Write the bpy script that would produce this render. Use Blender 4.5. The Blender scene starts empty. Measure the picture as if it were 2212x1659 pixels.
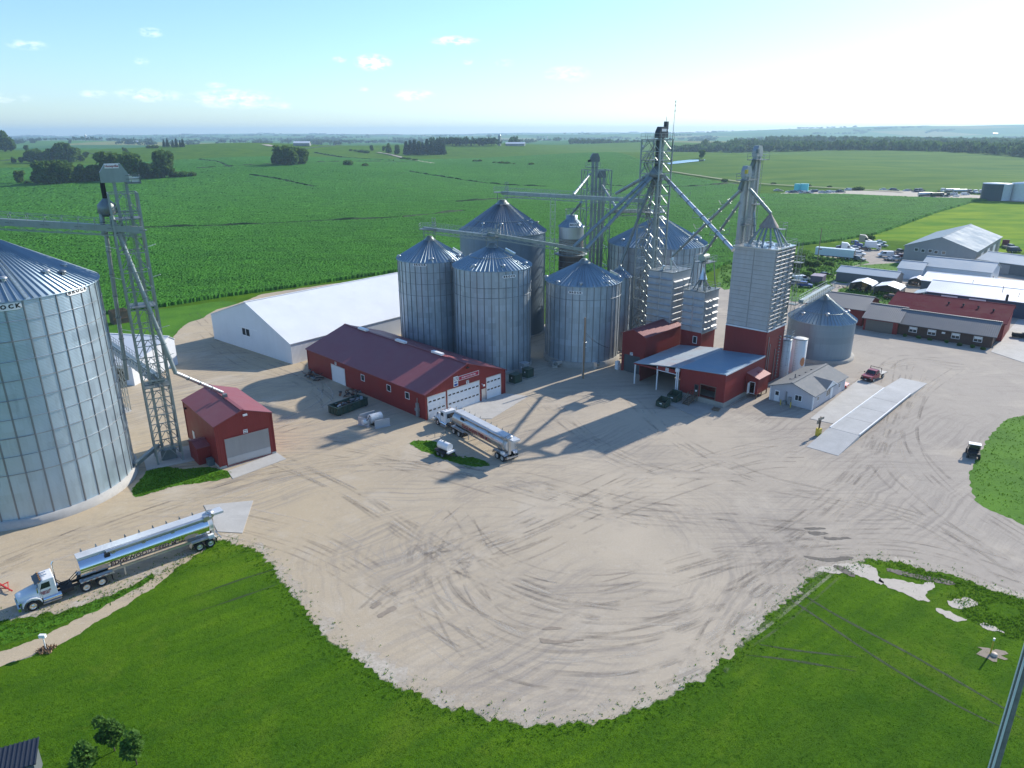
import bpy, math, random
import numpy as np
from mathutils import Vector, Matrix
from math import radians, sin, cos, pi, atan2, sqrt
rnd = random.Random(7)
S = bpy.context.scene
COL = S.collection

# ---------------------------------------------------------------- camera
CAM_H = 45.0
PITCH, ROLL, FPX, PCX, PCY = radians(19.45), radians(0.2), 1535.0, 1106.0, 829.5
_f = np.array([0, cos(PITCH), -sin(PITCH)]); _u = np.array([0, sin(PITCH), cos(PITCH)]); _r = np.array([1., 0, 0])
CR = _r * cos(ROLL) - _u * sin(ROLL); CU = _u * cos(ROLL) + _r * sin(ROLL); CF = _f
cd = bpy.data.cameras.new('camera'); cam = bpy.data.objects.new('camera', cd); COL.objects.link(cam)
cd.sensor_width = 36.0; cd.lens = 36.0 * FPX / 2212.0; cd.clip_start = 1.0; cd.clip_end = 60000.0
cam.matrix_world = Matrix(((CR[0], CU[0], -CF[0], 0), (CR[1], CU[1], -CF[1], 0), (CR[2], CU[2], -CF[2], CAM_H), (0, 0, 0, 1)))
S.camera = cam

# ---------------------------------------------------------------- sky, sun, exposure
SKY_COMP, SKY_TINT = .028, (.88, .99, 1.08)
SUN_EL, SUN_AZ = radians(30.2), radians(48.3)          # azimuth clockwise from +Y
W = bpy.data.worlds.new('World'); S.world = W; W.use_nodes = True
wn, wl = W.node_tree.nodes, W.node_tree.links
wn.clear()
wo = wn.new('ShaderNodeOutputWorld'); bg = wn.new('ShaderNodeBackground'); sky = wn.new('ShaderNodeTexSky')
sky.sky_type = 'NISHITA'; sky.sun_disc = False; sky.sun_elevation = SUN_EL; sky.sun_rotation = SUN_AZ
sky.air_density = 1.0; sky.dust_density = .5; sky.ozone_density = 4.0; sky.altitude = 300
bg.inputs['Strength'].default_value = 0.15
wl.new(bg.outputs[0], wo.inputs[0])
sun = bpy.data.lights.new('sun', 'SUN'); sun.energy = 4.2; sun.angle = radians(0.53); sun.color = (1.0, 0.93, 0.82)
so = bpy.data.objects.new('sun', sun); COL.objects.link(so); so.location = (200, 200, 300)
sv = Vector((sin(SUN_AZ) * cos(SUN_EL), cos(SUN_AZ) * cos(SUN_EL), sin(SUN_EL)))
so.rotation_euler = sv.to_track_quat('Z', 'Y').to_euler()
S.view_settings.view_transform = 'Standard'; S.view_settings.look = 'None'
S.view_settings.gamma = 1.0; S.view_settings.exposure = 0.58
try:
    S.cycles.use_denoising = True
    S.cycles.max_bounces = 6; S.cycles.volume_bounces = 0; S.cycles.transparent_max_bounces = 64
except Exception:
    pass

# clouds: small cumulus puffs painted in the sky's own direction space
def wnode(t, **k):
    n = wn.new(t)
    for a, b in k.items(): setattr(n, a, b)
    return n
def wmath(op, a, b=None):
    n = wnode('ShaderNodeMath', operation=op)
    for i, v in enumerate((a, b)):
        if v is None: continue
        if isinstance(v, (int, float)): n.inputs[i].default_value = v
        else: wl.new(v, n.inputs[i])
    return n.outputs[0]
bw = wnode('ShaderNodeRGBToBW'); wl.new(sky.outputs[0], bw.inputs[0])
gain = wmath('DIVIDE', 1.0, wmath('ADD', 1.0, wmath('MULTIPLY', bw.outputs[0], SKY_COMP)))
skm = wnode('ShaderNodeMix', data_type='RGBA', blend_type='MULTIPLY'); skm.inputs[0].default_value = 1.0
gcol = wnode('ShaderNodeCombineXYZ')
for _i, _k in enumerate(SKY_TINT): wl.new(wmath('MULTIPLY', gain, _k), gcol.inputs[_i])
wl.new(sky.outputs[0], skm.inputs[6]); wl.new(gcol.outputs[0], skm.inputs[7])
tc = wnode('ShaderNodeTexCoord'); sep = wnode('ShaderNodeSeparateXYZ'); wl.new(tc.outputs['Generated'], sep.inputs[0])
az = wmath('ARCTAN2', sep.outputs[0], sep.outputs[1]); el = wmath('ARCSINE', sep.outputs[2])
cxyz = wnode('ShaderNodeCombineXYZ'); wl.new(az, cxyz.inputs[0]); wl.new(wmath('MULTIPLY', el, 2.2), cxyz.inputs[1])
cn = wnode('ShaderNodeTexNoise'); cn.inputs['Scale'].default_value = 62; cn.inputs['Detail'].default_value = 7; cn.inputs['Roughness'].default_value = .62
wl.new(cxyz.outputs[0], cn.inputs['Vector'])
mask = None
def skydir(px, py):
    d = CR * (px - PCX) / FPX - CU * (py - PCY) / FPX + CF; d = d / np.linalg.norm(d)
    return atan2(d[0], d[1]), math.asin(d[2])
for px, py, w, h, s in ((806, 135, 40, 17, 1.0), (982, 88, 52, 10, .8), (895, 206, 46, 13, .62), (505, 214, 90, 20, .62), (320, 206, 64, 13, .55),
                        (326, 70, 24, 9, .5), (60, 97, 34, 9, .45), (203, 203, 26, 8, .4), (1225, 160, 50, 18, .45), (306, 132, 14, 8, .4),
                        (733, 127, 16, 8, .5), (1010, 133, 12, 7, .45), (1092, 136, 22, 8, .4), (598, 227, 40, 10, .4), (466, 184, 20, 7, .45), (785, 193, 12, 5, .4), (15, 212, 40, 9, .35)):
    a0, e0 = skydir(px, py)
    dx = wmath('DIVIDE', wmath('SUBTRACT', az, a0), w / FPX); dy = wmath('DIVIDE', wmath('SUBTRACT', el, e0), h / FPX)
    g = wmath('SUBTRACT', 1.0, wmath('ADD', wmath('MULTIPLY', dx, dx), wmath('MULTIPLY', dy, dy)))
    g = wmath('MULTIPLY', wmath('MAXIMUM', g, 0.0), s * .8)
    mask = g if mask is None else wmath('MAXIMUM', mask, g)
mk = wmath('MULTIPLY', mask, wmath('MULTIPLY', wmath('SUBTRACT', cn.outputs['Fac'], .42), 6.5))
mkc = wnode('ShaderNodeClamp'); wl.new(mk, mkc.inputs[0]); mkc.inputs[2].default_value = .85
mx = wnode('ShaderNodeMix', data_type='RGBA'); wl.new(mkc.outputs[0], mx.inputs[0]); wl.new(skm.outputs[2], mx.inputs[6])
mx.inputs[7].default_value = (7.2, 7.4, 7.5, 1)
wl.new(mx.outputs[2], bg.inputs['Color'])

# ---------------------------------------------------------------- survey helpers (photo pixel, 2212 wide -> a point of the place)
def ray(px, py):
    return CR * (px - PCX) / FPX - CU * (py - PCY) / FPX + CF
def G(px, py, z=0.0):
    d = ray(px, py); t = (z - CAM_H) / d[2]
    return Vector((d[0] * t, d[1] * t, z))
def proj(p):
    v = np.array(p, float) - [0, 0, CAM_H]; q = v @ CF
    return PCX + FPX * (v @ CR) / q, PCY - FPX * (v @ CU) / q
def hgt(b, py):
    lo, hi = -5., 150.
    for _ in range(50):
        m = (lo + hi) / 2
        if proj((b[0], b[1], m))[1] > py: lo = m
        else: hi = m
    return lo
def sstep(x, a, b):
    t = np.clip((x - a) / (b - a), 0, 1); return t * t * (3 - 2 * t)
HILLS = ((-600, 1500, 20, 450, 420), (450, 1010, 12.5, 290, 230), (950, 2500, 12, 1000, 700), (4700, 6600, 78, 2600, 900), (300, 1900, 9, 500, 350), (-1700, 3200, 16, 700, 500))
def hf(x, y):
    x = np.asarray(x, float); y = np.asarray(y, float); d = np.hypot(x, y); z = np.zeros_like(d)
    for cx, cy, a, sx, sy in HILLS:
        z = z + a * np.exp(-((x - cx) / sx) ** 2 / 2 - ((y - cy) / sy) ** 2 / 2)
    z = z + 5 * sstep(d, 1500, 3000) * (np.sin(x / 410. + 1) * np.cos(y / 530.) + .6 * np.sin(x / 173. + y / 260.))
    z = z + 3.2 * sstep(d, 420, 900) * (np.sin(x / 88. + y / 210. + .6) + .8 * np.sin(y / 122. - x / 260.)) * (1 - sstep(d, 2000, 3000))
    z = z + 36 * sstep(d, 4000, 12500) + 10 * sstep(d, 5000, 9000) * np.sin(x / 900. + y / 1900.)
    return z * sstep(d, 290, 520)
def T(px, py):
    """ray from the camera to the terrain"""
    d = ray(px, py); t = np.geomspace(30, 16000, 2600)
    P = d[None, :] * t[:, None]; z = CAM_H + P[:, 2]
    k = np.argmax(z < hf(P[:, 0], P[:, 1]))
    if k == 0: k = len(t) - 1
    p = P[k]; return Vector((p[0], p[1], float(hf(p[0], p[1]))))

# ---------------------------------------------------------------- object helpers
def tag(o, label=None, cat=None, group=None, kind=None):
    if label: o['label'] = label
    if cat: o['category'] = cat
    if group: o['group'] = group
    if kind: o['kind'] = kind
    return o
def thing(name, label, cat, loc=(0, 0, 0), rz=0.0, group=None):
    o = bpy.data.objects.new(name, None); COL.objects.link(o); o.empty_display_size = .1
    o.location = loc; o.rotation_euler = (0, 0, rz)
    return tag(o, label, cat, group)
def link(name, me, parent=None, loc=None, rot=None, scale=None):
    o = bpy.data.objects.new(name, me); COL.objects.link(o)
    if parent: o.parent = parent
    if loc is not None: o.location = loc
    if rot is not None: o.rotation_euler = rot
    if scale is not None: o.scale = scale
    return o
def kids(o):
    return [c for c in bpy.data.objects if c.parent == o]
def dup(root, loc, rz=0.0, scale=None, label=None, group=None):
    def cp(o, par):
        c = o.copy(); COL.objects.link(c); c.parent = par
        for ch in o.children: cp(ch, c)
        return c
    r = cp(root, None); r.location = loc; r.rotation_euler = (0, 0, rz)
    if scale is not None: r.scale = scale
    if label: r['label'] = label
    if group: r['group'] = group
    return r

class MB:
    def __init__(s): s.v = []; s.f = []; s.m = []; s.sm = []; s.cur = 0
    def add(s, vs, fs, smooth=False):
        b = len(s.v); s.v.extend([tuple(map(float, p)) for p in vs])
        for f in fs: s.f.append([b + i for i in f]); s.m.append(s.cur); s.sm.append(smooth)
        return s
    def box(s, x0, y0, z0, x1, y1, z1):
        return s.add([(x0, y0, z0), (x1, y0, z0), (x1, y1, z0), (x0, y1, z0), (x0, y0, z1), (x1, y0, z1), (x1, y1, z1), (x0, y1, z1)],
                     [(3, 2, 1, 0), (4, 5, 6, 7), (0, 1, 5, 4), (1, 2, 6, 5), (2, 3, 7, 6), (3, 0, 4, 7)])
    def quad(s, a, b, c, d): return s.add([a, b, c, d], [(0, 1, 2, 3)])
    def poly(s, pts): return s.add(pts, [tuple(range(len(pts)))])
    def prism(s, pts, z0, z1):
        n = len(pts)
        return s.add([(p[0], p[1], z0) for p in pts] + [(p[0], p[1], z1) for p in pts],
                     [tuple(range(n - 1, -1, -1)), tuple(range(n, 2 * n))] + [(i, (i + 1) % n, n + (i + 1) % n, n + i) for i in range(n)])
    def extr(s, pts, d):
        """closed outline of 3-D points swept along vector d"""
        n = len(pts); d = Vector(d)
        q = [Vector(p) for p in pts]
        return s.add(q + [p + d for p in q], [tuple(range(n - 1, -1, -1)), tuple(range(n, 2 * n))] + [(i, (i + 1) % n, n + (i + 1) % n, n + i) for i in range(n)])
    def _frame(s, p, q, up=None):
        p, q = Vector(p), Vector(q); d = (q - p); L = d.length; d = d / max(L, 1e-6)
        u = Vector(up) if up else (Vector((0, 0, 1)) if abs(d.z) < .95 else Vector((1, 0, 0)))
        a = d.cross(u).normalized(); b = a.cross(d).normalized()
        return p, q, a, b
    def bar(s, p, q, w=.1, h=None, up=None):
        p, q, a, b = s._frame(p, q, up); h = h or w; a = a * w / 2; b = b * h / 2
        vs = [p - a - b, p + a - b, p + a + b, p - a + b, q - a - b, q + a - b, q + a + b, q - a + b]
        return s.add(vs, [(3, 2, 1, 0), (4, 5, 6, 7), (0, 1, 5, 4), (1, 2, 6, 5), (2, 3, 7, 6), (3, 0, 4, 7)])
    def tube(s, p, q, r, n=8, r2=None, caps=True):
        p, q, a, b = s._frame(p, q); r2 = r if r2 is None else r2
        vs = []
        for c, rr in ((p, r), (q, r2)):
            vs += [c + a * rr * cos(2 * pi * i / n) + b * rr * sin(2 * pi * i / n) for i in range(n)]
        fs = [(i, (i + 1) % n, n + (i + 1) % n, n + i) for i in range(n)]
        s.add(vs, fs, True)
        if caps: s.add(vs, [tuple(range(n - 1, -1, -1)), tuple(range(n, 2 * n))])
        return s
    def path(s, pts, r, n=6):
        for a, b in zip(pts[:-1], pts[1:]): s.tube(a, b, r, n)
        return s
    def lathe(s, prof, n=24, c=(0, 0, 0), a0=0.0, a1=2 * pi, smooth=True):
        k = len(prof); full = abs(a1 - a0 - 2 * pi) < 1e-6; m = n if full else n + 1
        vs = [(c[0] + r * cos(a0 + (a1 - a0) * i / n), c[1] + r * sin(a0 + (a1 - a0) * i / n), c[2] + z) for r, z in prof for i in range(m)]
        fs = []
        for j in range(k - 1):
            for i in range(n):
                i2 = (i + 1) % m
                fs.append((j * m + i, j * m + i2, (j + 1) * m + i2, (j + 1) * m + i))
        return s.add(vs, fs, smooth)
    def disc(s, r, z, n=24, c=(0, 0)):
        return s.add([(c[0] + r * cos(2 * pi * i / n), c[1] + r * sin(2 * pi * i / n), z) for i in range(n)], [tuple(range(n))])
    def ball(s, c, rx, ry=None, rz=None, n=10, half=False):
        ry = ry or rx; rz = rz or rx; m = n // 2; vs = []; fs = []
        for j in range(m + 1):
            t = (pi / 2 if half else pi) * j / m
            for i in range(n): vs.append((c[0] + rx * sin(t) * cos(2 * pi * i / n), c[1] + ry * sin(t) * sin(2 * pi * i / n), c[2] + rz * cos(t)))
        for j in range(m):
            for i in range(n): fs.append((j * n + i, (j + 1) * n + i, (j + 1) * n + (i + 1) % n, j * n + (i + 1) % n))
        return s.add(vs, fs, True)
    def rect(s, o, u, v, w, h, holes=()):
        """wall rectangle at o spanned by unit u (w) and v (h), with rectangular holes (u0,v0,u1,v1)"""
        o, u, v = Vector(o), Vector(u), Vector(v)
        us = sorted({0., w} | {a for q in holes for a in (q[0], q[2])}); vs = sorted({0., h} | {a for q in holes for a in (q[1], q[3])})
        for a, b in zip(us[:-1], us[1:]):
            for c, d in zip(vs[:-1], vs[1:]):
                mu, mv = (a + b) / 2, (c + d) / 2
                if any(q[0] < mu < q[2] and q[1] < mv < q[3] for q in holes): continue
                s.quad(o + u * a + v * c, o + u * b + v * c, o + u * b + v * d, o + u * a + v * d)
        return s
    def mesh(s, name, mats):
        me = bpy.data.meshes.new(name); me.from_pydata(s.v, [], s.f)
        for m in (mats if isinstance(mats, (list, tuple)) else [mats]): me.materials.append(m)
        me.polygons.foreach_set('material_index', s.m); me.polygons.foreach_set('use_smooth', s.sm); me.update()
        return me
    def build(s, name, mats, parent=None, loc=None, rot=None):
        return link(name, s.mesh(name, mats), parent, loc, rot)

def np_mesh(name, V, F, mat, smooth=False):
    """V (n,3), F (m,k) numpy -> mesh"""
    me = bpy.data.meshes.new(name); F = np.asarray(F, np.int32); k = F.shape[1]
    me.vertices.add(len(V)); me.vertices.foreach_set('co', np.asarray(V, np.float32).ravel())
    me.loops.add(F.size); me.loops.foreach_set('vertex_index', F.ravel())
    me.polygons.add(len(F)); me.polygons.foreach_set('loop_start', np.arange(0, F.size, k, dtype=np.int32)); me.polygons.foreach_set('loop_total', np.full(len(F), k, np.int32))
    if smooth: me.polygons.foreach_set('use_smooth', np.ones(len(F), bool))
    me.materials.append(mat); me.update(calc_edges=True); me.validate()
    return me

# ---------------------------------------------------------------- materials
class NT:
    def __init__(s, name):
        s.mat = bpy.data.materials.new(name); s.mat.use_nodes = True
        s.n = s.mat.node_tree.nodes; s.l = s.mat.node_tree.links; s.b = s.n['Principled BSDF']
    def new(s, t, **k):
        n = s.n.new(t)
        for a, b in k.items(): setattr(n, a, b)
        return n
    def put(s, sock, v):
        if isinstance(v, bpy.types.NodeSocket): s.l.new(v, sock)
        else: sock.default_value = v
    def math(s, op, a, b=0.0, c=None):
        n = s.new('ShaderNodeMath', operation=op); s.put(n.inputs[0], a); s.put(n.inputs[1], b)
        if c is not None: s.put(n.inputs[2], c)
        return n.outputs[0]
    def noise(s, vec, scale, detail=4, rough=.55, dist=0.0):
        n = s.new('ShaderNodeTexNoise'); s.put(n.inputs['Vector'], vec); n.inputs['Scale'].default_value = scale
        n.inputs['Detail'].default_value = detail; n.inputs['Roughness'].default_value = rough; n.inputs['Distortion'].default_value = dist
        return n.outputs['Fac']
    def mapr(s, v, a, b, c=0.0, d=1.0):
        n = s.new('ShaderNodeMapRange'); s.put(n.inputs[0], v)
        for i, x in enumerate((a, b, c, d)): s.put(n.inputs[i + 1], x)
        return n.outputs[0]
    def mix(s, f, a, b, blend='MIX'):
        n = s.new('ShaderNodeMix', data_type='RGBA', blend_type=blend); s.put(n.inputs[0], f)
        for k, v in ((6, a), (7, b)):
            s.put(n.inputs[k], v if isinstance(v, bpy.types.NodeSocket) else (v[0], v[1], v[2], 1.0))
        return n.outputs[2]
    def comb(s, x, y, z=0.0):
        n = s.new('ShaderNodeCombineXYZ'); s.put(n.inputs[0], x); s.put(n.inputs[1], y); s.put(n.inputs[2], z); return n.outputs[0]
    def sep(s, v):
        n = s.new('ShaderNodeSeparateXYZ'); s.put(n.inputs[0], v); return n.outputs
    def scale(s, v, sc):
        n = s.new('ShaderNodeVectorMath', operation='MULTIPLY'); s.put(n.inputs[0], v); n.inputs[1].default_value = sc; return n.outputs[0]
    def obj(s): return s.new('ShaderNodeTexCoord').outputs['Object']
    def pos(s): return s.new('ShaderNodeNewGeometry').outputs['Position']
    def white(s, v):
        n = s.new('ShaderNodeTexWhiteNoise', noise_dimensions='3D'); s.put(n.inputs['Vector'], v); return n.outputs['Value']
    def bump(s, h, strength, dist):
        n = s.new('ShaderNodeBump'); n.inputs['Strength'].default_value = strength; n.inputs['Distance'].default_value = dist
        s.put(n.inputs['Height'], h); s.l.new(n.outputs[0], s.b.inputs['Normal'])
    def fin(s, col, rough=.6, metal=0.0, spec=.5):
        s.put(s.b.inputs['Base Color'], col if isinstance(col, bpy.types.NodeSocket) else (col[0], col[1], col[2], 1))
        s.put(s.b.inputs['Roughness'], rough); s.put(s.b.inputs['Metallic'], metal); s.b.inputs['Specular IOR Level'].default_value = spec
        return s.mat

_mc = {}
def M(name, col=(.5, .5, .5), rough=.6, metal=0.0, var=.12, vs=.8, rib=None, dirt=None, spec=.4):
    """plain worn surface: colour with soft variation; rib=(axis, spacing, depth) presses corrugation in; dirt=(colour, amount, scale) stains"""
    if name in _mc: return _mc[name]
    t = NT(name); o = t.obj()
    n1 = t.noise(o, vs, 5, .6); n2 = t.noise(t.scale(o, (1, 1, .15)), vs * 3, 3, .6)
    f = t.math('ADD', t.math('MULTIPLY', n1, .6), t.math('MULTIPLY', n2, .4))
    c = t.mix(t.mapr(f, .3, .7), [x * (1 - var) for x in col], [min(1, x * (1 + var)) for x in col])
    if dirt:
        dn = t.noise(t.scale(o, (1, 1, .35)), dirt[2], 6, .65)
        c = t.mix(t.mapr(dn, .62 - .25 * dirt[1], .8 - .2 * dirt[1], 0, min(1, dirt[1] * 1.5)), c, dirt[0])
    if rib:
        ax, sp, dep = rib; x, y, z = t.sep(o)
        v = {'x': x, 'y': y, 'z': z, 'xy': t.math('ADD', x, y)}[ax]
        ph = t.math('MULTIPLY', v, 2 * pi / sp)
        wv = t.math('POWER', t.math('ABSOLUTE', t.math('SINE', t.math('MULTIPLY', ph, .5))), 6.0 if sp > .25 else 1.0)
        t.bump(wv, 1.0, dep)
    _mc[name] = t.fin(c, t.mapr(n1, .3, .7, rough * .85, min(1, rough * 1.15)), metal, spec)
    return _mc[name]

def text(body, size, mat, parent, loc, rot, name='lettering', sx=1.0, bold=0.0, ext=.004, bend=None):
    cu = bpy.data.curves.new('lettering', 'FONT'); cu.body = body; cu.size = size; cu.align_x = 'CENTER'; cu.align_y = 'CENTER'
    cu.extrude = ext; cu.offset = bold; cu.resolution_u = 2; cu.space_line = .85
    tmp = bpy.data.objects.new('lettering_outline', cu); COL.objects.link(tmp)
    me = bpy.data.meshes.new_from_object(tmp); bpy.data.objects.remove(tmp); bpy.data.curves.remove(cu)
    for v in me.vertices:
        v.co.x *= sx
        if bend:                      # wrap round a vertical cylinder of radius bend (text plane xz, facing -y)
            R = bend; a = v.co.x / R; rr = R + v.co.z
            v.co = Vector((rr * sin(a), v.co.y, rr * cos(a) - R))
    me.name = 'lettering'; me.materials.clear(); me.materials.append(mat)
    return link(name, me, parent, loc, rot)
# ================================================================ ground, yard, lawns, crops
def outline_noise(p, seed):
    x, y = p
    return (sin(x * .9 + seed) * cos(y * 1.1 + seed * 2) + .6 * sin(x * 2.3 + y * 1.7 + seed) + .5 * sin(x * 5.1 - y * 4.3 + seed * 3) + .4 * sin(x * 11.3 + y * 9.1)) / 2.2
def ragged(pts, step, amp, seed=1.0, jit=.35, closed=True):
    out = []; n = len(pts)
    for i in range(n if closed else n - 1):
        p0, p1, p2, p3 = (Vector(pts[(i + k - 1) % n if closed else min(max(i + k - 1, 0), n - 1)][:2]) for k in range(4))
        L = (p2 - p1).length; k = max(1, int(L / step))
        for j in range(k):
            t = j / k
            q = .5 * ((2 * p1) + (-p0 + p2) * t + (2 * p0 - 5 * p1 + 4 * p2 - p3) * t * t + (-p0 + 3 * p1 - 3 * p2 + p3) * t ** 3)
            d = (p2 - p1).normalized(); nn = Vector((-d.y, d.x))
            a = amp * (outline_noise(q, seed) + jit * rnd.uniform(-1, 1))
            q = q + nn * a; out.append((q.x, q.y))
    return out
def sheet(name, pts, z, mat, kind='structure', label=None, cat=None, grid=0):
    from mathutils.geometry import delaunay_2d_cdt
    V = [Vector((p[0], p[1])) for p in pts]; n = len(V)
    if grid:
        xs = [v.x for v in V]; ys = [v.y for v in V]
        gx, gy = np.meshgrid(np.arange(min(xs), max(xs), grid), np.arange(min(ys), max(ys), grid)); gx = gx.ravel(); gy = gy.ravel()
        k = in_poly(gx, gy, [(v.x, v.y) for v in V]); V += [Vector((x, y)) for x, y in zip(gx[k], gy[k])]
    vo, eo, fo, _, _, _ = delaunay_2d_cdt(V, [], [list(range(n))], 1, 1e-4)
    vs = [(v.x, v.y, 0) for v in vo]; fs = []
    for f in fo:
        a_, b_, c_ = (vo[i] for i in f[:3]); fs.append(tuple(f) if (b_ - a_).cross(c_ - a_) > 0 else tuple(f[::-1]))
    o = MB().add(vs, fs).build(name, mat); o.location.z = z
    return tag(o, label, cat, None, kind)
def in_poly(x, y, poly):
    c = np.zeros(x.shape, bool); n = len(poly)
    for i in range(n):
        x0, y0 = poly[i][:2]; x1, y1 = poly[i - 1][:2]
        k = ((y0 > y) != (y1 > y)); c ^= k & (x < (x1 - x0) * (y - y0) / ((y1 - y0) if y1 != y0 else 1e-9) + x0)
    return c
def seg_dist(x, y, line):
    d = np.full(x.shape, 1e9)
    for (ax, ay), (bx, by) in zip(line[:-1], line[1:]):
        t = np.clip(((x - ax) * (bx - ax) + (y - ay) * (by - ay)) / max((bx - ax) ** 2 + (by - ay) ** 2, 1e-9), 0, 1)
        d = np.minimum(d, np.hypot(x - ax - t * (bx - ax), y - ay - t * (by - ay)))
    return d

# --- grass / field surface
def ground_mat():
    t = NT('grass_and_fields'); p = t.pos(); P = t.scale(p, (1, 1, 0))
    at = t.new('ShaderNodeVertexColor', layer_name='tint'); sc = t.new('ShaderNodeSeparateColor'); t.l.new(at.outputs[0], sc.inputs[0])
    pale, patch, bare = sc.outputs[0], sc.outputs[1], sc.outputs[2]
    big = t.noise(P, .035, 5, .6); mid = t.noise(P, .25, 6, .65); fine = t.noise(P, 2.2, 5, .7); leaf = t.noise(P, 9.0, 3, .7)
    f = t.math('ADD', t.math('ADD', t.math('MULTIPLY', big, .45), t.math('MULTIPLY', mid, .35)), t.math('MULTIPLY', fine, .2))
    lawn = t.mix(t.mapr(f, .38, .62), (.046, .122, .008), (.110, .215, .011))
    mow = t.noise(t.comb(t.math('ADD', t.math('MULTIPLY', t.sep(p)[0], .012), t.math('MULTIPLY', t.sep(p)[1], .03)), t.math('SUBTRACT', t.math('MULTIPLY', t.sep(p)[1], .33), t.math('MULTIPLY', t.sep(p)[0], .22))), 1.6, 3, .6)
    lawn = t.mix(t.mapr(mow, .45, .62, 0, .5), lawn, (.050, .120, .012))
    lawn = t.mix(t.mapr(t.noise(P, .09, 6, .7, .6), .52, .70, 0, .6), lawn, (.15, .225, .020))
    lawn = t.mix(t.mapr(leaf, .35, .65, 0, .5), lawn, t.mix(1.0, lawn, (.6, .6, .6), 'MULTIPLY'))
    palec = t.mix(t.mapr(t.noise(t.scale(p, (1, 2.4, 0)), .012, 6, .6), .35, .65), (.068, .150, .030), (.125, .205, .036))
    c = t.mix(pale, lawn, palec)
    # far patchwork of fields
    x, y, z = t.sep(p)
    cell = t.comb(t.math('FLOOR', t.math('DIVIDE', t.math('ADD', x, t.math('MULTIPLY', y, .12)), 430.)), t.math('FLOOR', t.math('DIVIDE', t.math('SUBTRACT', y, t.math('MULTIPLY', x, .1)), 690.)), 0.0)
    w = t.white(cell); cr = t.new('ShaderNodeValToRGB'); t.l.new(w, cr.inputs[0]); e = cr.color_ramp; e.interpolation = 'CONSTANT'
    e.elements[0].color = (.055, .165, .035, 1); e.elements[1].position = .35; e.elements[1].color = (.080, .200, .040, 1)
    for q, k in ((.6, (.045, .14, .035)), (.78, (.12, .22, .05)), (.9, (.06, .17, .036)), (.955, (.24, .25, .09))):
        a = e.elements.new(q); a.color = (*k, 1)
    pc = t.mix(t.mapr(t.noise(P, .01, 5, .6), .3, .7, 0, .4), cr.outputs[0], (.05, .105, .03))
    c = t.mix(patch, c, pc)
    mead = t.mix(t.mapr(t.noise(t.scale(p, (1, 2.2, 0)), .03, 6, .65), .35, .65), (.095, .215, .016), (.24, .33, .022))
    c = t.mix(bare, c, mead)
    t.bump(t.math('ADD', t.math('MULTIPLY', fine, .5), t.math('MULTIPLY', leaf, .35)), .9, .22)
    return t.fin(c, .95, 0, .02)
MAT_GROUND = ground_mat()
TRACKS = [[(1655, 1260), (1760, 1330), (1900, 1425), (2060, 1520), (2185, 1580)], [(1690, 1255), (1800, 1325), (1960, 1410), (2100, 1490), (2212, 1555)], [(1610, 1415), (1700, 1425), (1850, 1450)], [(1640, 1392), (1720, 1405), (1850, 1420)],
          [(420, 1288), (520, 1252), (610, 1225)], [(430, 1320), (520, 1290), (600, 1262)]]
TRACKS = [[tuple(G(*p)[:2]) for p in l] for l in TRACKS]
PALE = [T(*q) for q in ((1435, 372), (1620, 399), (1800, 408), (1980, 420), (2260, 432), (2500, 440))]
def build_ground():
    ang = np.concatenate([np.linspace(-pi, -1.1, 70, endpoint=False), np.linspace(-1.1, 1.1, 560, endpoint=False), np.linspace(1.1, pi, 70, endpoint=False)])
    rad = np.concatenate([[.5], np.geomspace(6, 14000, 300)])
    A, Rr = np.meshgrid(ang, rad); x = Rr * np.sin(A); y = Rr * np.cos(A); z = hf(x, y)
    n, m = len(ang), len(rad)
    i, j = np.meshgrid(np.arange(n), np.arange(m - 1)); i2 = (i + 1) % n
    F = np.stack([j * n + i, (j + 1) * n + i, (j + 1) * n + i2, j * n + i2], -1).reshape(-1, 4)[:, ::-1]
    V = np.stack([x, y, z], -1).reshape(-1, 3)
    me = np_mesh('ground', V, F, MAT_GROUND, True)
    xx, yy = V[:, 0], V[:, 1]; d = np.hypot(xx, yy)
    border = np.interp(xx, [p.x for p in PALE], [p.y for p in PALE])
    pale = sstep(xx, 150, 210) * sstep(yy - border, 0, 12) * (1 - sstep(d, 1300, 1700))
    pale = np.maximum(pale, .75 * sstep(xx, -100, 250) * sstep(yy, 900, 1100) * (1 - sstep(yy, 1800, 2100)))
    # mown yellow-green meadow on the right
    mead = [G(*p) for p in ((1790, 522), (1900, 505), (1960, 482), (2030, 457), (2110, 437), (2230, 432), (2600, 470), (2600, 600), (2212, 545), (2080, 548), (1960, 520))]
    mz = in_poly(xx, yy, mead).astype(float)
    patch = sstep(d, 1750, 2100)
    ca = me.color_attributes.new('tint', 'FLOAT_COLOR', 'POINT')
    ca.data.foreach_set('color', np.stack([pale, patch, mz, 0 * d + 1], -1).astype(np.float32).ravel())
    return tag(link('ground', me), kind='structure')
build_ground()

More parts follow.
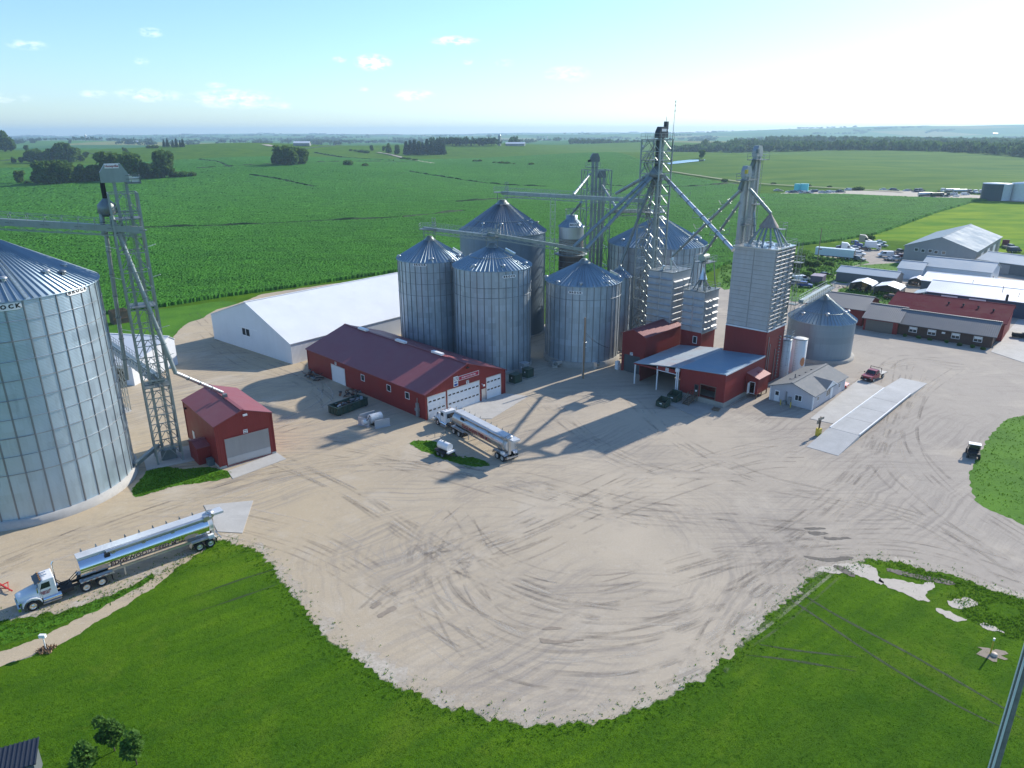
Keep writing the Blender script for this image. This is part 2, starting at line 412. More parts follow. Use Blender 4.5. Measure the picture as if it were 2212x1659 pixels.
# --- gravel yard
def yard_mat(name='gravel', tan=None):
    t = NT(name); p = t.pos(); P = t.scale(p, (1, 1, 0)); x, y, z = t.sep(p)
    c0 = G(1225, 1180)
    dx, dy = t.math('SUBTRACT', x, c0.x), t.math('SUBTRACT', y, c0.y)
    rr = t.math('SQRT', t.math('ADD', t.math('MULTIPLY', dx, dx), t.math('MULTIPLY', dy, dy))); an = t.math('ARCTAN2', dx, dy)
    wob = t.math('MULTIPLY', t.noise(P, .06, 3), 9.0)
    arc = t.noise(t.comb(t.math('ADD', t.math('MULTIPLY', rr, 1.7), wob), t.math('MULTIPLY', an, 1.7)), 1.0, 6, .68)
    ca, sa = cos(radians(40)), sin(radians(40))
    u = t.math('ADD', t.math('MULTIPLY', x, ca), t.math('MULTIPLY', y, sa)); v = t.math('SUBTRACT', t.math('MULTIPLY', y, ca), t.math('MULTIPLY', x, sa))
    lin = t.noise(t.comb(t.math('MULTIPLY', u, .05), t.math('ADD', t.math('MULTIPLY', v, 1.5), t.math('MULTIPLY', wob, .8))), 1.0, 6, .68)
    lin2 = t.noise(t.comb(t.math('MULTIPLY', x, .06), t.math('ADD', t.math('MULTIPLY', y, 1.5), t.math('MULTIPLY', wob, .5))), 1.0, 6, .68)
    lf = t.mapr(t.math('ADD', x, t.math('MULTIPLY', t.math('SUBTRACT', wob, 4.5), 3.0)), -30, 14, 1, 0); rt = t.mapr(x, 18, 55, 0, 1)
    big = t.noise(P, .045, 6, .62, .5); mid = t.noise(P, .35, 7, .7, .3); peb = t.noise(P, 5.5, 4, .75); grit = t.noise(P, 1.6, 5, .7)
    base = t.mix(t.mapr(big, .35, .65), (.515, .440, .335), (.42, .362, .285))
    base = t.mix(t.math('MULTIPLY', lf, .8), base, t.mix(mid, (.53, .425, .28), (.43, .35, .235)))
    base = t.mix(t.math('MULTIPLY', rt, .75), base, t.mix(mid, (.45, .405, .35), (.335, .30, .265)))
    ring = t.math('MULTIPLY', t.mapr(rr, 9, 15, 0, 1), t.mapr(rr, 27, 33, 1, 0))
    m1 = t.math('MULTIPLY', ring, t.mapr(t.noise(P, .055, 3, .5), .44, .58, 0, .55))
    m2 = t.mapr(t.noise(t.scale(p, (1, 1, 1)), .028, 3, .55, .4), .46, .60, 0, .8)
    m3 = t.mapr(t.noise(t.scale(p, (-1, 1, 1)), .033, 3, .55, .4), .47, .60, 0, .8)
    dk = t.mix(mid, (.24, .21, .185), (.31, .275, .24))
    c = t.mix(t.math('MULTIPLY', m1, t.mapr(arc, .46, .62)), base, dk)
    c = t.mix(t.math('MULTIPLY', m2, t.mapr(lin, .46, .64)), c, dk)
    c = t.mix(t.math('MULTIPLY', m3, t.mapr(lin2, .48, .66)), c, dk)
    c = t.mix(t.mapr(t.noise(P, .10, 6, .65, .6), .54, .72, 0, .6), c, (.55, .485, .39))
    c = t.mix(t.mapr(mid, .55, .75, 0, .45), c, (.285, .25, .21))
    c = t.mix(t.mapr(grit, .55, .72, 0, .35), c, (.56, .52, .45))
    c = t.mix(t.mapr(peb, .35, .7, 0, .5), c, t.mix(1.0, c, (.70, .69, .68), 'MULTIPLY'))
    st = lin
    t.bump(t.math('ADD', t.math('MULTIPLY', peb, .25), t.math('MULTIPLY', st, .12)), .75, .16)
    return t.fin(c, .95, 0, .15)
MAT_YARD = yard_mat()
def C(lst, z=0): return [G(p[0], p[1], z) for p in lst]
YARD_EDGE = [(-150, 1395), (0, 1342), (110, 1322), (200, 1300), (280, 1268), (340, 1240), (400, 1205), (440, 1180), (480, 1168), (520, 1176), (562, 1190), (590, 1215), (610, 1245), (640, 1290), (680, 1340), (720, 1385), (780, 1425), (830, 1460), (900, 1500), (980, 1530), (1060, 1553), (1150, 1563),
             (1230, 1562), (1310, 1550), (1400, 1525), (1470, 1492), (1530, 1455), (1580, 1415), (1620, 1370), (1660, 1330), (1700, 1298), (1735, 1270), (1765, 1237), (1815, 1225), (1885, 1208), (1960, 1218), (2050, 1240), (2130, 1268), (2212, 1290), (2420, 1350)]
YARD_BACK = [(2700, 1300), (2700, 600), (2300, 540), (2090, 550), (1985, 556), (1965, 528), (1930, 515), (1880, 518), (1800, 522), (1765, 545), (1700, 560), (1640, 640), (1560, 620), (1500, 640), (1400, 660), (1250, 650), (1180, 700), (1060, 660), (990, 640), (860, 600), (600, 630), (525, 652), (470, 664), (430, 688), (395, 702), (378, 720), (350, 742), (235, 735), (-150, 800)]
edge = ragged(C(YARD_EDGE), .3, .55, 1.3, .35, False); back = ragged(C(YARD_BACK), 1.5, .8, 2.1, .35, False)
sheet('gravel_yard', edge + back, .012, MAT_YARD, grid=6)
PATH = [(-150, 1490), (0, 1440), (60, 1418), (120, 1396), (200, 1350), (280, 1302), (340, 1262), (400, 1215), (445, 1186), (430, 1181), (385, 1205), (330, 1242), (270, 1280), (190, 1325), (110, 1366), (50, 1390), (0, 1408), (-150, 1452)]
sheet('dirt_path', ragged(C(PATH), .3, .22, 4.2), .008, MAT_YARD)
# bits of gravel spilt into the grass and weeds on the gravel along the edge
def blob(c, r, seed, n=14, sq=1.0):
    return [(c[0] + r * (1 + .45 * rnd.uniform(-1, 1)) * cos(2 * pi * i / n), c[1] + sq * r * (1 + .45 * rnd.uniform(-1, 1)) * sin(2 * pi * i / n)) for i in range(n)]
# lawn island on the right, grass patches on the yard
t_ = NT('lawn_grass'); P_ = t_.scale(t_.pos(), (1, 1, 0))
f_ = t_.math('ADD', t_.math('MULTIPLY', t_.noise(P_, .12, 5, .6), .6), t_.math('MULTIPLY', t_.noise(P_, 2.2, 5, .7), .4))
c_ = t_.mix(t_.mapr(f_, .4, .6), (.050, .155, .008), (.095, .235, .012)); lf_ = t_.noise(P_, 8, 3, .7)
c_ = t_.mix(t_.mapr(lf_, .35, .65, 0, .45), c_, t_.mix(1.0, c_, (.65, .65, .65), 'MULTIPLY'))
t_.bump(t_.math('ADD', t_.math('MULTIPLY', f_, .5), t_.math('MULTIPLY', lf_, .4)), .9, .2)
MAT_LAWN = t_.fin(c_, .9, 0, .15)
GRASS = {
 'island': ([(2212, 897), (2172, 910), (2142, 940), (2112, 985), (2096, 1020), (2098, 1055), (2112, 1085), (2150, 1108), (2215, 1135), (2420, 1220), (2420, 850)], .3),
 'tank': ([(886, 958), (905, 951), (935, 953), (955, 965), (985, 985), (1020, 988), (1060, 1003), (1045, 1008), (1000, 1006), (960, 992), (925, 978), (900, 968)], .5),
 'bin': ([(285, 1062), (300, 1040), (330, 1010), (400, 1012), (450, 1010), (498, 1020), (492, 1032), (440, 1042), (380, 1050), (320, 1068), (290, 1075)], .3),
 'behind': ([(232, 668), (350, 668), (470, 652), (515, 655), (470, 668), (432, 690), (398, 702), (380, 720), (352, 742), (232, 732)], .6),
 'lot': ([(1800, 600), (1830, 578), (1900, 570), (1975, 568), (1990, 578), (1960, 590), (1890, 594), (1830, 612)], .6),
 'weeds': ([(1690, 560), (1730, 540), (1790, 556), (1850, 560), (1880, 568), (1830, 578), (1800, 600), (1790, 640), (1740, 650), (1700, 640)], 1.0),
 'mill': ([(1560, 560), (1600, 548), (1690, 555), (1690, 612), (1600, 622), (1555, 620)], .8),
 'carports': ([(1790, 640), (1840, 618), (1960, 640), (2010, 650), (1985, 672), (1900, 672), (1800, 660)], .8),
 'roadside': ([(0, 1350), (60, 1345), (130, 1325), (220, 1293), (300, 1258), (330, 1238), (338, 1245), (290, 1275), (220, 1312), (130, 1350), (40, 1382), (0, 1392)], .3),
}
for k, (pts, a) in GRASS.items():
    sheet('grass_patch' if k != 'island' else 'lawn', ragged(C(pts), .5 if k in ('island', 'tank', 'bin', 'roadside') else 2.0, a, len(k)), .02, MAT_LAWN)
# pale silt and muddy ruts beside the lawn
MAT_SILT = M('pale_silt', (.47, .42, .355), .9, 0, .14, .6)
MAT_MUD = M('dark_mud', (.10, .088, .075), .8, 0, .25, 1.2)
for pts in ([(1760, 1232), (1795, 1222), (1840, 1215), (1880, 1222), (1895, 1240), (1905, 1262), (1880, 1250), (1845, 1240), (1800, 1240)],
            [(1900, 1252), (1930, 1250), (1985, 1262), (2012, 1258), (2020, 1270), (1996, 1282), (2010, 1300), (1985, 1296), (1950, 1280), (1915, 1265)],
            [(2050, 1300), (2080, 1292), (2110, 1300), (2090, 1312), (2062, 1312)], [(2020, 1312), (2060, 1325), (2092, 1340), (2070, 1342), (2030, 1325)], [(2110, 1345), (2140, 1350), (2170, 1368), (2130, 1362)]):
    sheet('silt_patch', ragged(C(pts), .3, .35, 5), .026, MAT_SILT)
for pts in ([(1736, 1140), (1770, 1139), (1785, 1143), (1750, 1145)], [(1745, 1150), (1780, 1149), (1790, 1153), (1760, 1156)], [(1780, 1162), (1830, 1160), (1840, 1164), (1800, 1167)], [(1735, 1200), (1780, 1206), (1830, 1202), (1845, 1206), (1800, 1213), (1750, 1208)],
            [(1800, 1225), (1815, 1223), (1848, 1243), (1838, 1246)], [(1915, 1228), (1980, 1240), (2060, 1258), (2050, 1263), (1975, 1249), (1915, 1234)]):
    sheet('mud_rut', ragged(C(pts), .3, .16, 7), .03, MAT_MUD)
MAT_RUT = M('worn_dirt', (.26, .215, .165), .9, 0, .25, 1.2)
for pts in ([(798, 1312), (820, 1300), (826, 1303), (806, 1316)], [(815, 1330), (850, 1310), (858, 1314), (826, 1334)], [(1165, 1380), (1210, 1384), (1260, 1380), (1262, 1384), (1205, 1391), (1168, 1386)], [(1170, 1358), (1200, 1354), (1215, 1357), (1185, 1362)]):
    sheet('dirt_rut', ragged(C(pts), .3, .12, 9), .03, MAT_RUT)
# wheel tracks pressed into the lawn
MAT_TRACK = M('trodden_grass', (.028, .055, .014), .95, 0, .3, 1.5)
for l in TRACKS:
    L = [Vector((*p, 0)) for p in l]; pts = []
    for sgn in (1, -1):
        r_ = []
        for i, p in enumerate(L):
            d = (L[min(i + 1, len(L) - 1)] - L[max(i - 1, 0)]).normalized(); w = .14 if 0 < i < len(L) - 1 else .03
            r_.append((p.x - d.y * w * sgn, p.y + d.x * w * sgn))
        pts += r_ if sgn > 0 else r_[::-1]
    sheet('wheel_track', ragged(pts, .4, .05, 3), .01, MAT_TRACK)

# --- tyre tracks worn into the gravel
def worn_mat(name, col, amt):
    t = NT(name); P = t.scale(t.pos(), (1, 1, 0)); n = t.math('MULTIPLY', t.noise(P, .22, 3, .6), 1.0); f = t.noise(P, 2.6, 4, .7)
    a = t.math('MULTIPLY', t.mapr(n, .42, .60, 0, amt), t.mapr(f, .25, .6, .35, 1)); t.fin(col, .95, 0, .1)
    tr = t.new('ShaderNodeBsdfTransparent'); mx = t.new('ShaderNodeMixShader'); t.put(mx.inputs[0], a); t.l.new(tr.outputs[0], mx.inputs[1]); t.l.new(t.b.outputs[0], mx.inputs[2])
    t.l.new(mx.outputs[0], t.n['Material Output'].inputs['Surface']); return t.mat
WORN_D = worn_mat('dark_tyre_wear', (.235, .205, .175), .26); WORN_L = worn_mat('pale_tyre_wear', (.58, .52, .43), .5)
def tyre(pts, mat, gauge=.98, w=.2):
    L = [Vector((*G(*p)[:2], 0)) for p in pts]; Q = []
    for i in range(len(L) - 1):
        p0, p1, p2, p3 = L[max(i - 1, 0)], L[i], L[i + 1], L[min(i + 2, len(L) - 1)]
        for j in range(12): tt = j / 12; Q.append(.5 * ((2 * p1) + (p2 - p0) * tt + (2 * p0 - 5 * p1 + 4 * p2 - p3) * tt * tt + (-p0 + 3 * p1 - 3 * p2 + p3) * tt ** 3))
    Q.append(L[-1]); m = MB()
    for s_ in (-gauge, gauge):
        prev = None
        for i, c in enumerate(Q):
            d = (Q[min(i + 1, len(Q) - 1)] - Q[max(i - 1, 0)]).normalized(); n_ = Vector((-d.y, d.x, 0)); cur = (c + n_ * (s_ - w), c + n_ * (s_ + w))
            if prev: m.quad(prev[0], prev[1], cur[1], cur[0])
            prev = cur
    for i, f in enumerate(m.f): m.f[i] = f[::-1]
    o = m.build('tyre_track', mat); o.location.z = .016 + .0004 * len(TY); TY.append(o); return tag(o, kind='structure')
TY = []; q_ = random.Random(21)
ROUTES = [[(2212, 1240), (2000, 1120), (1800, 1060), (1600, 1010), (1450, 930), (1360, 860)], [(2212, 1180), (2050, 1060), (1960, 960), (1990, 860), (2060, 800)], [(2212, 1250), (1950, 1180), (1600, 1200), (1300, 1280), (1100, 1230), (1000, 1120)], [(1780, 1200), (1620, 1330), (1420, 1440), (1220, 1470), (1020, 1420), (900, 1300), (880, 1180), (980, 1080)],
          [(1740, 1210), (1600, 1290), (1400, 1370), (1200, 1390), (1040, 1340), (960, 1240), (1000, 1150)], [(0, 1240), (300, 1130), (600, 1040), (850, 1010), (1100, 1040), (1400, 1120), (1800, 1170)], [(400, 1000), (700, 960), (1000, 1020), (1300, 1100), (1650, 1120), (2000, 1130)], [(500, 1120), (700, 1180), (900, 1300), (1100, 1400)], [(560, 920), (700, 860), (640, 800), (520, 760), (430, 700)],
          [(1160, 870), (1260, 950), (1400, 1010), (1600, 1040)], [(1720, 985), (1600, 1000), (1350, 1080), (1100, 1180), (900, 1220), (780, 1300)], [(1960, 800), (1900, 960), (1800, 1080), (1640, 1180), (1450, 1250)], [(2080, 790), (1950, 780), (1880, 800), (1780, 860)], [(620, 1000), (800, 1080), (1000, 1200), (1200, 1300), (1400, 1330), (1650, 1280)], [(820, 1300), (980, 1200), (1180, 1100), (1360, 1010)], [(1550, 1430), (1640, 1300), (1760, 1180), (1850, 1080)]]
for R_ in ROUTES:
    for k in range(4):
        dx, dy = q_.gauss(0, 26), q_.gauss(0, 14); f0 = q_.random(); n_ = len(R_); sl = R_ if k < 2 else R_[:max(3, n_ - 1)]
        tyre([(x + dx + q_.gauss(0, 10), y + dy + q_.gauss(0, 5)) for x, y in sl], WORN_D if (k + len(TY)) % 3 else WORN_L, .95 + .1 * (k % 2), q_.uniform(.1, .24))
# pale dust thrown out along the lip of the yard
VERGE = worn_mat('pale_dust', (.58, .52, .43), .85)
def verge(pts, w0, w1):
    m = MB(); prev = None; n = len(pts)
    for i, (x, y) in enumerate(pts):
        a, b = pts[max(i - 6, 0)], pts[min(i + 6, n - 1)]; d = Vector((b[0] - a[0], b[1] - a[1], 0)); d.normalize(); nn = Vector((-d.y, d.x, 0)); k = (1.4 + outline_noise((x * .5, y * .5), 3.3))
        cur = (Vector((x, y, 0)) - nn * .15, Vector((x, y, 0)) + nn * w1 * k)
        if prev: m.quad(prev[0], cur[0], cur[1], prev[1])
        prev = cur
    o = m.build('gravel_verge', VERGE); o.location.z = .0145; tag(o, kind='structure')
verge(edge, .2, .95)
# --- concrete
def conc_mat(name, a, b):
    t = NT(name); o = t.obj(); n = t.noise(o, .35, 6, .65); n2 = t.noise(o, 3, 4, .6); st = t.noise(t.scale(o, (.15, 1, 1)), .8, 5, .65)
    c = t.mix(t.mapr(n, .3, .7), a, b); c = t.mix(t.mapr(st, .55, .75, 0, .4), c, [x * .72 for x in a]); c = t.mix(t.mapr(n2, .4, .7, 0, .25), c, [x * .85 for x in a])
    t.bump(n2, .3, .02); return t.fin(c, .85, 0, .3)
MAT_CONC = conc_mat('concrete', (.40, .385, .355), (.50, .485, .45))
MAT_CONC_D = conc_mat('old_concrete', (.30, .28, .245), (.40, .375, .33))
def slab(pts, h=.07, mat=None, name='concrete_pad'):
    return tag(MB().prism([(p[0], p[1]) for p in pts], -.1, h).build(name, mat or MAT_CONC), kind='structure')
slab(C([(470, 1149), (524, 1152), (547, 1082), (440, 1092)]))
slab(C([(492, 1018), (503, 1035), (618, 992), (598, 978)]))
slab(C([(920, 905), (1062, 905), (1142, 856), (1090, 850)]))
slab(C([(1450, 850), (1430, 868), (1505, 902), (1560, 880)]), mat=MAT_CONC_D)
slab(C([(1750, 905), (1810, 918), (1914, 838), (1855, 820), (1790, 872)]))
slab(C([(2140, 760), (2230, 790), (2420, 760), (2300, 690), (2200, 690)]))
slab(C([(235, 1005 - 340), (236, 666), (237, 667)]), h=.02) if False else None

# --- main crop: broad-leaved rows standing knee-high over the field
def crop_mat():
    t = NT('crop_leaves'); p = t.pos(); P = t.scale(p, (1, 1, 0))
    g = t.new('ShaderNodeNewGeometry'); big = t.noise(P, .006, 5, .6); mid = t.noise(t.scale(p, (.35, 1, 0)), .16, 6, .7); fine = t.noise(P, 1.3, 4, .7)
    c = t.mix(t.mapr(big, .35, .65), (.036, .148, .014), (.058, .195, .020))
    c = t.mix(t.mapr(mid, .42, .62, 0, .8), c, (.024, .092, .014)); c = t.mix(t.mapr(fine, .4, .7, 0, .5), c, (.080, .225, .032))
    t.bump(fine, .8, .5); return t.fin(c, .95, 0, .05)
MAT_CROP = crop_mat()
FIELD = [T(*q) for q in ((-900, 700), (-300, 712), (120, 702), (228, 680), (350, 664), (480, 643), (600, 626), (860, 588), (1000, 560), (1200, 620), (1500, 602), (1560, 576), (1640, 548), (1716, 533), (1807, 521), (1888, 508), (1941, 490), (2021, 461), (2102, 437), (2150, 432), (1987, 428), (1823, 421), (1620, 420), (1590, 400))] + [PALE[0], Vector((150, 1250, 0)), Vector((-2500, 1600, 0)), Vector((-2500, 300, 0))]
TERR = [[(225, 497), (330, 494), (500, 490), (700, 480), (870, 472), (1000, 458)], [(885, 372), (960, 384), (1040, 396), (1100, 402), (1180, 405)], [(985, 438), (1085, 432), (1200, 425)],
        [(540, 379), (600, 388), (680, 405)], [(430, 345), (470, 350), (497, 362)], [(425, 365), (540, 358), (660, 352), (790, 350), (900, 350)], [(680, 330), (740, 340), (850, 348)], [(1290, 400), (1400, 408), (1500, 404), (1600, 396)], [(0, 348), (80, 343), (130, 340), (240, 328)], [(640, 325), (720, 315), (800, 312)]]
TERR = [[tuple(T(*p)[:2]) for p in l] for l in TERR]
def build_crop():
    ang = np.linspace(-1.0, .80, 1800); rad = np.concatenate([np.geomspace(150, 480, 480, endpoint=False), np.geomspace(480, 1150, 200)])
    A, Rr = np.meshgrid(ang, rad); x = Rr * np.sin(A); y = Rr * np.cos(A)
    rs = np.random.RandomState(3)
    jx = rs.uniform(-.5, .5, x.shape) * Rr * .0012; x = x + jx; y = y + rs.uniform(-.5, .5, x.shape) * Rr * .003
    d = np.hypot(x, y); ins = in_poly(x, y, FIELD)
    rough = .5 * np.sin(x * .31 + 2 * np.sin(y * .07)) * np.sin(y * .23 + 1.5 * np.sin(x * .05))
    h = 1.0 + rs.uniform(-.17, .17, x.shape) + .12 * rough
    wave = np.clip(np.sin((y * .9 + x * .25) * .16 + 2.0 * np.sin(x * .02)), 0, 1); h = h - .3 * wave * rs.uniform(0, 1, x.shape) * (d < 420)
    gap = np.full(x.shape, 1e9)
    for l in TERR: gap = np.minimum(gap, seg_dist(x, y, l))
    h = np.where(gap < 1.6, .08, h)
    z = np.where(ins, hf(x, y) + h, hf(x, y) - .6)
    n, m = x.shape[1], x.shape[0]; i, j = np.meshgrid(np.arange(n - 1), np.arange(m - 1))
    a = j * n + i; F = np.stack([a, a + 1, a + n + 1, a + n], -1).reshape(-1, 4)
    keep = ins.ravel()[F].any(1); F = F[keep]
    V = np.stack([x, y, z], -1).reshape(-1, 3); used = np.unique(F); mp = np.zeros(len(V), np.int64); mp[used] = np.arange(len(used))
    o = link('crop_field', np_mesh('crop_field', V[used], mp[F], MAT_CROP, False))
    tag(o, 'green row crop covering the rolling fields behind the bins', 'crop', None, 'stuff')
build_crop()
# ================================================================ metal, paint
def galv_mat(name, col=(.50, .53, .55), corr=.17, nseg=40, tier=1.12, var=.10, stain=None, rough=.36, metal=.85):
    """galvanised bin sheet: fine horizontal corrugation, sheets of slightly different tone, streaks"""
    t = NT(name); o = t.obj(); x, y, z = t.sep(o); an = t.math('ARCTAN2', y, x)
    cell = t.comb(t.math('FLOOR', t.math('MULTIPLY', an, nseg / (2 * pi))), t.math('FLOOR', t.math('DIVIDE', z, tier)))
    tierw = t.white(t.comb(0.0, t.math('FLOOR', t.math('DIVIDE', z, tier)))); w = t.math('ADD', t.math('MULTIPLY', t.white(cell), .6), t.math('MULTIPLY', tierw, .4))
    c = t.mix(w, [v * (1 - var) for v in col], [v * (1 + var) for v in col])
    cyl = t.comb(t.math('MULTIPLY', an, 9.0), t.math('MULTIPLY', z, .10)); st = t.noise(cyl, 1.6, 6, .7)
    c = t.mix(t.mapr(st, .5, .72, 0, .4), c, [v * .62 for v in col])
    if stain:
        sn = t.noise(t.comb(t.math('MULTIPLY', an, 14.0), t.math('MULTIPLY', z, .25)), .9, 6, .7)
        c = t.mix(t.mapr(sn, .56, .70, 0, stain[1]), c, stain[0])
    if corr:
        wv = t.math('SINE', t.math('MULTIPLY', z, 2 * pi / corr)); t.bump(wv, .55, .012)
    r = t.math('ADD', rough - .06, t.math('MULTIPLY', w, .14))
    return t.fin(c, r, metal)
GALV = M('galvanised_steel', (.30, .345, .345), .45, .65, .14, .6)
GALV_D = M('weathered_steel', (.20, .23, .232), .5, .6, .2, .8, None, ((.26, .17, .11), .25, .8))
GALV_B = M('bright_steel', (.62, .64, .65), .32, .85, .1, .7)
BIN_ROOF = galv_mat('bin_roof_sheet', (.26, .34, .40), 0, 60, 50., .18, rough=.42, metal=.6)
BIN_ROOF_RUST = galv_mat('stained_bin_roof', (.27, .31, .34), 0, 90, 50., .25, ((.28, .15, .08), .75), rough=.42)
BIN_NEAR = galv_mat('bright_bin_sheet', (.42, .53, .60), .17, 40, 1.12, .075, rough=.36, metal=.6)
BIN_W = galv_mat('bin_sheet', (.39, .455, .50), .17, 34, 1.15, .16, rough=.38, metal=.5)
BIN_OLD = galv_mat('dull_bin_sheet', (.17, .23, .28), .2, 60, 1.1, .08, rough=.5, metal=.4)
BIN_STAIN = galv_mat('stained_bin_sheet', (.34, .41, .46), .17, 44, 2.3, .18, ((.22, .17, .12), .6), metal=.5)
BIN_SMALL = galv_mat('smooth_bin_sheet', (.20, .27, .33), .2, 3, 1.35, .13, rough=.42, metal=.45)
STIFF = M('stiffener_steel', (.27, .29, .31), .5, .6, .15, .5)
RED = M('red_siding', (.235, .028, .026), .5, 0, .10, .3, ('xy', .30, .02), None, .35)
RED_ROOF = M('red_roof_steel', (.25, .080, .090), .5, 0, .08, .3, ('x', .30, .02), ((.25, .11, .115), .3, .2), .22)
RED_ROOF_Y = M('red_roof_steel_b', (.25, .080, .090), .5, 0, .08, .3, ('y', .30, .02), ((.25, .11, .115), .3, .2), .22)
WHITE_W = M('white_siding', (.70, .72, .74), .5, 0, .05, .3, ('xy', .30, .02))
WHITE_R = M('white_roof_steel', (.70, .73, .75), .5, 0, .04, .2, ('x', .30, .025), ((.6, .6, .6), .25, .3))
WHITE_RY = M('white_roof_steel_b', (.60, .63, .65), .5, 0, .04, .2, ('y', .30, .025), ((.6, .6, .6), .25, .3))
WHITE = M('white_paint', (.80, .80, .79), .4, 0, .04)
DOORW = M('white_door_panel', (.72, .74, .75), .45, 0, .04, .5, ('z', .55, .01))
GREY_DOOR = M('grey_roll_door', (.30, .31, .32), .45, .5, .10, .4, ('z', .12, .01))
BLACK = M('black_rubber', (.022, .022, .024), .75, 0, .2)
GALV_V = M('vent_steel', (.42, .45, .47), .42, .5, .08, .7)
DARK = M('dark_interior', (.02, .02, .022), .9, 0, .1)
GLASS = M('tinted_glass', (.02, .025, .03), .08, 0, .02, 1, None, None, .8)
CHROME = M('chrome', (.75, .76, .78), .12, 1.0, .03)
YELLOW = M('yellow_paint', (.62, .46, .05), .5, 0, .15, 1, None, ((.3, .25, .12), .4, 1))
WOOD = M('weathered_wood', (.16, .115, .08), .85, 0, .3, 1.5)
POLEW = M('pole_timber', (.30, .21, .13), .85, 0, .25, 1)
RUST = M('rusty_steel', (.20, .105, .06), .8, .2, .35, 1.5)
LETTER_K = M('black_lettering', (.015, .015, .017), .5, 0, .02)
LETTER_R = M('red_lettering', (.30, .02, .03), .5, 0, .05)
LETTER_B = M('blue_lettering', (.02, .07, .28), .5, 0, .05)
GREENP = M('dark_green_paint', (.035, .07, .05), .5, 0, .2, 1, None, ((.12, .075, .045), .35, 1))

# ================================================================ grain bins
BINS = {}
def on_wall(b, px, py):
    """angle and height where the line of sight meets a bin's wall"""
    d = ray(px, py); cx, cy, r = b['c'][0], b['c'][1], b['r']
    ox, oy = -cx, -cy; A = d[0] ** 2 + d[1] ** 2; B = 2 * (ox * d[0] + oy * d[1]); Cc = ox * ox + oy * oy - r * r
    dd = max(B * B - 4 * A * Cc, 0); t = (-B - sqrt(dd)) / (2 * A)
    return atan2(oy + d[1] * t, ox + d[0] * t), CAM_H + d[2] * t
def on_roof(b, px, py):
    d = ray(px, py); t = np.linspace(20, 260, 9000); P = d[None] * t[:, None]; z = CAM_H + P[:, 2]
    rr = np.hypot(P[:, 0] - b['c'][0], P[:, 1] - b['c'][1]); zr = np.where(rr < b['r'] * 1.03, b['h'] + (b['pk'] - b['h']) * (1 - rr / b['r']), -99)
    k = np.argmax(z < zr)
    if k == 0: return 0, b['r'] * .8
    return atan2(P[k, 1] - b['c'][1], P[k, 0] - b['c'][0]), rr[k]
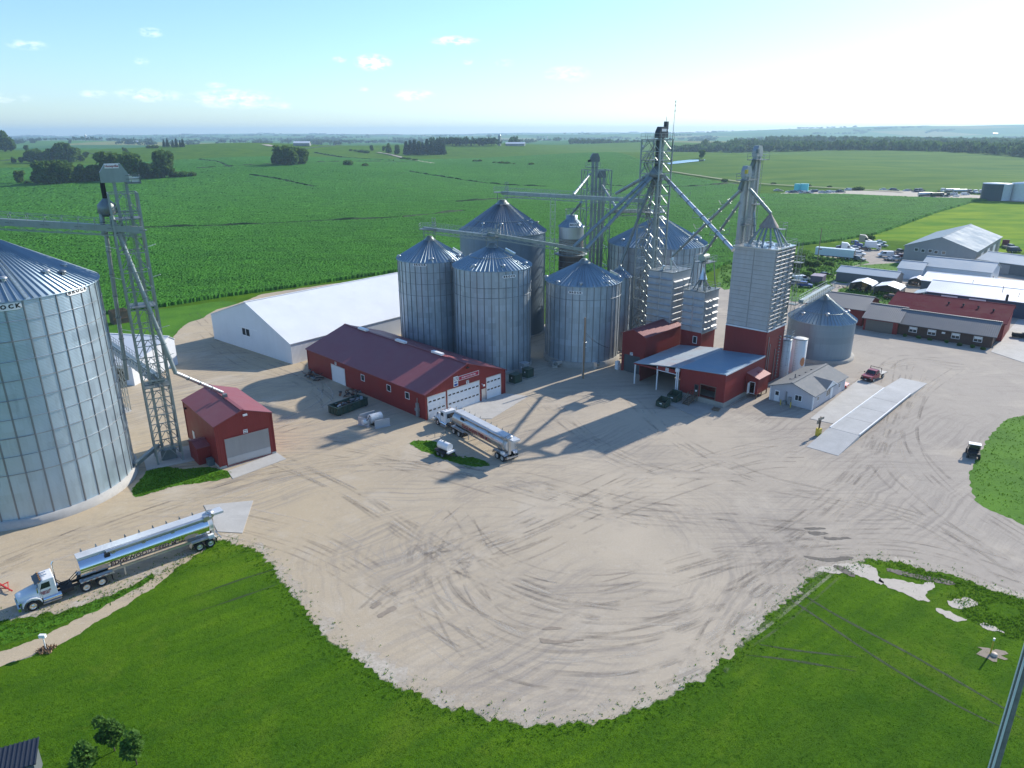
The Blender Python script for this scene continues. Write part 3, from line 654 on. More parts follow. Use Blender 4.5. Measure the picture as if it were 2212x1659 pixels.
def bin_(key, label, c, r, h, pk, wall, z0=.5, nst=34, rings=(), ribs=54, roofm=None, vents=(), sign=None, fr=.4, hatch=(), rungs=True, cap=True):
    b = BINS[key] = dict(c=c, r=r, h=h, pk=pk)
    t = thing('grain_bin', label, 'grain bin', (c[0], c[1], 0)); b['o'] = t
    MB().lathe([(r + fr, -.1), (r + fr, z0), (r - .2, z0)], 64).build('foundation', MAT_CONC_D if key != 'left' else MAT_CONC, t)
    MB().lathe([(r, z0), (r, h)], 96).build('wall', wall, t)
    if nst:
        me = MB().box(r, -.05, z0, r + .09, .05, h - .05).box(r, -.10, z0, r + .02, .10, h - .05).mesh('stiffener', STIFF)
        for k in range(nst): link('stiffener', me, t, rot=(0, 0, 2 * pi * (k + .5) / nst))
    for z in rings:
        MB().lathe([(r + .09, z - .035), (r + .14, z), (r + .09, z + .035), (r + .05, z)], 72).build('wind_ring', STIFF, t)
    rf = MB(); sl = (pk - h) / r; ro = r + .22; zo = h - sl * .22; ri = r * .09
    rf.lathe([(ro, zo - .12), (ro, zo), (ri, pk - sl * ri)], 96 if r > 6 else 48)
    for k in range(ribs):
        a = 2 * pi * k / ribs; ca, sa = cos(a), sin(a); q = (-sa, ca); w0, w1 = .10, .05
        for rr_, ww in ((ro, w0),): pass
        p0, p1 = Vector((ro * ca, ro * sa, zo)), Vector((r * .16 * ca, r * .16 * sa, pk - sl * r * .16)); n = Vector((q[0], q[1], 0)); up = Vector((ca * sl, sa * sl, 1)).normalized() * .17
        rf.add([p0 - n * w0, p0 + n * w0, p1 + n * w1, p1 - n * w1, p0 + up, p1 + up * .7], [(0, 4, 5, 3), (4, 1, 2, 5), (0, 1, 4)])
    rf.build('roof', roofm or BIN_ROOF, t)
    if cap: MB().lathe([(ri + .75, pk - sl * (ri + .75) + .08), (ri + .2, pk - sl * (ri + .2) + .22), (ri * .8, pk - sl * ri + .55), (0, pk - sl * ri + .62)], 24).build('peak_cap', GALV, t)
    for px, py in vents:
        a, rr = on_roof(b, px, py); z = pk - sl * rr
        m = MB().lathe([(.26, -.2), (.26, .32)], 10).ball((0, 0, .30), .44, .44, .28, 12, True).lathe([(.44, .30), (.26, .28)], 12)
        m.build('roof_vent', GALV_V, t, (rr * cos(a), rr * sin(a), z), (0, 0, a))
    for px, py in hatch:
        a, rr = on_roof(b, px, py); z = pk - sl * rr; sa_ = math.atan(sl)
        m = MB().box(-1.0, -.45, 0, 1.0, .45, .5).box(-1.1, -.5, .5, 1.1, .5, .58)
        m.build('roof_hatch', GALV_B, t, (rr * cos(a), rr * sin(a), z), (0, sa_, a))
    if rungs:      # roof ladder up one panel
        a = -pi / 2 + .9; m = MB()
        for s_ in (-.22, .22): m.bar((ro, s_, zo + .2), (ri, s_, pk - sl * ri + .2), .05)
        k = 0
        while k * .6 < ro - ri: m.bar((ro - k * .6, -.22, zo + .2 + sl * k * .6), (ro - k * .6, .22, zo + .2 + sl * k * .6), .04); k += 1
        m.build('roof_ladder', GALV, t, None, (0, 0, a))
    for px, py, w, hh in sign or ():
        a, z = on_wall(b, px, py); da = w / (2 * (r + .14)); m = MB(); n = 10
        for i in range(n):
            a0, a1 = -da + 2 * da * i / n, -da + 2 * da * (i + 1) / n
            e0 = hh * (.5 if 0 < i else .28); e1_ = hh * (.5 if i < n - 1 else .28); R = r + .14
            m.quad((R * cos(a0), R * sin(a0), -e0), (R * cos(a1), R * sin(a1), -e1_), (R * cos(a1), R * sin(a1), e1_), (R * cos(a0), R * sin(a0), e0))
        sg = m.build('name_plate', WHITE, t, (0, 0, z), (0, 0, a))
        text('B R O C K' if r > 5 else 'BROCK', hh * .78, LETTER_K, sg, (0, 0, 0), (0, 0, 0), bend=None) if False else None
        tx = text('B R O C K' if r > 5 else 'BROCK', hh * .8, LETTER_K, sg, (r + .15, 0, 0), (pi / 2, 0, pi / 2), 'lettering', 1.08, hh * .045, .004, r + .15)
    return t
# nearest bin at the left edge
bin_('left', 'huge shiny corrugated steel bin on a concrete ring, cropped by the left edge', (-64.17, 86.49), 11.62, 27.6, 34.0, BIN_NEAR, 1.1, 40, [27.45 - 2.28 * k for k in range(1, 10)], 92,
     vents=[(139, 577), (101, 591), (8, 607), (131, 560), (150, 567)], sign=[(166, 627, 3.4, .8), (8, 664, 3.4, .8)])
B1 = bin_('front_a', 'leftmost of the three front steel bins, rising behind the maroon-roofed red shop', (-16.97, 148.9), 6.83, 20.7, 24.85, BIN_W, .5, 34, [18.5, 16.2, 13.8], 54, vents=[(933, 562), (975, 563), (991, 555), (862, 556)], hatch=[(862, 546)], sign=[(907, 572, 2.9, .62)])
B2 = bin_('front_b', 'middle front steel bin behind the right end of the red shop', (-3.85, 141.1), 7.7, 20.49, 24.42, BIN_W, .4, 34, [17.1, 15.2], 58, vents=[(1087, 577), (1024, 577), (1135, 571)], hatch=[(1100, 547)], sign=[(1100, 597, 2.9, .62)])
B3 = bin_('front_c', 'rightmost front steel bin standing behind the bare utility pole', (14.72, 144.36), 7.65, 16.82, 20.73, BIN_W, 1.3, 34, [14.0], 58, vents=[(1205, 612), (1255, 615), (1313, 612), (1180, 600), (1337, 601)], hatch=[(1278, 558)], sign=[(1243, 632, 2.9, .62)])
B5 = bin_('back_a', 'wide dull steel bin with a rust-streaked roof behind the front bins', (-2.05, 167.68), 9.97, 23.81, 30.69, BIN_OLD, .4, 0, [], 78, BIN_ROOF_RUST, vents=[(1013, 480), (1043, 486), (1122, 486), (1148, 484), (1160, 480), (1083, 487)])
B6 = bin_('back_b', 'wide bin with dark stained wall panels behind the tall central lattice tower', (35.55, 174.69), 11.64, 20.0, 26.28, BIN_STAIN, .4, 44, [18.3, 16.4], 84, vents=[(1345, 520), (1503, 521), (1512, 518), (1325, 507), (1500, 505)], hatch=[(1478, 490)])
B8 = bin_('hopper', 'slim steel bin squeezed between the pole bin and the lattice tower', (23.0, 150.2), 2.45, 16.4, 18.3, BIN_W, .3, 14, [], 20, roofm=BIN_ROOF_RUST, rungs=False)
B9 = bin_('office', 'low squat steel bin with ladderless smooth wall beside the tall mill', (65.44, 145.87), 6.59, 8.26, 12.9, BIN_SMALL, .55, 0, [], 56, vents=[(1787, 682), (1735, 680), (1825, 678), (1833, 672)], fr=.7)
# ring stiffener on the squat bin's roof and the big back bins
for k, rr, zz in (('office', 4.6, None), ('back_a', 6.6, None), ('front_b', 4.5, None)):
    b = BINS[k]; z = b['h'] + (b['pk'] - b['h']) * (1 - rr / b['r']) + .16
    MB().lathe([(rr - .04, z), (rr, z + .06), (rr + .04, z), (rr, z - .06)], 48).build('roof_ring', GALV, b['o'])
# tower dryer with the sooty body
t = thing('grain_dryer', 'slim tower dryer with a pale banded top and sooty black body', 'grain dryer', (13.3, 160.0, 0))
DRY = galv_mat('dryer_sheet', (.48, .50, .51), .0, 10, 2.0, .08)
SOOT = galv_mat('sooty_sheet', (.085, .075, .068), .0, 12, 1.6, .25, ((.28, .25, .22), .4), rough=.6, metal=.4)
MB().lathe([(2.76, 23.0), (2.76, 25.6)], 40).build('drum', DRY, t)
MB().lathe([(2.72, .0), (2.72, 19.0)], 40).build('drying_column', SOOT, t)
MB().lathe([(2.74, 19.0), (2.74, 23.0)], 40).build('sooty_band', galv_mat('brown_sheet', (.20, .175, .15), 0, 12, 2., .15, rough=.5, metal=.5), t)
rf = MB().lathe([(2.95, 25.5), (1.25, 27.0), (1.25, 27.9), (0, 28.0)], 40)
for k in range(20):
    a = 2 * pi * k / 20; rf.bar((2.95 * cos(a), 2.95 * sin(a), 25.56), (1.3 * cos(a), 1.3 * sin(a), 27.06), .09)
rf.build('roof', BIN_ROOF, t)
for z, rr in ((19.4, 3.7), (13.2, 3.7), (7.2, 3.7)):
    m = MB().lathe([(2.75, z), (rr, z), (rr, z + .12), (2.75, z + .12)], 40)
    w = m.build('catwalk', GALV_D, t); m = MB()
    for k in range(20):
        a = 2 * pi * k / 20; m.bar((rr * cos(a), rr * sin(a), z), (rr * cos(a), rr * sin(a), z + 1.1), .05)
    for zz in (.55, 1.1): m.lathe([(rr - .03, z + zz), (rr + .03, z + zz), (rr, z + zz + .05)], 40)
    m.build('railing', GALV, w)
for z in (14.8, 16.6, 18.0, 20.9, 22.9): MB().lathe([(2.76, z - .05), (2.84, z), (2.76, z + .05)], 40).build('band', GALV, t)
m = MB()
for k in range(10):
    a = 2 * pi * k / 10; m.bar((1.45 * cos(a), 1.45 * sin(a), 27.8), (1.45 * cos(a), 1.45 * sin(a), 29.2), .05)
m.lathe([(1.42, 29.1), (1.48, 29.1), (1.45, 29.2)], 24).lathe([(1.42, 28.5), (1.48, 28.5), (1.45, 28.55)], 24)
m.build('top_railing', GALV, t)
b = dict(c=(13.3, 160.0), r=2.76); a, z = on_wall(b, 1241, 486)
m = MB()
for i in range(8):
    a0, a1 = -.4 + .1 * i, -.3 + .1 * i; R = 2.80
    m.quad((R * cos(a0), R * sin(a0), -.45), (R * cos(a1), R * sin(a1), -.45), (R * cos(a1), R * sin(a1), .45), (R * cos(a0), R * sin(a0), .45))
sg = m.build('name_plate', WHITE, t, (0, 0, z), (0, 0, a)); text('BROCK', .62, LETTER_K, sg, (2.81, 0, 0), (pi / 2, 0, pi / 2), 'lettering', 1.0, .015, .004, 2.81)

# ================================================================ towers, elevators, conveyors, spouts
def lattice(t, half, H, bay, mat, leg=.22, br=.09, zs=0.0, sides=4):
    cs = [(-half, -half), (half, -half), (half, half), (-half, half)]
    for x, y in cs: MB().box(x - leg / 2, y - leg / 2, zs, x + leg / 2, y + leg / 2, H).build('column', mat, t)
    nb = max(1, round((H - zs) / bay)); bh = (H - zs) / nb
    for s_ in range(sides):
        (x0, y0), (x1, y1) = cs[s_], cs[(s_ + 1) % 4]; m = MB()
        for k in range(nb):
            z0, z1 = zs + k * bh, zs + (k + 1) * bh
            m.bar((x0, y0, z1), (x1, y1, z1), br)
            m.bar((x0, y0, z0), ((x0 + x1) / 2, (y0 + y1) / 2, z1), br * .8); m.bar((x1, y1, z0), ((x0 + x1) / 2, (y0 + y1) / 2, z1), br * .8)
        m.build('bracing', mat, t)
def railing(m, pts, z, h=1.1, w=.05, closed=True, step=1.6, rails=(.55, 1.0)):
    n = len(pts)
    for i in range(n if closed else n - 1):
        a, b = Vector((*pts[i], z)), Vector((*pts[(i + 1) % n], z)); L = (b - a).length; k = max(1, int(L / step))
        for j in range(k): q = a + (b - a) * j / k; m.bar(q, q + Vector((0, 0, h)), w)
        for r_ in rails: m.bar(a + Vector((0, 0, h * r_)), b + Vector((0, 0, h * r_)), w)
    return m
def platform(t, x0, y0, x1, y1, z, mat=None, rail=True):
    p = MB().box(x0, y0, z, x1, y1, z + .12).build('platform', mat or GALV_D, t)
    if rail: railing(MB(), [(x0, y0), (x1, y0), (x1, y1), (x0, y1)], z + .1).build('railing', GALV, p)
    return p
def ladder(t, x, y, z0, z1, mat=None, cage=True):
    m = MB()
    for s_ in (-.22, .22): m.bar((x + s_, y, z0), (x + s_, y, z1), .05)
    z = z0
    while z < z1: m.bar((x - .22, y, z), (x + .22, y, z), .035); z += .5
    if cage:
        z = z0 + 2.5
        while z < z1:
            m.path([(x + .38 * cos(a), y - .38 + .38 * sin(a) * 1.0, z) for a in np.linspace(0, -pi, 6)], .025, 4); z += 1.4
        for a in (-.5, -pi / 2, -pi + .5): m.bar((x + .38 * cos(a), y - .38 + .38 * sin(a), z0 + 2.5), (x + .38 * cos(a), y - .38 + .38 * sin(a), z1), .03)
    return m.build('ladder', mat or GALV, t)
def casing(t, x, y, z0, z1, w=.55, d=.4, mat=None):
    m = MB().box(x - w / 2, y - d / 2, z0, x + w / 2, y + d / 2, z1); z = z0 + 2
    while z < z1: m.box(x - w / 2 - .05, y - d / 2 - .05, z, x + w / 2 + .05, y + d / 2 + .05, z + .1); z += 3.0
    return m.build('casing', mat or GALV, t)
def head(t, x, y, z, L=2.6, w=.9, h=1.9, mat=None, ax=0):
    """elevator head: hump-backed housing along local x"""
    pr = [(-L / 2, 0), (L / 2, 0), (L / 2, h * .45), (L * .28, h), (-L * .28, h), (-L / 2, h * .55)]
    return MB().extr([(p[0], -w / 2, p[1]) for p in pr], (0, w, 0)).build('head', mat or GALV_D, t, (x, y, z), (0, 0, ax))
def spout(label, p, q, r=.28, fl=5, cross=(), mat=None, name='grain_spout'):
    p, q = Vector(p), Vector(q); t = thing(name, label, 'grain spout', p)
    MB().tube((0, 0, 0), q - p, r, 10).build('pipe', mat or GALV, t)
    d = (q - p)
    for k in range(1, fl + 1):
        c = d * k / (fl + 1); u = d.normalized() * .05; MB().tube(c - u, c + u, r + .09, 10).build('flange', GALV_D, t)
    for f, w in cross:
        c = d * f; s_ = d.cross(Vector((0, 0, 1))).normalized(); up = s_.cross(d).normalized()
        m = MB().bar(c - s_ * w, c + s_ * w, .08).bar(c - s_ * w, c - s_ * w * .9 + up * w * .7, .06).bar(c + s_ * w, c + s_ * w * .9 + up * w * .7, .06).bar(c - s_ * w * .9 + up * w * .7, c, .05).bar(c + s_ * w * .9 + up * w * .7, c, .05)
        m.build('truss_brace', GALV, t)
    return t
def conveyor(label, p, q, w=.75, h=.55, walk=True, mat=None, truss=True, side=1):
    """enclosed drag conveyor with a grated walkway and hand rails along one side"""
    p, q = Vector(p), Vector(q); t = thing('overhead_conveyor', label, 'conveyor', p); d = q - p
    s_ = d.cross(Vector((0, 0, 1))).normalized() * side; L = d.length; n = max(2, int(L / 3)); up = Vector((0, 0, 1))
    MB().bar((0, 0, 0), d, w, h, (0, 0, 1)).build('trough', mat or GALV, t)
    m = MB()
    for k in range(n + 1):
        c = d * k / n; m.bar(c - s_ * (w / 2 + .04), c + s_ * (w / 2 + .04), .09, h + .1, d.normalized())
    m.build('trough_rib', GALV_D, t)
    if walk:
        o = s_ * (w / 2 + .5); MB().bar(o - up * .1, o + d - up * .1, .85, .07, (0, 0, 1)).build('walkway', GALV_D, t)
        m = MB()
        for oo in (s_ * (w / 2 + .95), -s_ * (w / 2 + .05)):
            for k in range(n * 2 + 1): c = oo + d * k / (n * 2); m.bar(c - up * .2, c + up * 1.1, .05)
            for z in (.55, 1.1): m.bar(oo + up * z, oo + d + up * z, .05)
        if truss:
            for oo in (s_ * (w / 2 + .95),):
                for k in range(n * 2): m.bar(oo + d * k / (n * 2) - up * .2, oo + d * (k + 1) / (n * 2) + up * 1.1, .04)
            for oo in (s_ * (w / 2 + .2), -s_ * (w / 2)):
                m.bar(oo - up * .9, oo + d - up * .9, .08)
                for k in range(n * 2): m.bar(oo + d * k / (n * 2) - up * (.9 if k % 2 else .2), oo + d * (k + 1) / (n * 2) - up * (.2 if k % 2 else .9), .05)
        m.build('truss_railing', GALV, t)
    return t

# --- left lattice tower with its bucket elevator
LT = Vector((-50.4, 94.96, 0)); LTR = radians(31)
t = thing('lattice_tower', 'galvanised lattice tower standing between the huge bin and the pit shed', 'tower', LT, LTR)
lattice(t, 1.68, 37.9, 2.5, GALV, .24, .11)
slab([(LT.x + 3.3 * (a * cos(LTR) - b_ * sin(LTR)), LT.y + 3.3 * (a * sin(LTR) + b_ * cos(LTR))) for a, b_ in ((-1, -.8), (1, -.8), (1, 1), (-1, 1))], .12)
platform(t, -1.68, -1.68, 1.68, 1.68, 11.6); platform(t, -1.68, -1.68, 1.68, 1.68, 34.6); platform(t, -1.68, -1.68, 1.68, 1.68, 23.0, None, False)
ladder(t, .6, .4, 0.2, 39.0)
for z in (16, 20, 27, 31):
    MB().bar((-1.7, -1.7, z), (-3.0, -2.0, z + .5), .07).build('spout_bracket', GALV_B, t); MB().bar((1.7, -1.7, z), (2.7, -2.5, z + .4), .07).build('spout_bracket', GALV_B, t)
e = thing('bucket_elevator', 'twin-leg bucket elevator inside the left lattice tower with a boxy head', 'bucket elevator', LT, LTR)
casing(e, -.68, 0, .3, 39.3, .36, .34); casing(e, .68, 0, .3, 39.3, .36, .34)
hd = head(e, -.5, 0, 39.2, 3.2, 1.1, 2.3, GALV)
pl = MB().box(-.6, -.7, 0, .0, -.62, .0).box(-.95, -.57, 1.75, .65, -.56, 2.3).build('sign', WHITE, hd); text('Honeyville', .42, LETTER_R, pl, (-.15, -.58, 2.02), (pi / 2, 0, 0), 'lettering', .85, .01)
MB().box(1.2, -.9, -.2, 2.9, .9, 0).box(1.2, -.9, .35, 2.9, -.84, .45).box(1.2, -.9, .8, 2.9, -.84, .9).box(2.84, -.9, 0, 2.9, .9, .9).build('motor_deck', GALV_D, hd)
MB().tube((1.6, -.5, .5), (1.6, .4, .5), .42, 12).box(1.9, -.3, 0, 2.8, .3, .6).build('motor', GALV_B, hd)
MB().box(-1.0, -.55, .0, 1.0, .55, 1.6).build('boot', GALV_D, e)
m = MB().tube((-2.0, 0, 39.2), (-2.0, 0, 37.3), .3, 10); m.build('flexible_spout', BLACK, e)
m = MB().lathe([(.3, 2.3), (1.05, 1.5), (1.15, .5), (.5, 0)], 8, (-2.0, 0, 35.0)); m.build('distributor', GALV_D, e)
def LTp(x, y, z): return Vector((LT.x + x * cos(LTR) - y * sin(LTR), LT.y + x * sin(LTR) + y * cos(LTR), z))
spout('long grey pipe slanting down the face of the left lattice tower', LTp(-1.7, -1.0, 35.2), G(369, 800, 13.0) if False else LTp(2.55, -2.2, 13.4), .29, 9)
pitp = G(480, 848, 8.6)
spout('shiny pipe running from the left tower down to the pit shed roof', LTp(2.55, -2.2, 13.5), pitp, .27, 3, mat=GALV_B)
spout('short steel pipe dropping from the left tower onto its upper conveyor', LTp(-2.7, .2, 36.0), LTp(-2.9, 0, 32.6), .3, 1)
spout('vertical pipe left of the lattice tower feeding the lower conveyor', LTp(-2.6, .6, 33.5), LTp(-3.4, 1.8, 12.4), .27, 6)
conveyor('high conveyor bridge from the left lattice tower to the huge bin', LTp(1.6, -1.5, 33.2), (-64.17, 86.49, 35.4), .8, .8)
conveyor('lower slanted conveyor running from the left tower behind the huge bin', LTp(.8, .2, 12.1), G(215, 725, 11.5) , .75, .6, side=-1)
conveyor('small floor conveyor curling from the huge bin into the left elevator boot', (-52.9, 90.2, 1.3), LTp(-1.2, -.5, 2.6), .6, .5, walk=False)
# thin guyed mast behind the huge bin
t = thing('lattice_mast', 'thin lattice post holding the lower conveyor beside the huge bin', 'mast', G(276, 888))
lattice(t, .4, 10.6, 1.4, GALV, .08, .04); slab([(p.x, p.y) for p in (G(262, 884), G(270, 894), G(285, 889), G(277, 880))], .12)

# --- central tower
MT = Vector((29.7, 152.4, 0)); MTR = radians(46)
t = thing('lattice_tower', 'tallest lattice tower at the centre with spouts fanning out', 'tower', MT, MTR)
lattice(t, 2.25, 43.6, 2.2, GALV, .24, .13)
for z in (35.8, 29.2, 39.6): platform(t, -2.25, -2.25, 2.25, 2.25, z)
platform(t, -2.4, -2.4, 2.4, 2.4, 43.6)
m = MB()
for k in range(10):                     # zigzag stair in the tower
    z0 = 2 + 4.1 * k; x0, x1 = (-1.9, 1.9) if k % 2 else (1.9, -1.9)
    m.bar((x0, 1.7, z0), (x1, 1.7, z0 + 4.1), .08, .25).bar((x0, 1.0, z0), (x1, 1.0, z0 + 4.1), .08, .25).bar((x0, 1.7, z0 + 1), (x1, 1.7, z0 + 5.1), .05).bar((x0, 1.0, z0 + 1), (x1, 1.0, z0 + 5.1), .05)
m.build('stair', GALV_D, t)
e = thing('bucket_elevator', 'tall twin-leg elevator in the central tower with a dark humped head', 'bucket elevator', MT, MTR)
casing(e, -.62, -.9, .3, 44.0, .46, .42); casing(e, .62, -.9, .3, 44.0, .46, .42)
DARKST = M('dark_painted_steel', (.06, .065, .07), .5, .3, .2)
hd = head(e, 0, -.9, 44.0, 3.2, 1.1, 2.1, DARKST)
MB().box(1.1, -.35, 1.6, 1.8, .35, 3.1).build('exhaust_hood', DARKST, hd); MB().tube((1.4, 0, 3.1), (1.4, 0, 4.0), .04, 5).build('lightning_rod', DARKST, hd)
sg = MB().box(-.9, -.58, 1.2, .8, -.56, 1.7).build('sign', WHITE, hd)
m = MB().tube((-1.3, -.9, 43.8), (-1.3, -.9, 38.4), .32, 10); m.build('drop_pipe', DARKST, e)
m = MB().lathe([(.34, 2.4), (1.3, 1.2), (1.4, .4), (.5, 0)], 10, (-1.3, -.9, 36.2)); m.build('distributor', GALV_D, e)
t = thing('radio_mast', 'thin whip antenna on the rail of the tallest tower', 'antenna', (MT.x + 2.9, MT.y - .6, 43.7))
m = MB().tube((0, 0, 0), (.15, 0, 7.4), .06, 6, .025)
for z in (5.2, 6.2, 6.9): m.tube((0.13, 0, z), (.14, 0, z + .35), .10, 6)
m.build('rod', GALV_D, t)
for px, py in ((1376, 310), (1434, 337)):
    t = thing('flood_light', 'small white flood lamp on the %s rail of the central tower' % ('left' if px < 1400 else 'right'), 'lamp', MT + Vector(((-2.9, .0, 42.2) if px < 1400 else (2.5, -.4, 43.7))))
    MB().box(-.2, -.2, 0, .2, .2, .35).build('housing', WHITE, t); MB().bar((0, 0, 0), (0, 0, -.5), .06).build('bracket', GALV_D, t)
def MTp(x, y, z): return Vector((MT.x + x * cos(MTR) - y * sin(MTR), MT.y + x * sin(MTR) + y * cos(MTR), z))
D0 = MTp(-1.3, -.9, 37.2)
conveyor('upper conveyor bridge from the rust-roofed bin to the central tower', (-2.05, 167.68, 32.1), MTp(-1.6, .9, 31.6), .85, .75, side=-1)
conveyor('short conveyor bridge at the peak of the stained bin, below the upper one', G(1322, 457, 29.4), G(1432, 456, 28.2), .8, .7)
conveyor('front conveyor bridge between the leftmost and middle front bins', (-18.2, 149.9, 26.4), (-3.0, 140.6, 25.9), .75, .6, side=-1)
conveyor('front conveyor bridge from the middle front bin to the pole bin', (-4.6, 141.2, 26.4), (15.4, 144.2, 22.6), .75, .6, side=-1)
conveyor('bright conveyor bridge from the mill tower to the squat bin', (53.4, 128.6, hgt((53.4, 128.6), 652)), (66.2, 146.6, 14.6), .8, .7)
spout('thick pipe from the central tower down to the pole bin conveyor, nearest of two', D0, (15.0, 143.4, 23.0), .36, 6)
spout('thick pipe from the central tower down to the pole bin conveyor, farther of two', D0 + Vector((0, .5, .4)), (12.6, 144.8, 23.3), .34, 6)
spout('pipe from the central tower to the hood on the upper conveyor', D0 + Vector((-.3, .6, .2)), G(1331, 418, 32.5), .34, 3)
spout('steep pipe inside the central tower bending to the stained bin', D0 + Vector((.2, .6, -.5)), (30.2, 161.8, 27.0), .32, 5)
spout('brownish pipe dropping from the central tower to the slim bin', D0 + Vector((-.2, .3, -.8)), (23.2, 150.4, 19.0), .30, 5, mat=GALV_D)
spout('bright pipe slanting right from the central tower to the mill roof', MTp(1.2, -1.2, 36.6), G(1584, 540, 25.6), .38, 9, [(.32, 1.4), (.6, 2.2), (.82, 2.0)], GALV_B)
for b_, w_ in ((B1, 'leftmost front'), (B2, 'middle front'), (B5, 'rust-roofed')):
    k = {B1: 'front_a', B2: 'front_b', B5: 'back_a'}[b_]; bb = BINS[k]
    t = thing('access_platform', 'railed service platform on the peak of the %s bin' % w_, 'platform', (bb['c'][0], bb['c'][1], bb['pk'] + .3))
    for x, y in ((-1, -1), (1, -1), (1, 1), (-1, 1)): MB().bar((x * 1.1, y * 1.1, -.9), (x * 1.1, y * 1.1, 1.2), .09).build('leg', GALV_D, t)
    platform(t, -1.9, -1.3, 1.3, 1.3, 1.2)
    m = MB()
    for i in range(6): a = pi / 3 * i; m.bar((1.0 + .4 * cos(a), .4 * sin(a), 1.3), (1.0 + .4 * cos(a), .4 * sin(a), 3.6), .05)
    for z in (1.9, 2.6, 3.3): m.lathe([(.38, z), (.42, z), (.40, z + .05)], 10, (1.0, 0, 0))
    m.build('ladder_cage', GALV, t)
# --- back tower
BT = Vector((20.5, 178, 0)); t = thing('lattice_tower', 'slender lattice tower farther back, left of the tallest one', 'tower', BT, radians(8))
lattice(t, 2.95, 36.6, 4.6, GALV, .22, .14)
for z in (31.5,): platform(t, -1.4, -1.4, 2.4, 1.4, z)
e = thing('bucket_elevator', 'bucket elevator sticking out above the back lattice tower', 'bucket elevator', BT, radians(8))
casing(e, -.95, 0, .3, 38.6, .6, .5); casing(e, -.05, 0, .3, 38.6, .6, .5); head(e, -.5, 0, 38.5, 2.2, 1.0, 1.9); platform(e, -2.6, -.9, .7, .9, 37.2); MB().tube((-2.2, 0, 38.6), (-1.2, 0, 38.9), .3, 10).build('motor', DARKST, e)
e = thing('bucket_elevator', 'lower bucket elevator inside the back lattice tower', 'bucket elevator', BT + Vector((1.3, .2, 0)), radians(8))
casing(e, -.4, 0, .3, 35.0, .55, .5); casing(e, .5, 0, .3, 35.0, .55, .5); head(e, 0, 0, 34.8, 2.0, 1.0, 1.8); ladder(e, .05, -.5, .3, 34.5)
spout('green-grey pipe from the back tower down to the upper conveyor', BT + Vector((-1.6, -.4, 35.6)), G(1239, 421, 32.6), .3, 3)
spout('pipe from the back tower down to the short conveyor bridge', BT + Vector((1.4, -.4, 33.0)), G(1331, 449, 29.8), .28, 3)
spout('small pipe running from the upper conveyor into the tower dryer', G(1256, 437, 31.5), (13.3, 159.9, 28.2), .26, 2)
t = thing('lattice_mast', 'pale lattice mast behind the rust-roofed bin under the upper conveyor', 'mast', (9.6, 168.8, 0))
lattice(t, .55, 31.0, 1.6, GALV_B, .07, .035)
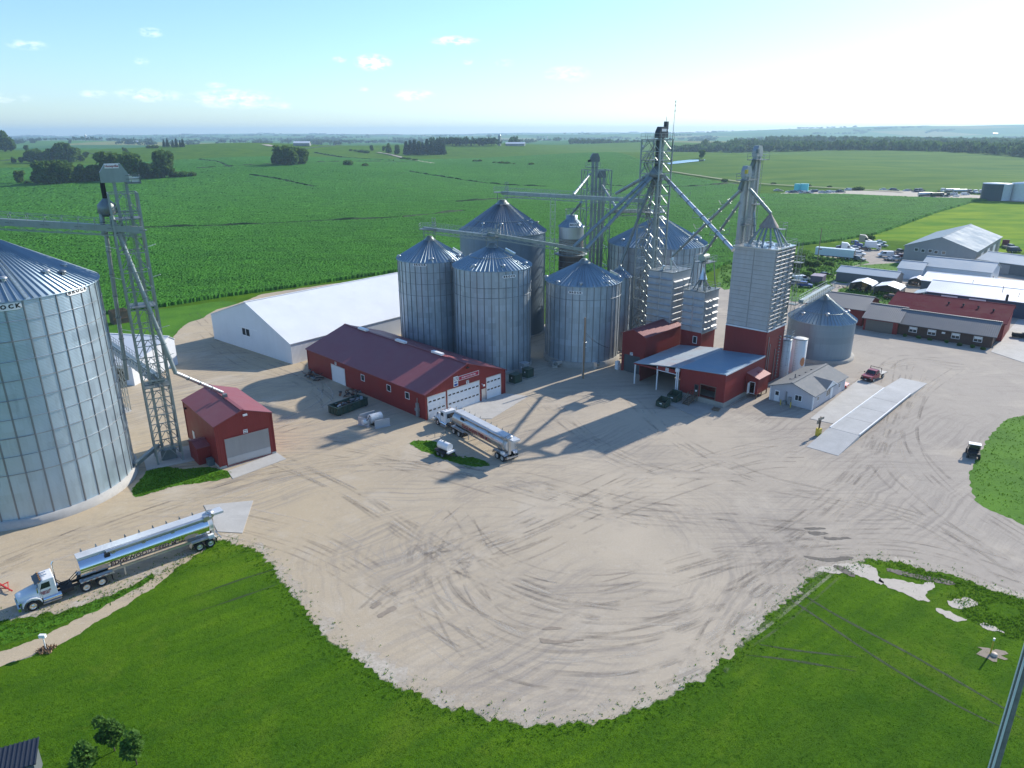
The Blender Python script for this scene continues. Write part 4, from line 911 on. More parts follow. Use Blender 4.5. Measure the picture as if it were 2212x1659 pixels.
# ================================================================ buildings
def onp(o, rz, axis, px, py):
    """where the line of sight meets a vertical wall plane: (along, height)"""
    X = np.array([cos(rz), sin(rz), 0]); Y = np.array([-sin(rz), cos(rz), 0]); n = X if axis == 'x0' else Y
    d = ray(px, py); C_ = np.array([0, 0, CAM_H]); t = ((np.array([o[0], o[1], 0]) - C_) @ n) / (d @ n); p = C_ + d * t; v = p - np.array([o[0], o[1], 0])
    return float(v @ (Y if axis == 'x0' else X)), float(p[2])
def gable(name, label, cat, o, rz, L, Wd, e0, rise, ridge='y', wall=None, roof=None, e1=None, rp=.5, oh=.35, holes=None, th=.12, base=0.0, trim=None, inner=True, group=None):
    """building in local frame: x 0..L, y 0..Wd; ridge along x or y; holes = {face: [(u0,v0,u1,v1)]}"""
    holes = holes or {}; e1 = e0 if e1 is None else e1
    t = thing(name, label, cat, (o[0], o[1], 0), rz, group); m = MB()
    X, Y, Z = (1, 0, 0), (0, 1, 0), (0, 0, 1)
    if ridge == 'y': hx0, hx1, zr, hy = e0, e1, e0 + rise, min(e0, e1)
    else: hx0 = hx1 = min(e0, e1); zr = e0 + rise; hy = None
    if ridge == 'y':
        m.rect((0, 0, base), Y, Z, Wd, e0 - base, holes.get('x0', ())); m.rect((L, 0, base), Y, Z, Wd, e1 - base, holes.get('x1', ()))
        k = min(e0, e1)
        for yy, f in ((0, 'y0'), (Wd, 'y1')):
            m.rect((0, yy, base), X, Z, L, k - base, holes.get(f, ()))
            m.poly([(0, yy, k), (L, yy, k), (L, yy, e1), (L * rp, yy, zr), (0, yy, e0)])
    else:
        m.rect((0, 0, base), X, Z, L, e0 - base, holes.get('y0', ())); m.rect((0, Wd, base), X, Z, L, e1 - base, holes.get('y1', ()))
        k = min(e0, e1)
        for xx, f in ((0, 'x0'), (L, 'x1')):
            m.rect((xx, 0, base), Y, Z, Wd, k - base, holes.get(f, ()))
            m.poly([(xx, 0, k), (xx, Wd, k), (xx, Wd, e1), (xx, Wd * rp, zr), (xx, 0, e0)])
    m.build('wall', wall, t)
    if base: MB().box(-.06, -.06, -.1, L + .06, Wd + .06, base).build('foundation', MAT_CONC, t)
    r = MB(); S_ = (L if ridge == 'y' else Wd); s0 = (zr - e0) / (S_ * rp); s1 = (zr - e1) / (S_ * (1 - rp))
    prof = [(-oh, e0 - s0 * oh), (S_ * rp, zr), (S_ + oh, e1 - s1 * oh)]
    out = [(a, b + .03) for a, b in prof] + [(a, b + .03 + th) for a, b in prof[::-1]]
    if ridge == 'y': r.extr([(a, -oh, b) for a, b in out], (0, Wd + 2 * oh, 0)); r.bar((L * rp, -oh, zr + th + .05), (L * rp, Wd + oh, zr + th + .05), .5, .06)
    else: r.extr([(-oh, a, b) for a, b in out], (L + 2 * oh, 0, 0)); r.bar((-oh, Wd * rp, zr + th + .05), (L + oh, Wd * rp, zr + th + .05), .5, .06)
    r.build('roof', roof, t)
    if trim:
        for x, y in ((0, 0), (0, Wd), (L, 0)):
            z = e0 if (ridge == 'y' and x == 0) or (ridge == 'x' and y == 0) else e1
            MB().box(x - .09, y - .09, base, x + .09, y + .09, z - .05).build('corner_trim', trim, t)
    return t
def face_box(t, name, face, u0, v0, u1, v1, d, mat, L=0, Wd=0, off=.003):
    """thin raised panel on a face (d = how far it stands out)"""
    m = MB()
    if face == 'x0': m.box(-d, u0, v0, off, u1, v1)
    elif face == 'y0': m.box(u0, -d, v0, u1, off, v1)
    elif face == 'x1': m.box(L - off, u0, v0, L + d, u1, v1)
    elif face == 'y1': m.box(u0, Wd - off, v0, u1, Wd + d, v1)
    return m.build(name, mat, t)
def frame_box(t, name, face, u0, v0, u1, v1, w, d, mat):
    m = MB()
    for a, b, c, e in ((u0 - w, v0 - w, u0, v1 + w), (u1, v0 - w, u1 + w, v1 + w), (u0, v1, u1, v1 + w), (u0, v0 - w, u1, v0)):
        if face == 'x0': m.box(-d, a, b, .002, c, e)
        else: m.box(a, -d, b, c, .002, e)
    return m.build(name, mat, t)
def window(t, face, u0, v0, u1, v1, fm=None, bars=1):
    f = frame_box(t, 'window', face, u0, v0, u1, v1, .09, .05, fm or WHITE); face_box(f, 'pane', face, u0, v0, u1, v1, .02, GLASS)
    if bars:
        uc = (u0 + u1) / 2; face_box(f, 'mullion', face, uc - .03, v0, uc + .03, v1, .04, fm or WHITE)
    return f
def sectional(t, face, u0, v0, u1, v1, rows, nwin, mat=None, name='overhead_door'):
    d = face_box(t, name, face, u0, v0, u1, v1, .03, mat or DOORW); frame_box(d, 'frame', face, u0, v0, u1, v1, .12, .06, GALV_B)
    for r in rows:
        for k in range(nwin):
            c = u0 + (u1 - u0) * (k + .5) / nwin; w = .30
            face_box(d, 'window', face, c - w, r - .11, c + w, r + .14, .045, GLASS)
    return d
def wall_text(parent, body, face, u, v, size, mat, d=.05, sx=1.0, bold=0.0):
    return text(body, size, mat, parent, (-d, u, v) if face == 'x0' else (u, -d, v), (pi / 2, 0, -pi / 2) if face == 'x0' else (pi / 2, 0, 0), 'lettering', sx, bold)
def small_sign(t, face, u, v, w, h, lines, s=.2, mat=None):
    sg = face_box(t, 'sign', face, u - w / 2, v - h / 2, u + w / 2, v + h / 2, .05, mat or WHITE)
    for body, dv, size, m_ in lines: wall_text(sg, body, face, u, v + dv, size, m_, .056, .95, .012)
    return sg

# --- red shop
o = G(921, 908); rz = radians(45)
shop = gable('red_shop', 'long red metal shop with maroon roof and three white overhead doors in its gable', 'workshop', o, rz, 18.3, 37.6, 4.55, 3.2, 'y', RED, RED_ROOF_Y, trim=RED, oh=.3)
sectional(shop, 'y0', .45, .05, 4.2, 3.9, (3.05, 1.5), 4); sectional(shop, 'y0', 4.75, .05, 11.95, 4.0, (3.1, 1.5), 8); sectional(shop, 'y0', 13.75, .05, 17.2, 4.0, (3.2, 1.75), 4)
face_box(shop, 'walk_door', 'y0', 12.52, .05, 13.5, 2.25, .05, GALV_B)
sectional(shop, 'x0', 24.2, .05, 28.8, 3.35, (), 0)
for u in (4.9, 10.2, 18.2): window(shop, 'x0', u - .5, 2.6, u + .5, 3.65, None, 0)
sg = face_box(shop, 'sign', 'y0', 7.25, 5.15, 11.95, 5.95, .05, WHITE); fp = face_box(sg, 'panel', 'y0', 7.33, 5.22, 11.87, 5.88, .055, M('sign_red', (.42, .02, .05), .5, 0, .03))
wall_text(fp, 'EDGEWOOD FEED MILL', 'y0', 9.6, 5.53, .36, WHITE, .062, .86, .004)
sg = small_sign(shop, 'y0', 6.62, 5.2, 1.0, 1.75, (('US', .42, .82, M('sign_grey', (.10, .10, .11), .5)), ('FEED', -.12, .34, LETTER_B)))
face_box(sg, 'panel', 'y0', 6.25, 4.42, 6.99, 4.8, .06, LETTER_B)
small_sign(shop, 'y0', 9.3, 4.42, .62, .66, (('BUILDING', .18, .13, LETTER_K), ('# 3', -.1, .3, LETTER_K)))
small_sign(shop, 'x0', 27.2, 3.85, .55, .6, (('BUILDING', .16, .11, LETTER_K), ('# 3', -.1, .26, LETTER_K)))
MB().tube((12.6, -.02, 3.25), (12.6, -.5, 3.15), .06, 6).ball((12.6, -.55, 3.1), .2, .2, .2, 8).build('lamp', WHITE, shop)
MB().box(9.0, -.35, 7.0, 9.5, -.02, 7.2).build('lamp', BLACK, shop)
for y0 in (6.2, 17.0, 29.5):
    MB().box(8.75, y0, 7.95, 9.45, y0 + 2.9, 8.3).build('ridge_vent', WHITE, shop)
MB().box(-.4, 1.75, .2, -.02, 2.25, 2.6).box(-.5, 1.6, 1.2, -.02, 2.4, 1.7).tube((-.2, 2.0, 2.6), (-.2, 2.0, 3.5), .07, 6).build('meter_box', M('meter_grey', (.30, .31, .31), .5, .3), shop)

# --- pit shed
o = G(1625 * .293, 648 + 1248 * .293); rz = radians(40.3); PIT_O, PIT_RZ = o, rz
pit = gable('pit_shed', 'small tall red shed with a grey roll-up door beside the left lattice tower', 'shed', o, rz, 8.2, 13.8, 6.5, 1.45, 'y', RED, RED_ROOF_Y, oh=.18, base=.35, trim=RED)
rd = face_box(pit, 'roll_door', 'y0', 1.1, .2, 7.5, 4.3, .04, GREY_DOOR); frame_box(rd, 'frame', 'y0', 1.1, .2, 7.5, 4.3, .12, .07, RED)
face_box(rd, 'lower_panel', 'y0', 1.12, .2, 7.48, 1.35, .06, M('pale_door', (.42, .44, .46), .4, .5, .08, .4, ('z', .12, .01)))
small_sign(pit, 'y0', 4.2, 4.66, .62, .66, (('BUILDING', .18, .13, LETTER_K), ('# 4', -.1, .3, LETTER_K)))
MB().box(4.1, -.3, 7.1, 4.7, -.02, 7.35).build('lamp', WHITE, pit); MB().box(-.3, 12.4, 5.5, -.02, 12.8, 5.7).build('lamp', BLACK, pit)
an = gable('annex', None, None, (0, 0), 0, 1.85, 3.7, 2.55, .5, 'x', RED, RED_ROOF, oh=.12); del_ = an
an.parent = pit; an.location = (-1.86, 3.25, 0); an.name = 'lean_to'
MB().box(-.95, 1.9, 0, -.1, 2.9, 1.0).build('control_box', M('box_blue_grey', (.16, .20, .22), .5, .4), pit)
face_box(pit, 'walk_door', 'x0', 10.3, .3, 11.2, 2.4, .05, WHITE)
MB().box(3.8, 6.3, 7.9, 4.4, 6.9, 8.6).build('inlet_hood', GALV_D, pit)

# --- white barn
o = G(632, 787); rz = radians(50.5)
barn = gable('white_barn', 'very large white steel storage barn with a low-pitched white roof', 'barn', o, rz, 46, 31.0, 4.3, 6.5, 'x', WHITE_W, WHITE_R, e1=5.8, oh=.15)
fr_ = frame_box(barn, 'window', 'x0', 14.6, 3.2, 18.4, 4.9, .08, .05, WHITE); face_box(fr_, 'shutter', 'x0', 16.5, 3.2, 18.4, 4.9, .03, WHITE_W) if False else None
face_box(fr_, 'pane', 'x0', 15.3, 3.3, 18.1, 4.8, .02, DARK); face_box(fr_, 'mullion', 'x0', 16.6, 3.3, 16.8, 4.8, .04, WHITE); face_box(fr_, 'track', 'x0', 12.2, 4.95, 19.5, 5.1, .06, WHITE)
# --- white open-fronted lean building behind the left tower
wb = gable('white_shed', 'white steel shed with a black open front behind the left lattice tower', 'shed', Vector((-71.6, 127.2, 0)), radians(80), 13.5, 16.0, 3.9, 2.4, 'y', WHITE_W, WHITE_RY, e1=5.4, rp=.88, oh=.15, holes={'x0': [(1.6, 0, 12.5, 3.3)]})
MB().tube((8, 13.0, 4.8), (8, 13.0, 6.6), .16, 8).build('flue', BLACK, wb)
# --- old wooden crib
o = G(247, 702); t = thing('wooden_crib', 'old weathered timber crib in the grass behind the white shed', 'shed', o, radians(45))
m = MB()
for k in range(12): m.box(.3 * k, 0, 0, .3 * k + .26, .08, 3.4 if k % 3 else 3.7); m.box(.3 * k, 3.0, 0, .3 * k + .26, 3.08, 3.3); m.box(0, .25 * k, 0, .08, .25 * k + .2, 3.4); m.box(3.6, .25 * k, 0, 3.68, .25 * k + .2, 3.3)
m.build('plank_wall', WOOD, t); MB().box(-.1, -.1, 3.0, 3.8, .02, 3.2).build('rail', WOOD, t); MB().box(-.1, -.1, 1.2, 3.8, .02, 1.4).build('rail', WOOD, t)
MB().box(0.1, .1, 0, 3.6, 3.0, 2.4).build('contents', WOOD, t)

# --- feed mill
MO = G(1561.5, 881.3); MRZ = radians(46.5)
def ML(x, y, z=0): return Vector((MO.x + x * cos(MRZ) - y * sin(MRZ), MO.y + x * sin(MRZ) + y * cos(MRZ), z))
mill = thing('feed_mill', 'red feed mill with a tall grey louvered tower and a flat blue-lit roof', 'feed mill', MO, MRZ)
X, Y, Z = (1, 0, 0), (0, 1, 0), (0, 0, 1)
m = MB(); m.rect((0, 0, .9), Y, Z, 8.7, 4.3, [(1.7, .15, 4.5, 2.35)]); m.add([(0, 0, 5.2), (0, 8.7, 5.2), (0, 8.7, 5.3), (0, 0, 6.0)], [(0, 1, 2, 3)])
m.rect((0, 0, .9), X, Z, 14.6, 5.1); m.rect((0, 8.7, .9), X, Z, 14.6, 4.4); m.quad((1.2, .1, .92), (1.2, 8.6, .92), (0, 8.6, .92), (0, .1, .92)); m.quad((4.0, .1, .92), (4.0, 8.6, .92), (4.0, 8.6, 5.2), (4.0, .1, 5.2))
m.build('wall', RED, mill)
MB().box(-.08, -.08, -.1, 14.6, 8.76, .9).build('foundation', MAT_CONC_D, mill)
frame_box(mill, 'doorway', 'x0', 1.7, 1.05, 4.5, 3.25, .12, .06, WOOD)
wd = face_box(mill, 'walk_door', 'x0', 4.9, 1.0, 5.75, 3.05, .05, M('door_brown', (.09, .06, .05), .6)); face_box(wd, 'window', 'x0', 5.05, 2.1, 5.6, 2.9, .06, GLASS); face_box(wd, 'notice', 'x0', 5.15, 1.7, 5.5, 2.0, .062, WHITE)
ROOFM = M('mill_roof_steel', (.22, .33, .42), .65, .0, .05, .3, ('y', .6, .03), ((.30, .33, .34), .3, .25), .25)
MB().extr([(-.25, -.15, 6.05), (-.25, 8.7, 5.36), (-.25, 8.7, 5.5), (-.25, -.15, 6.2)], (15.0, 0, 0)).build('roof', ROOFM, mill)
MB().box(-.28, -.2, 5.95, 14.6, -.12, 6.23).build('eave_trim', WHITE, mill)
# tower
TX0, TX1, TY0, TY1 = 14.6, 22.4, 0.12, 8.1
m = MB(); m.rect((TX0, TY0 - .1, 0), Y, Z, TY1 - TY0 + .2, 10.7); m.rect((TX1, TY0 - .1, 0), Y, Z, TY1 - TY0 + .2, 10.7); m.rect((TX0, TY0 - .1, 0), X, Z, TX1 - TX0, 10.7); m.rect((TX0, TY1 + .1, 0), X, Z, TX1 - TX0, 10.7)
m.build('tower_base', RED, mill)
SILVER = M('mill_sheet', (.44, .45, .455), .5, .3, .12, .5, None, ((.38, .27, .17), .28, .5), .5)
LOUV = M('louver_sheet', (.29, .29, .285), .55, .2, .15, .6, None, ((.27, .20, .13), .3, .6), .3)
SILVER_D = M('mill_sheet_joint', (.36, .36, .36), .5, .35, .15)
m = MB().box(TX0 - .02, TY0, 10.75, TX1, TY1, 25.4); tw = m.build('tower_cladding', SILVER, mill)
m = MB()
for k in range(18):
    z = 10.9 + .82 * k; m.box(TX0 - .10, TY0 - .02, z, TX0, TY1 + .02, z + .07)
m.box(TX0 - .12, (TY0 + TY1) / 2 - .05, 10.8, TX0, (TY0 + TY1) / 2 + .05, 25.4); m.box(TX0 - .1, TY0 - .1, 10.75, TX0 + .1, TY0 + .06, 25.4)
m.build('panel_joint', SILVER_D, tw)
nc = 4; cw = (TX1 - TX0) / nc
for c_ in range(nc):                                   # banks of slanting louvers on the sunny side
    m = MB(); x0, x1 = TX0 + c_ * cw + .08, TX0 + (c_ + 1) * cw - .08
    for k in range(19):
        z = 10.95 + .76 * k; m.extr([(x0, TY0 + .01, z), (x0, TY0 - .30, z + .30), (x0, TY0 - .26, z + .36), (x0, TY0 + .01, z + .62)], (x1 - x0, 0, 0))
    m.box(x1 + .02, TY0 - .2, 10.8, x1 + .12, TY0, 25.4); m.build('louver_bank', LOUV, tw)
MB().box(TX0 - .2, TY0 - .35, 10.62, TX1 + .1, TY0 - .02, 10.85).box(TX0 - .2, TY0 - .3, 10.62, TX0 - .02, TY1, 10.85).build('ledge', WHITE, tw)
rf = MB().box(TX0 - .15, TY0 - .3, 25.4, TX1 + .15, TY1 + .15, 25.55).build('tower_roof', GALV_B, mill)
rr_ = random.Random(5)
for k in range(26):
    x, y = rr_.uniform(TX0 + .3, TX1 - .8), rr_.uniform(TY0 + .3, TY1 - .8); MB().box(x, y, 25.55, x + rr_.uniform(.3, .9), y + rr_.uniform(.3, .9), 25.6 + rr_.uniform(.05, .3)).build('roof_hatch', GALV_B, rf)
railing(MB(), [(TX0 - .1, TY0 - .25), (TX1 + .1, TY0 - .25), (TX1 + .1, TY1 + .1), (TX0 - .1, TY1 + .1)], 25.5, 1.15).build('roof_railing', GALV, rf)
# distributor cone on its spray of spouts
cx, cy = 19.2, 4.0; CONE = M('cone_steel', (.32, .27, .23), .55, .4, .2, .8, None, ((.30, .14, .07), .4, .8))
m = MB().lathe([(1.75, 28.7), (1.65, 28.95), (.25, 31.0), (.2, 31.3)], 16, (cx, cy, 0)); dc = m.build('distributor_cone', CONE, mill)
for k in range(14):
    a = 2 * pi * k / 14 + .2; rad = 3.6 if k % 2 else 2.9
    MB().tube((cx + 1.3 * cos(a), cy + 1.3 * sin(a), 28.8), (cx + rad * cos(a), cy + rad * sin(a), 25.6), .17, 8).build('drop_spout', GALV, mill)
pl = MB().box(cx + .5, cy - 2.4, 28.3, cx + 2.4, cy - .9, 28.4).build('cone_platform', GALV_D, mill); railing(MB(), [(cx + .5, cy - 2.4), (cx + 2.4, cy - 2.4), (cx + 2.4, cy - .9)], 28.4, 1.1, .05, False).build('railing', GALV, pl); MB().bar((cx + 2.3, cy - 2.3, 25.5), (cx + 2.3, cy - 2.3, 28.4), .1).build('post', GALV_D, pl)
# side ladder and landings at the back right corner
ladder(mill, TX1 + .6, TY0 - .5, 0, 26)
for z in (8.2, 14.5, 19.0, 22.3):
    platform(mill, TX1 - .2, TY0 - 1.6, TX1 + 1.3, TY0 - .1, z)
m = MB()
for k, x in enumerate((15.6, 16.4, 19.0, 20.4)): m.tube((x, TY0 - .2, .5), (x, TY0 - .2, 9.5 - k * 1.5), .07, 6)
for k in range(14): m.box(20.2, TY0 - .34, .8 + .6 * k, 20.6, TY0 - .12, 1.0 + .6 * k)
m.build('wall_pipe', GALV, mill)
# little red shed on stilts against the right wall
m = MB(); m.rect((8.0, -2.25, .85), Y, Z, 2.25, 2.9, [(.55, .0, 1.45, 2.1)]); m.rect((8.0, -2.25, .85), X, Z, 4.3, 2.9); m.rect((12.3, -2.25, .85), Y, Z, 2.25, 2.9); m.quad((8, -2.25, .86), (12.3, -2.25, .86), (12.3, 0, .86), (8, 0, .86))
m.add([(8, -2.25, 3.75), (8, 0, 3.75), (8, 0, 4.45)], [(0, 1, 2)]); m.add([(12.3, -2.25, 3.75), (12.3, 0, 3.75), (12.3, 0, 4.45)], [(0, 1, 2)])
sh = m.build('side_shed', RED, mill)
MB().extr([(7.8, -2.5, 3.70), (7.8, 0, 4.50), (7.8, 0, 4.6), (7.8, -2.5, 3.8)], (4.7, 0, 0)).build('roof', M('tile_red_roof', (.36, .12, .12), .5, 0, .1, .5, ('x', .25, .03)), sh)
m = MB()
for x, y in ((8.1, -2.15), (12.2, -2.15), (10.1, -2.15), (12.2, -.2)): m.box(x - .08, y - .08, 0, x + .08, y + .08, .86)
m.build('stilt', WOOD, sh); MB().box(7.1, -.83, .9, 7.98, -.77, 2.95).build('door', WHITE, sh); frame_box(sh, 'frame', 'x0', -1.7, .9, -.8, 2.95, .08, .05, WHITE).location.x = 8.0
MB().box(10.0, -1.4, 4.05, 11.0, -.9, 4.4).build('vent', M('tile_red_roof'), sh)
# --- drive-through canopy
cn_ = thing('drive_through_canopy', 'open drive-through canopy with a white steel roof left of the mill', 'canopy', MO, MRZ)
MB().extr([(.0, 8.78, 5.30), (.0, 18.7, 4.06), (.0, 18.7, 4.2), (.0, 8.78, 5.44)], (16.3, 0, 0)).build('roof', M('canopy_roof_steel', (.36, .42, .46), .65, .0, .06, .3, ('y', .6, .03), ((.34, .19, .17), .5, .12), .25), cn_)
m = MB()
for x, y, z in ((.15, 18.4, 4.05), (.1, 13.5, 4.6), (3.5, 11.4, 4.9), (3.5, 9.2, 5.2), (8, 18.4, 4.05), (16, 18.4, 4.05)): m.box(x - .1, y - .1, 0, x + .1, y + .1, z)
m.build('post', WHITE, cn_)
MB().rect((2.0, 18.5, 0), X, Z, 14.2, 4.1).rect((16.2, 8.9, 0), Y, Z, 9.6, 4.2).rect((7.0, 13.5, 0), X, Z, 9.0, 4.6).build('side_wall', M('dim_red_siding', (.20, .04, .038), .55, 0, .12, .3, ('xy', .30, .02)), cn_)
MB().box(-.1, 13.4, 4.0, .0, 8.9, 4.75).box(-.02, 13.5, 3.9, .06, 18.6, 4.2).build('fascia', RED, cn_)
small_sign(cn_, 'x0', 11.4, 4.45, .62, .66, (('BUILDING', .18, .13, LETTER_K), ('# 2', -.1, .3, LETTER_K))).location.x = -.1
MB().box(-.12, 8.9, 3.9, -.0, 13.6, 4.02).build('trim', WHITE, cn_)
m = MB().tube((-.3, 8.95, 0), (-.3, 8.95, 5.0), .12, 8).tube((-.3, 9.3, 0), (-.3, 9.3, 4.9), .12, 8).box(-.5, 8.8, 4.6, -.1, 9.5, 5.2); m.build('downpipe', WHITE, cn_)
# --- red receiving shed
rs = gable('receiving_shed', 'narrow red shed with a maroon roof and a dark open bay, left of the canopy', 'shed', ML(5.2, 19.75), MRZ, 13.0, 5.3, 7.75, 1.1, 'x', RED, RED_ROOF, oh=.25, holes={'x0': [(1.0, 0, 4.7, 3.6)]})
for k, (a, b_) in enumerate(((1.0, 4.7),)):
    face_box(rs, 'sliding_door', 'x0', a, .05, b_, 3.6, -.06, M('dim_grey_door', (.10, .105, .11), .6, .2, .15, .4, ('xy', .4, .02)), 0, 0, .1)
small_sign(rs, 'x0', 3.0, 3.9, .62, .6, (('BUILDING', .16, .13, LETTER_K), ('# 1', -.1, .28, LETTER_K)))
# --- two square silver ingredient bins
LOUV2 = M('bright_louver_sheet', (.44, .45, .45), .45, .3, .1, .6)
def square_bin(name, label, x0, y0, x1, y1, zb, z1, base, rows, skirt):
    t = thing(name, label, 'ingredient bin', ML(x0, y0), MRZ); L, Wd = x1 - x0, y1 - y0
    MB().box(0, 0, zb, L, Wd, z1).build('cladding', SILVER, t)
    if base: b = MB().box(.06, .06, 0, L - .06, Wd - .06, zb).build('base', RED, t); 
    m = MB()
    for k in range(rows):
        z = zb + .9 + (z1 - zb - 1.2) * k / rows
        for a, b_ in ((0, .5), (.5, 1)):
            y_0, y_1 = Wd * a + .15, Wd * b_ - .15; m.extr([(0, y_0, z), (-.06, y_0 + .1, z + .1), (-.34, y_0 + .1, z + .28), (0, y_0, z + .6)], (0, y_1 - y_0, 0))
    m.build('hood_panel', SILVER, t)
    m = MB()
    for k in range(rows):
        z = zb + .5 + (z1 - zb - 1.2) * k / rows
        for a, b_ in skirt:
            x_0, x_1 = L * a, L * b_; m.extr([(x_0, 0, z), (x_0, -.42, z + .18), (x_0, -.40, z + .26), (x_0, 0, z + .42)], (x_1 - x_0, 0, 0))
    m.build('louver', LOUV2, t)
    MB().box(-.15, -.15, z1, L + .15, Wd + .15, z1 + .14).build('top_deck', GALV_D, t)
    railing(MB(), [(-.1, -.1), (L + .1, -.1), (L + .1, Wd + .1), (-.1, Wd + .1)], z1 + .1, 1.1).build('railing', GALV, t)
    MB().box(-.1, Wd / 2 - .06, zb, 0, Wd / 2 + .06, z1).box(-.12, -.2, zb - .15, L + .1, -.01, zb + .1).build('seam', GALV_B, t)
    return t
m1 = square_bin('silver_bin', 'taller square silver bin with bright louvers behind the receiving shed', 15.7, 20.9, 22.5, 26.6, 7.0, 18.55, True, 8, ((.03, .50), (.55, .97)))
m2 = square_bin('silver_bin', 'shorter square silver bin on a red base between the louvered tower and taller bin', 16.4, 14.0, 22.0, 18.7, 7.45, 15.5, True, 5, ((.05, .22), (.28, .45), (.55, .95)))
window(m2, 'x0', 1.0, 5.2, 1.75, 6.5, WHITE, 0)
m = MB()
for k in range(8): a = pi / 4 * k; m.tube((2.8 + .5 * cos(a), 2.3 + .5 * sin(a), 17.6), (2.8 + 1.9 * cos(a), 2.3 + 1.7 * sin(a), 15.6), .12, 6)
m.build('spout_spray', GALV_D, m2); MB().lathe([(.9, 17.6), (.25, 19.4), (.2, 20.0)], 12, (2.8, 2.3, 0)).build('distributor_cone', GALV_B, m2)
m = MB()
for x, y in ((.6, .4), (4.8, .4), (4.8, 4.2), (.6, 4.2)): m.bar((x, y, 15.5), (x * .75 + .7, y * .6 + .9, 21.6), .14)
m.build('frame', GALV_D, m2); pl = MB().box(.9, .6, 21.0, 4.6, 3.6, 21.12).build('platform', GALV_D, m2); railing(MB(), [(.9, .6), (4.6, .6), (4.6, 3.6), (.9, 3.6)], 21.1).build('railing', GALV, pl)
MB().tube((1.5, 2.2, 21.9), (3.6, 2.2, 21.9), .7, 14).build('drum', M('pale_green_paint', (.35, .42, .33), .5, 0, .1), m2)
m = MB().tube((3.5, 2.5, 18.1), (3.3, 2.9, 20.8), .2, 8).tube((3.5, 2.5, 20.6), (3.5, 2.6, 22.2), .28, 8, .1).tube((3.5, 2.7, 20.6), (4.8, 1.4, 18.1), .12, 6).tube((1.4, 3.6, 18.4), (1.6, 3.2, 19.6), .3, 8); m.build('roof_pipe', GALV_B, m1)
# --- mill elevators beside the tower
for x, y, z, lab in ((17.4, 8.75, 37.4, 'shorter bucket elevator with a yellow motor beside the mill tower'), (21.0, 8.75, 40.8, 'taller bucket elevator with railed top platform beside the mill tower')):
    e = thing('bucket_elevator', lab, 'bucket elevator', ML(x, y), MRZ)
    PALE_M = M('pale_elevator_steel', (.42, .43, .43), .5, .5, .2, .6, None, ((.28, .2, .14), .25, .8))
    casing(e, 0, .0, .3, z, .85, .7, PALE_M); casing(e, 1.25, .0, .3, z, .75, .7, PALE_M)
    hd = head(e, .5, 0, z, 2.3, 1.0, 1.9, PALE_M); platform(e, -1.5, -1.4, 2.6, .9, z - .6); platform(e, -.8, -1.5, 2.2, -.4, z - 8.5)
    MB().box(-.9, -.75, z + .6, -.35, -.3, z + 1.3).build('motor', YELLOW if z < 39 else GALV_D, e); ladder(e, .62, -.42, 1, z, None, True)
    MB().tube((-.5, 0, z - .4), (-.9, .4, z - 2.2), .35, 8).build('discharge', GALV_D, e)
L1 = ML(17.3, 8.5)
spout('long dark pipe from the shorter mill elevator to the taller silver bin', ML(16.8, 8.9, 35.2), ML(19.2, 23.5, 21.3), .28, 6, [(.2, 1.5), (.55, 1.7)])
spout('long dark pipe from the mill elevator to the drum on the shorter silver bin', ML(17.0, 9.0, 33.0), ML(19.0, 16.4, 22.6), .26, 5, [(.55, 1.4)])
spout('straight pipe from the shorter mill elevator to the rusty distributor cone', ML(18.2, 8.0, 35.3), ML(19.2, 4.0, 31.2), .3, 4)
spout('kinked pipe from the taller mill elevator down to the tower roof', ML(21.0, 8.0, 31.0), ML(19.6, 6.6, 26.2), .24, 3)
# --- tall white tanks behind the mill
TANKW = M('worn_white_tank', (.66, .66, .64), .45, 0, .08, .6, None, ((.42, .22, .10), .35, .35))
for px, py, r, h, lab in ((1719, 803, 1.45, 6.9, 'wider white upright tank with an orange rust stain behind the mill'), (1690, 812, 1.0, 7.4, 'slim white upright tank between the mill wall and the rust-stained tank')):
    b_ = G(px, py); t = thing('storage_tank', lab, 'tank', b_)
    MB().lathe([(r, 0), (r, h), (r * .6, h + .12), (0, h + .2)], 28).build('shell', TANKW, t)
    m = MB().lathe([(r + .05, h - .05), (r + .05, h + .08), (r - .02, h + .08)], 28); m.build('rim', GALV_D, t)
    ladder(t, -r * .7, -r * .8, .2, h, None, False)
    if r > 1.2:
        m = MB(); a0 = atan2(-b_.y, -b_.x) + .75
        for i in range(8):
            u0, u1 = a0 - .38 + .095 * i, a0 - .38 + .095 * (i + 1); s0, s1 = sqrt(max(0, 1 - ((i - 4) / 4.1) ** 2)), sqrt(max(0, 1 - ((i - 3) / 4.1) ** 2))
            m.quad(((r + .006) * cos(u0), (r + .006) * sin(u0), 2.5 - .9 * s0), ((r + .006) * cos(u1), (r + .006) * sin(u1), 2.5 - .9 * s1), ((r + .006) * cos(u1), (r + .006) * sin(u1), 2.5 + .9 * s1), ((r + .006) * cos(u0), (r + .006) * sin(u0), 2.5 + .9 * s0))
        m.build('rust_patch', M('orange_rust', (.50, .22, .10), .7, 0, .25, 2), t)

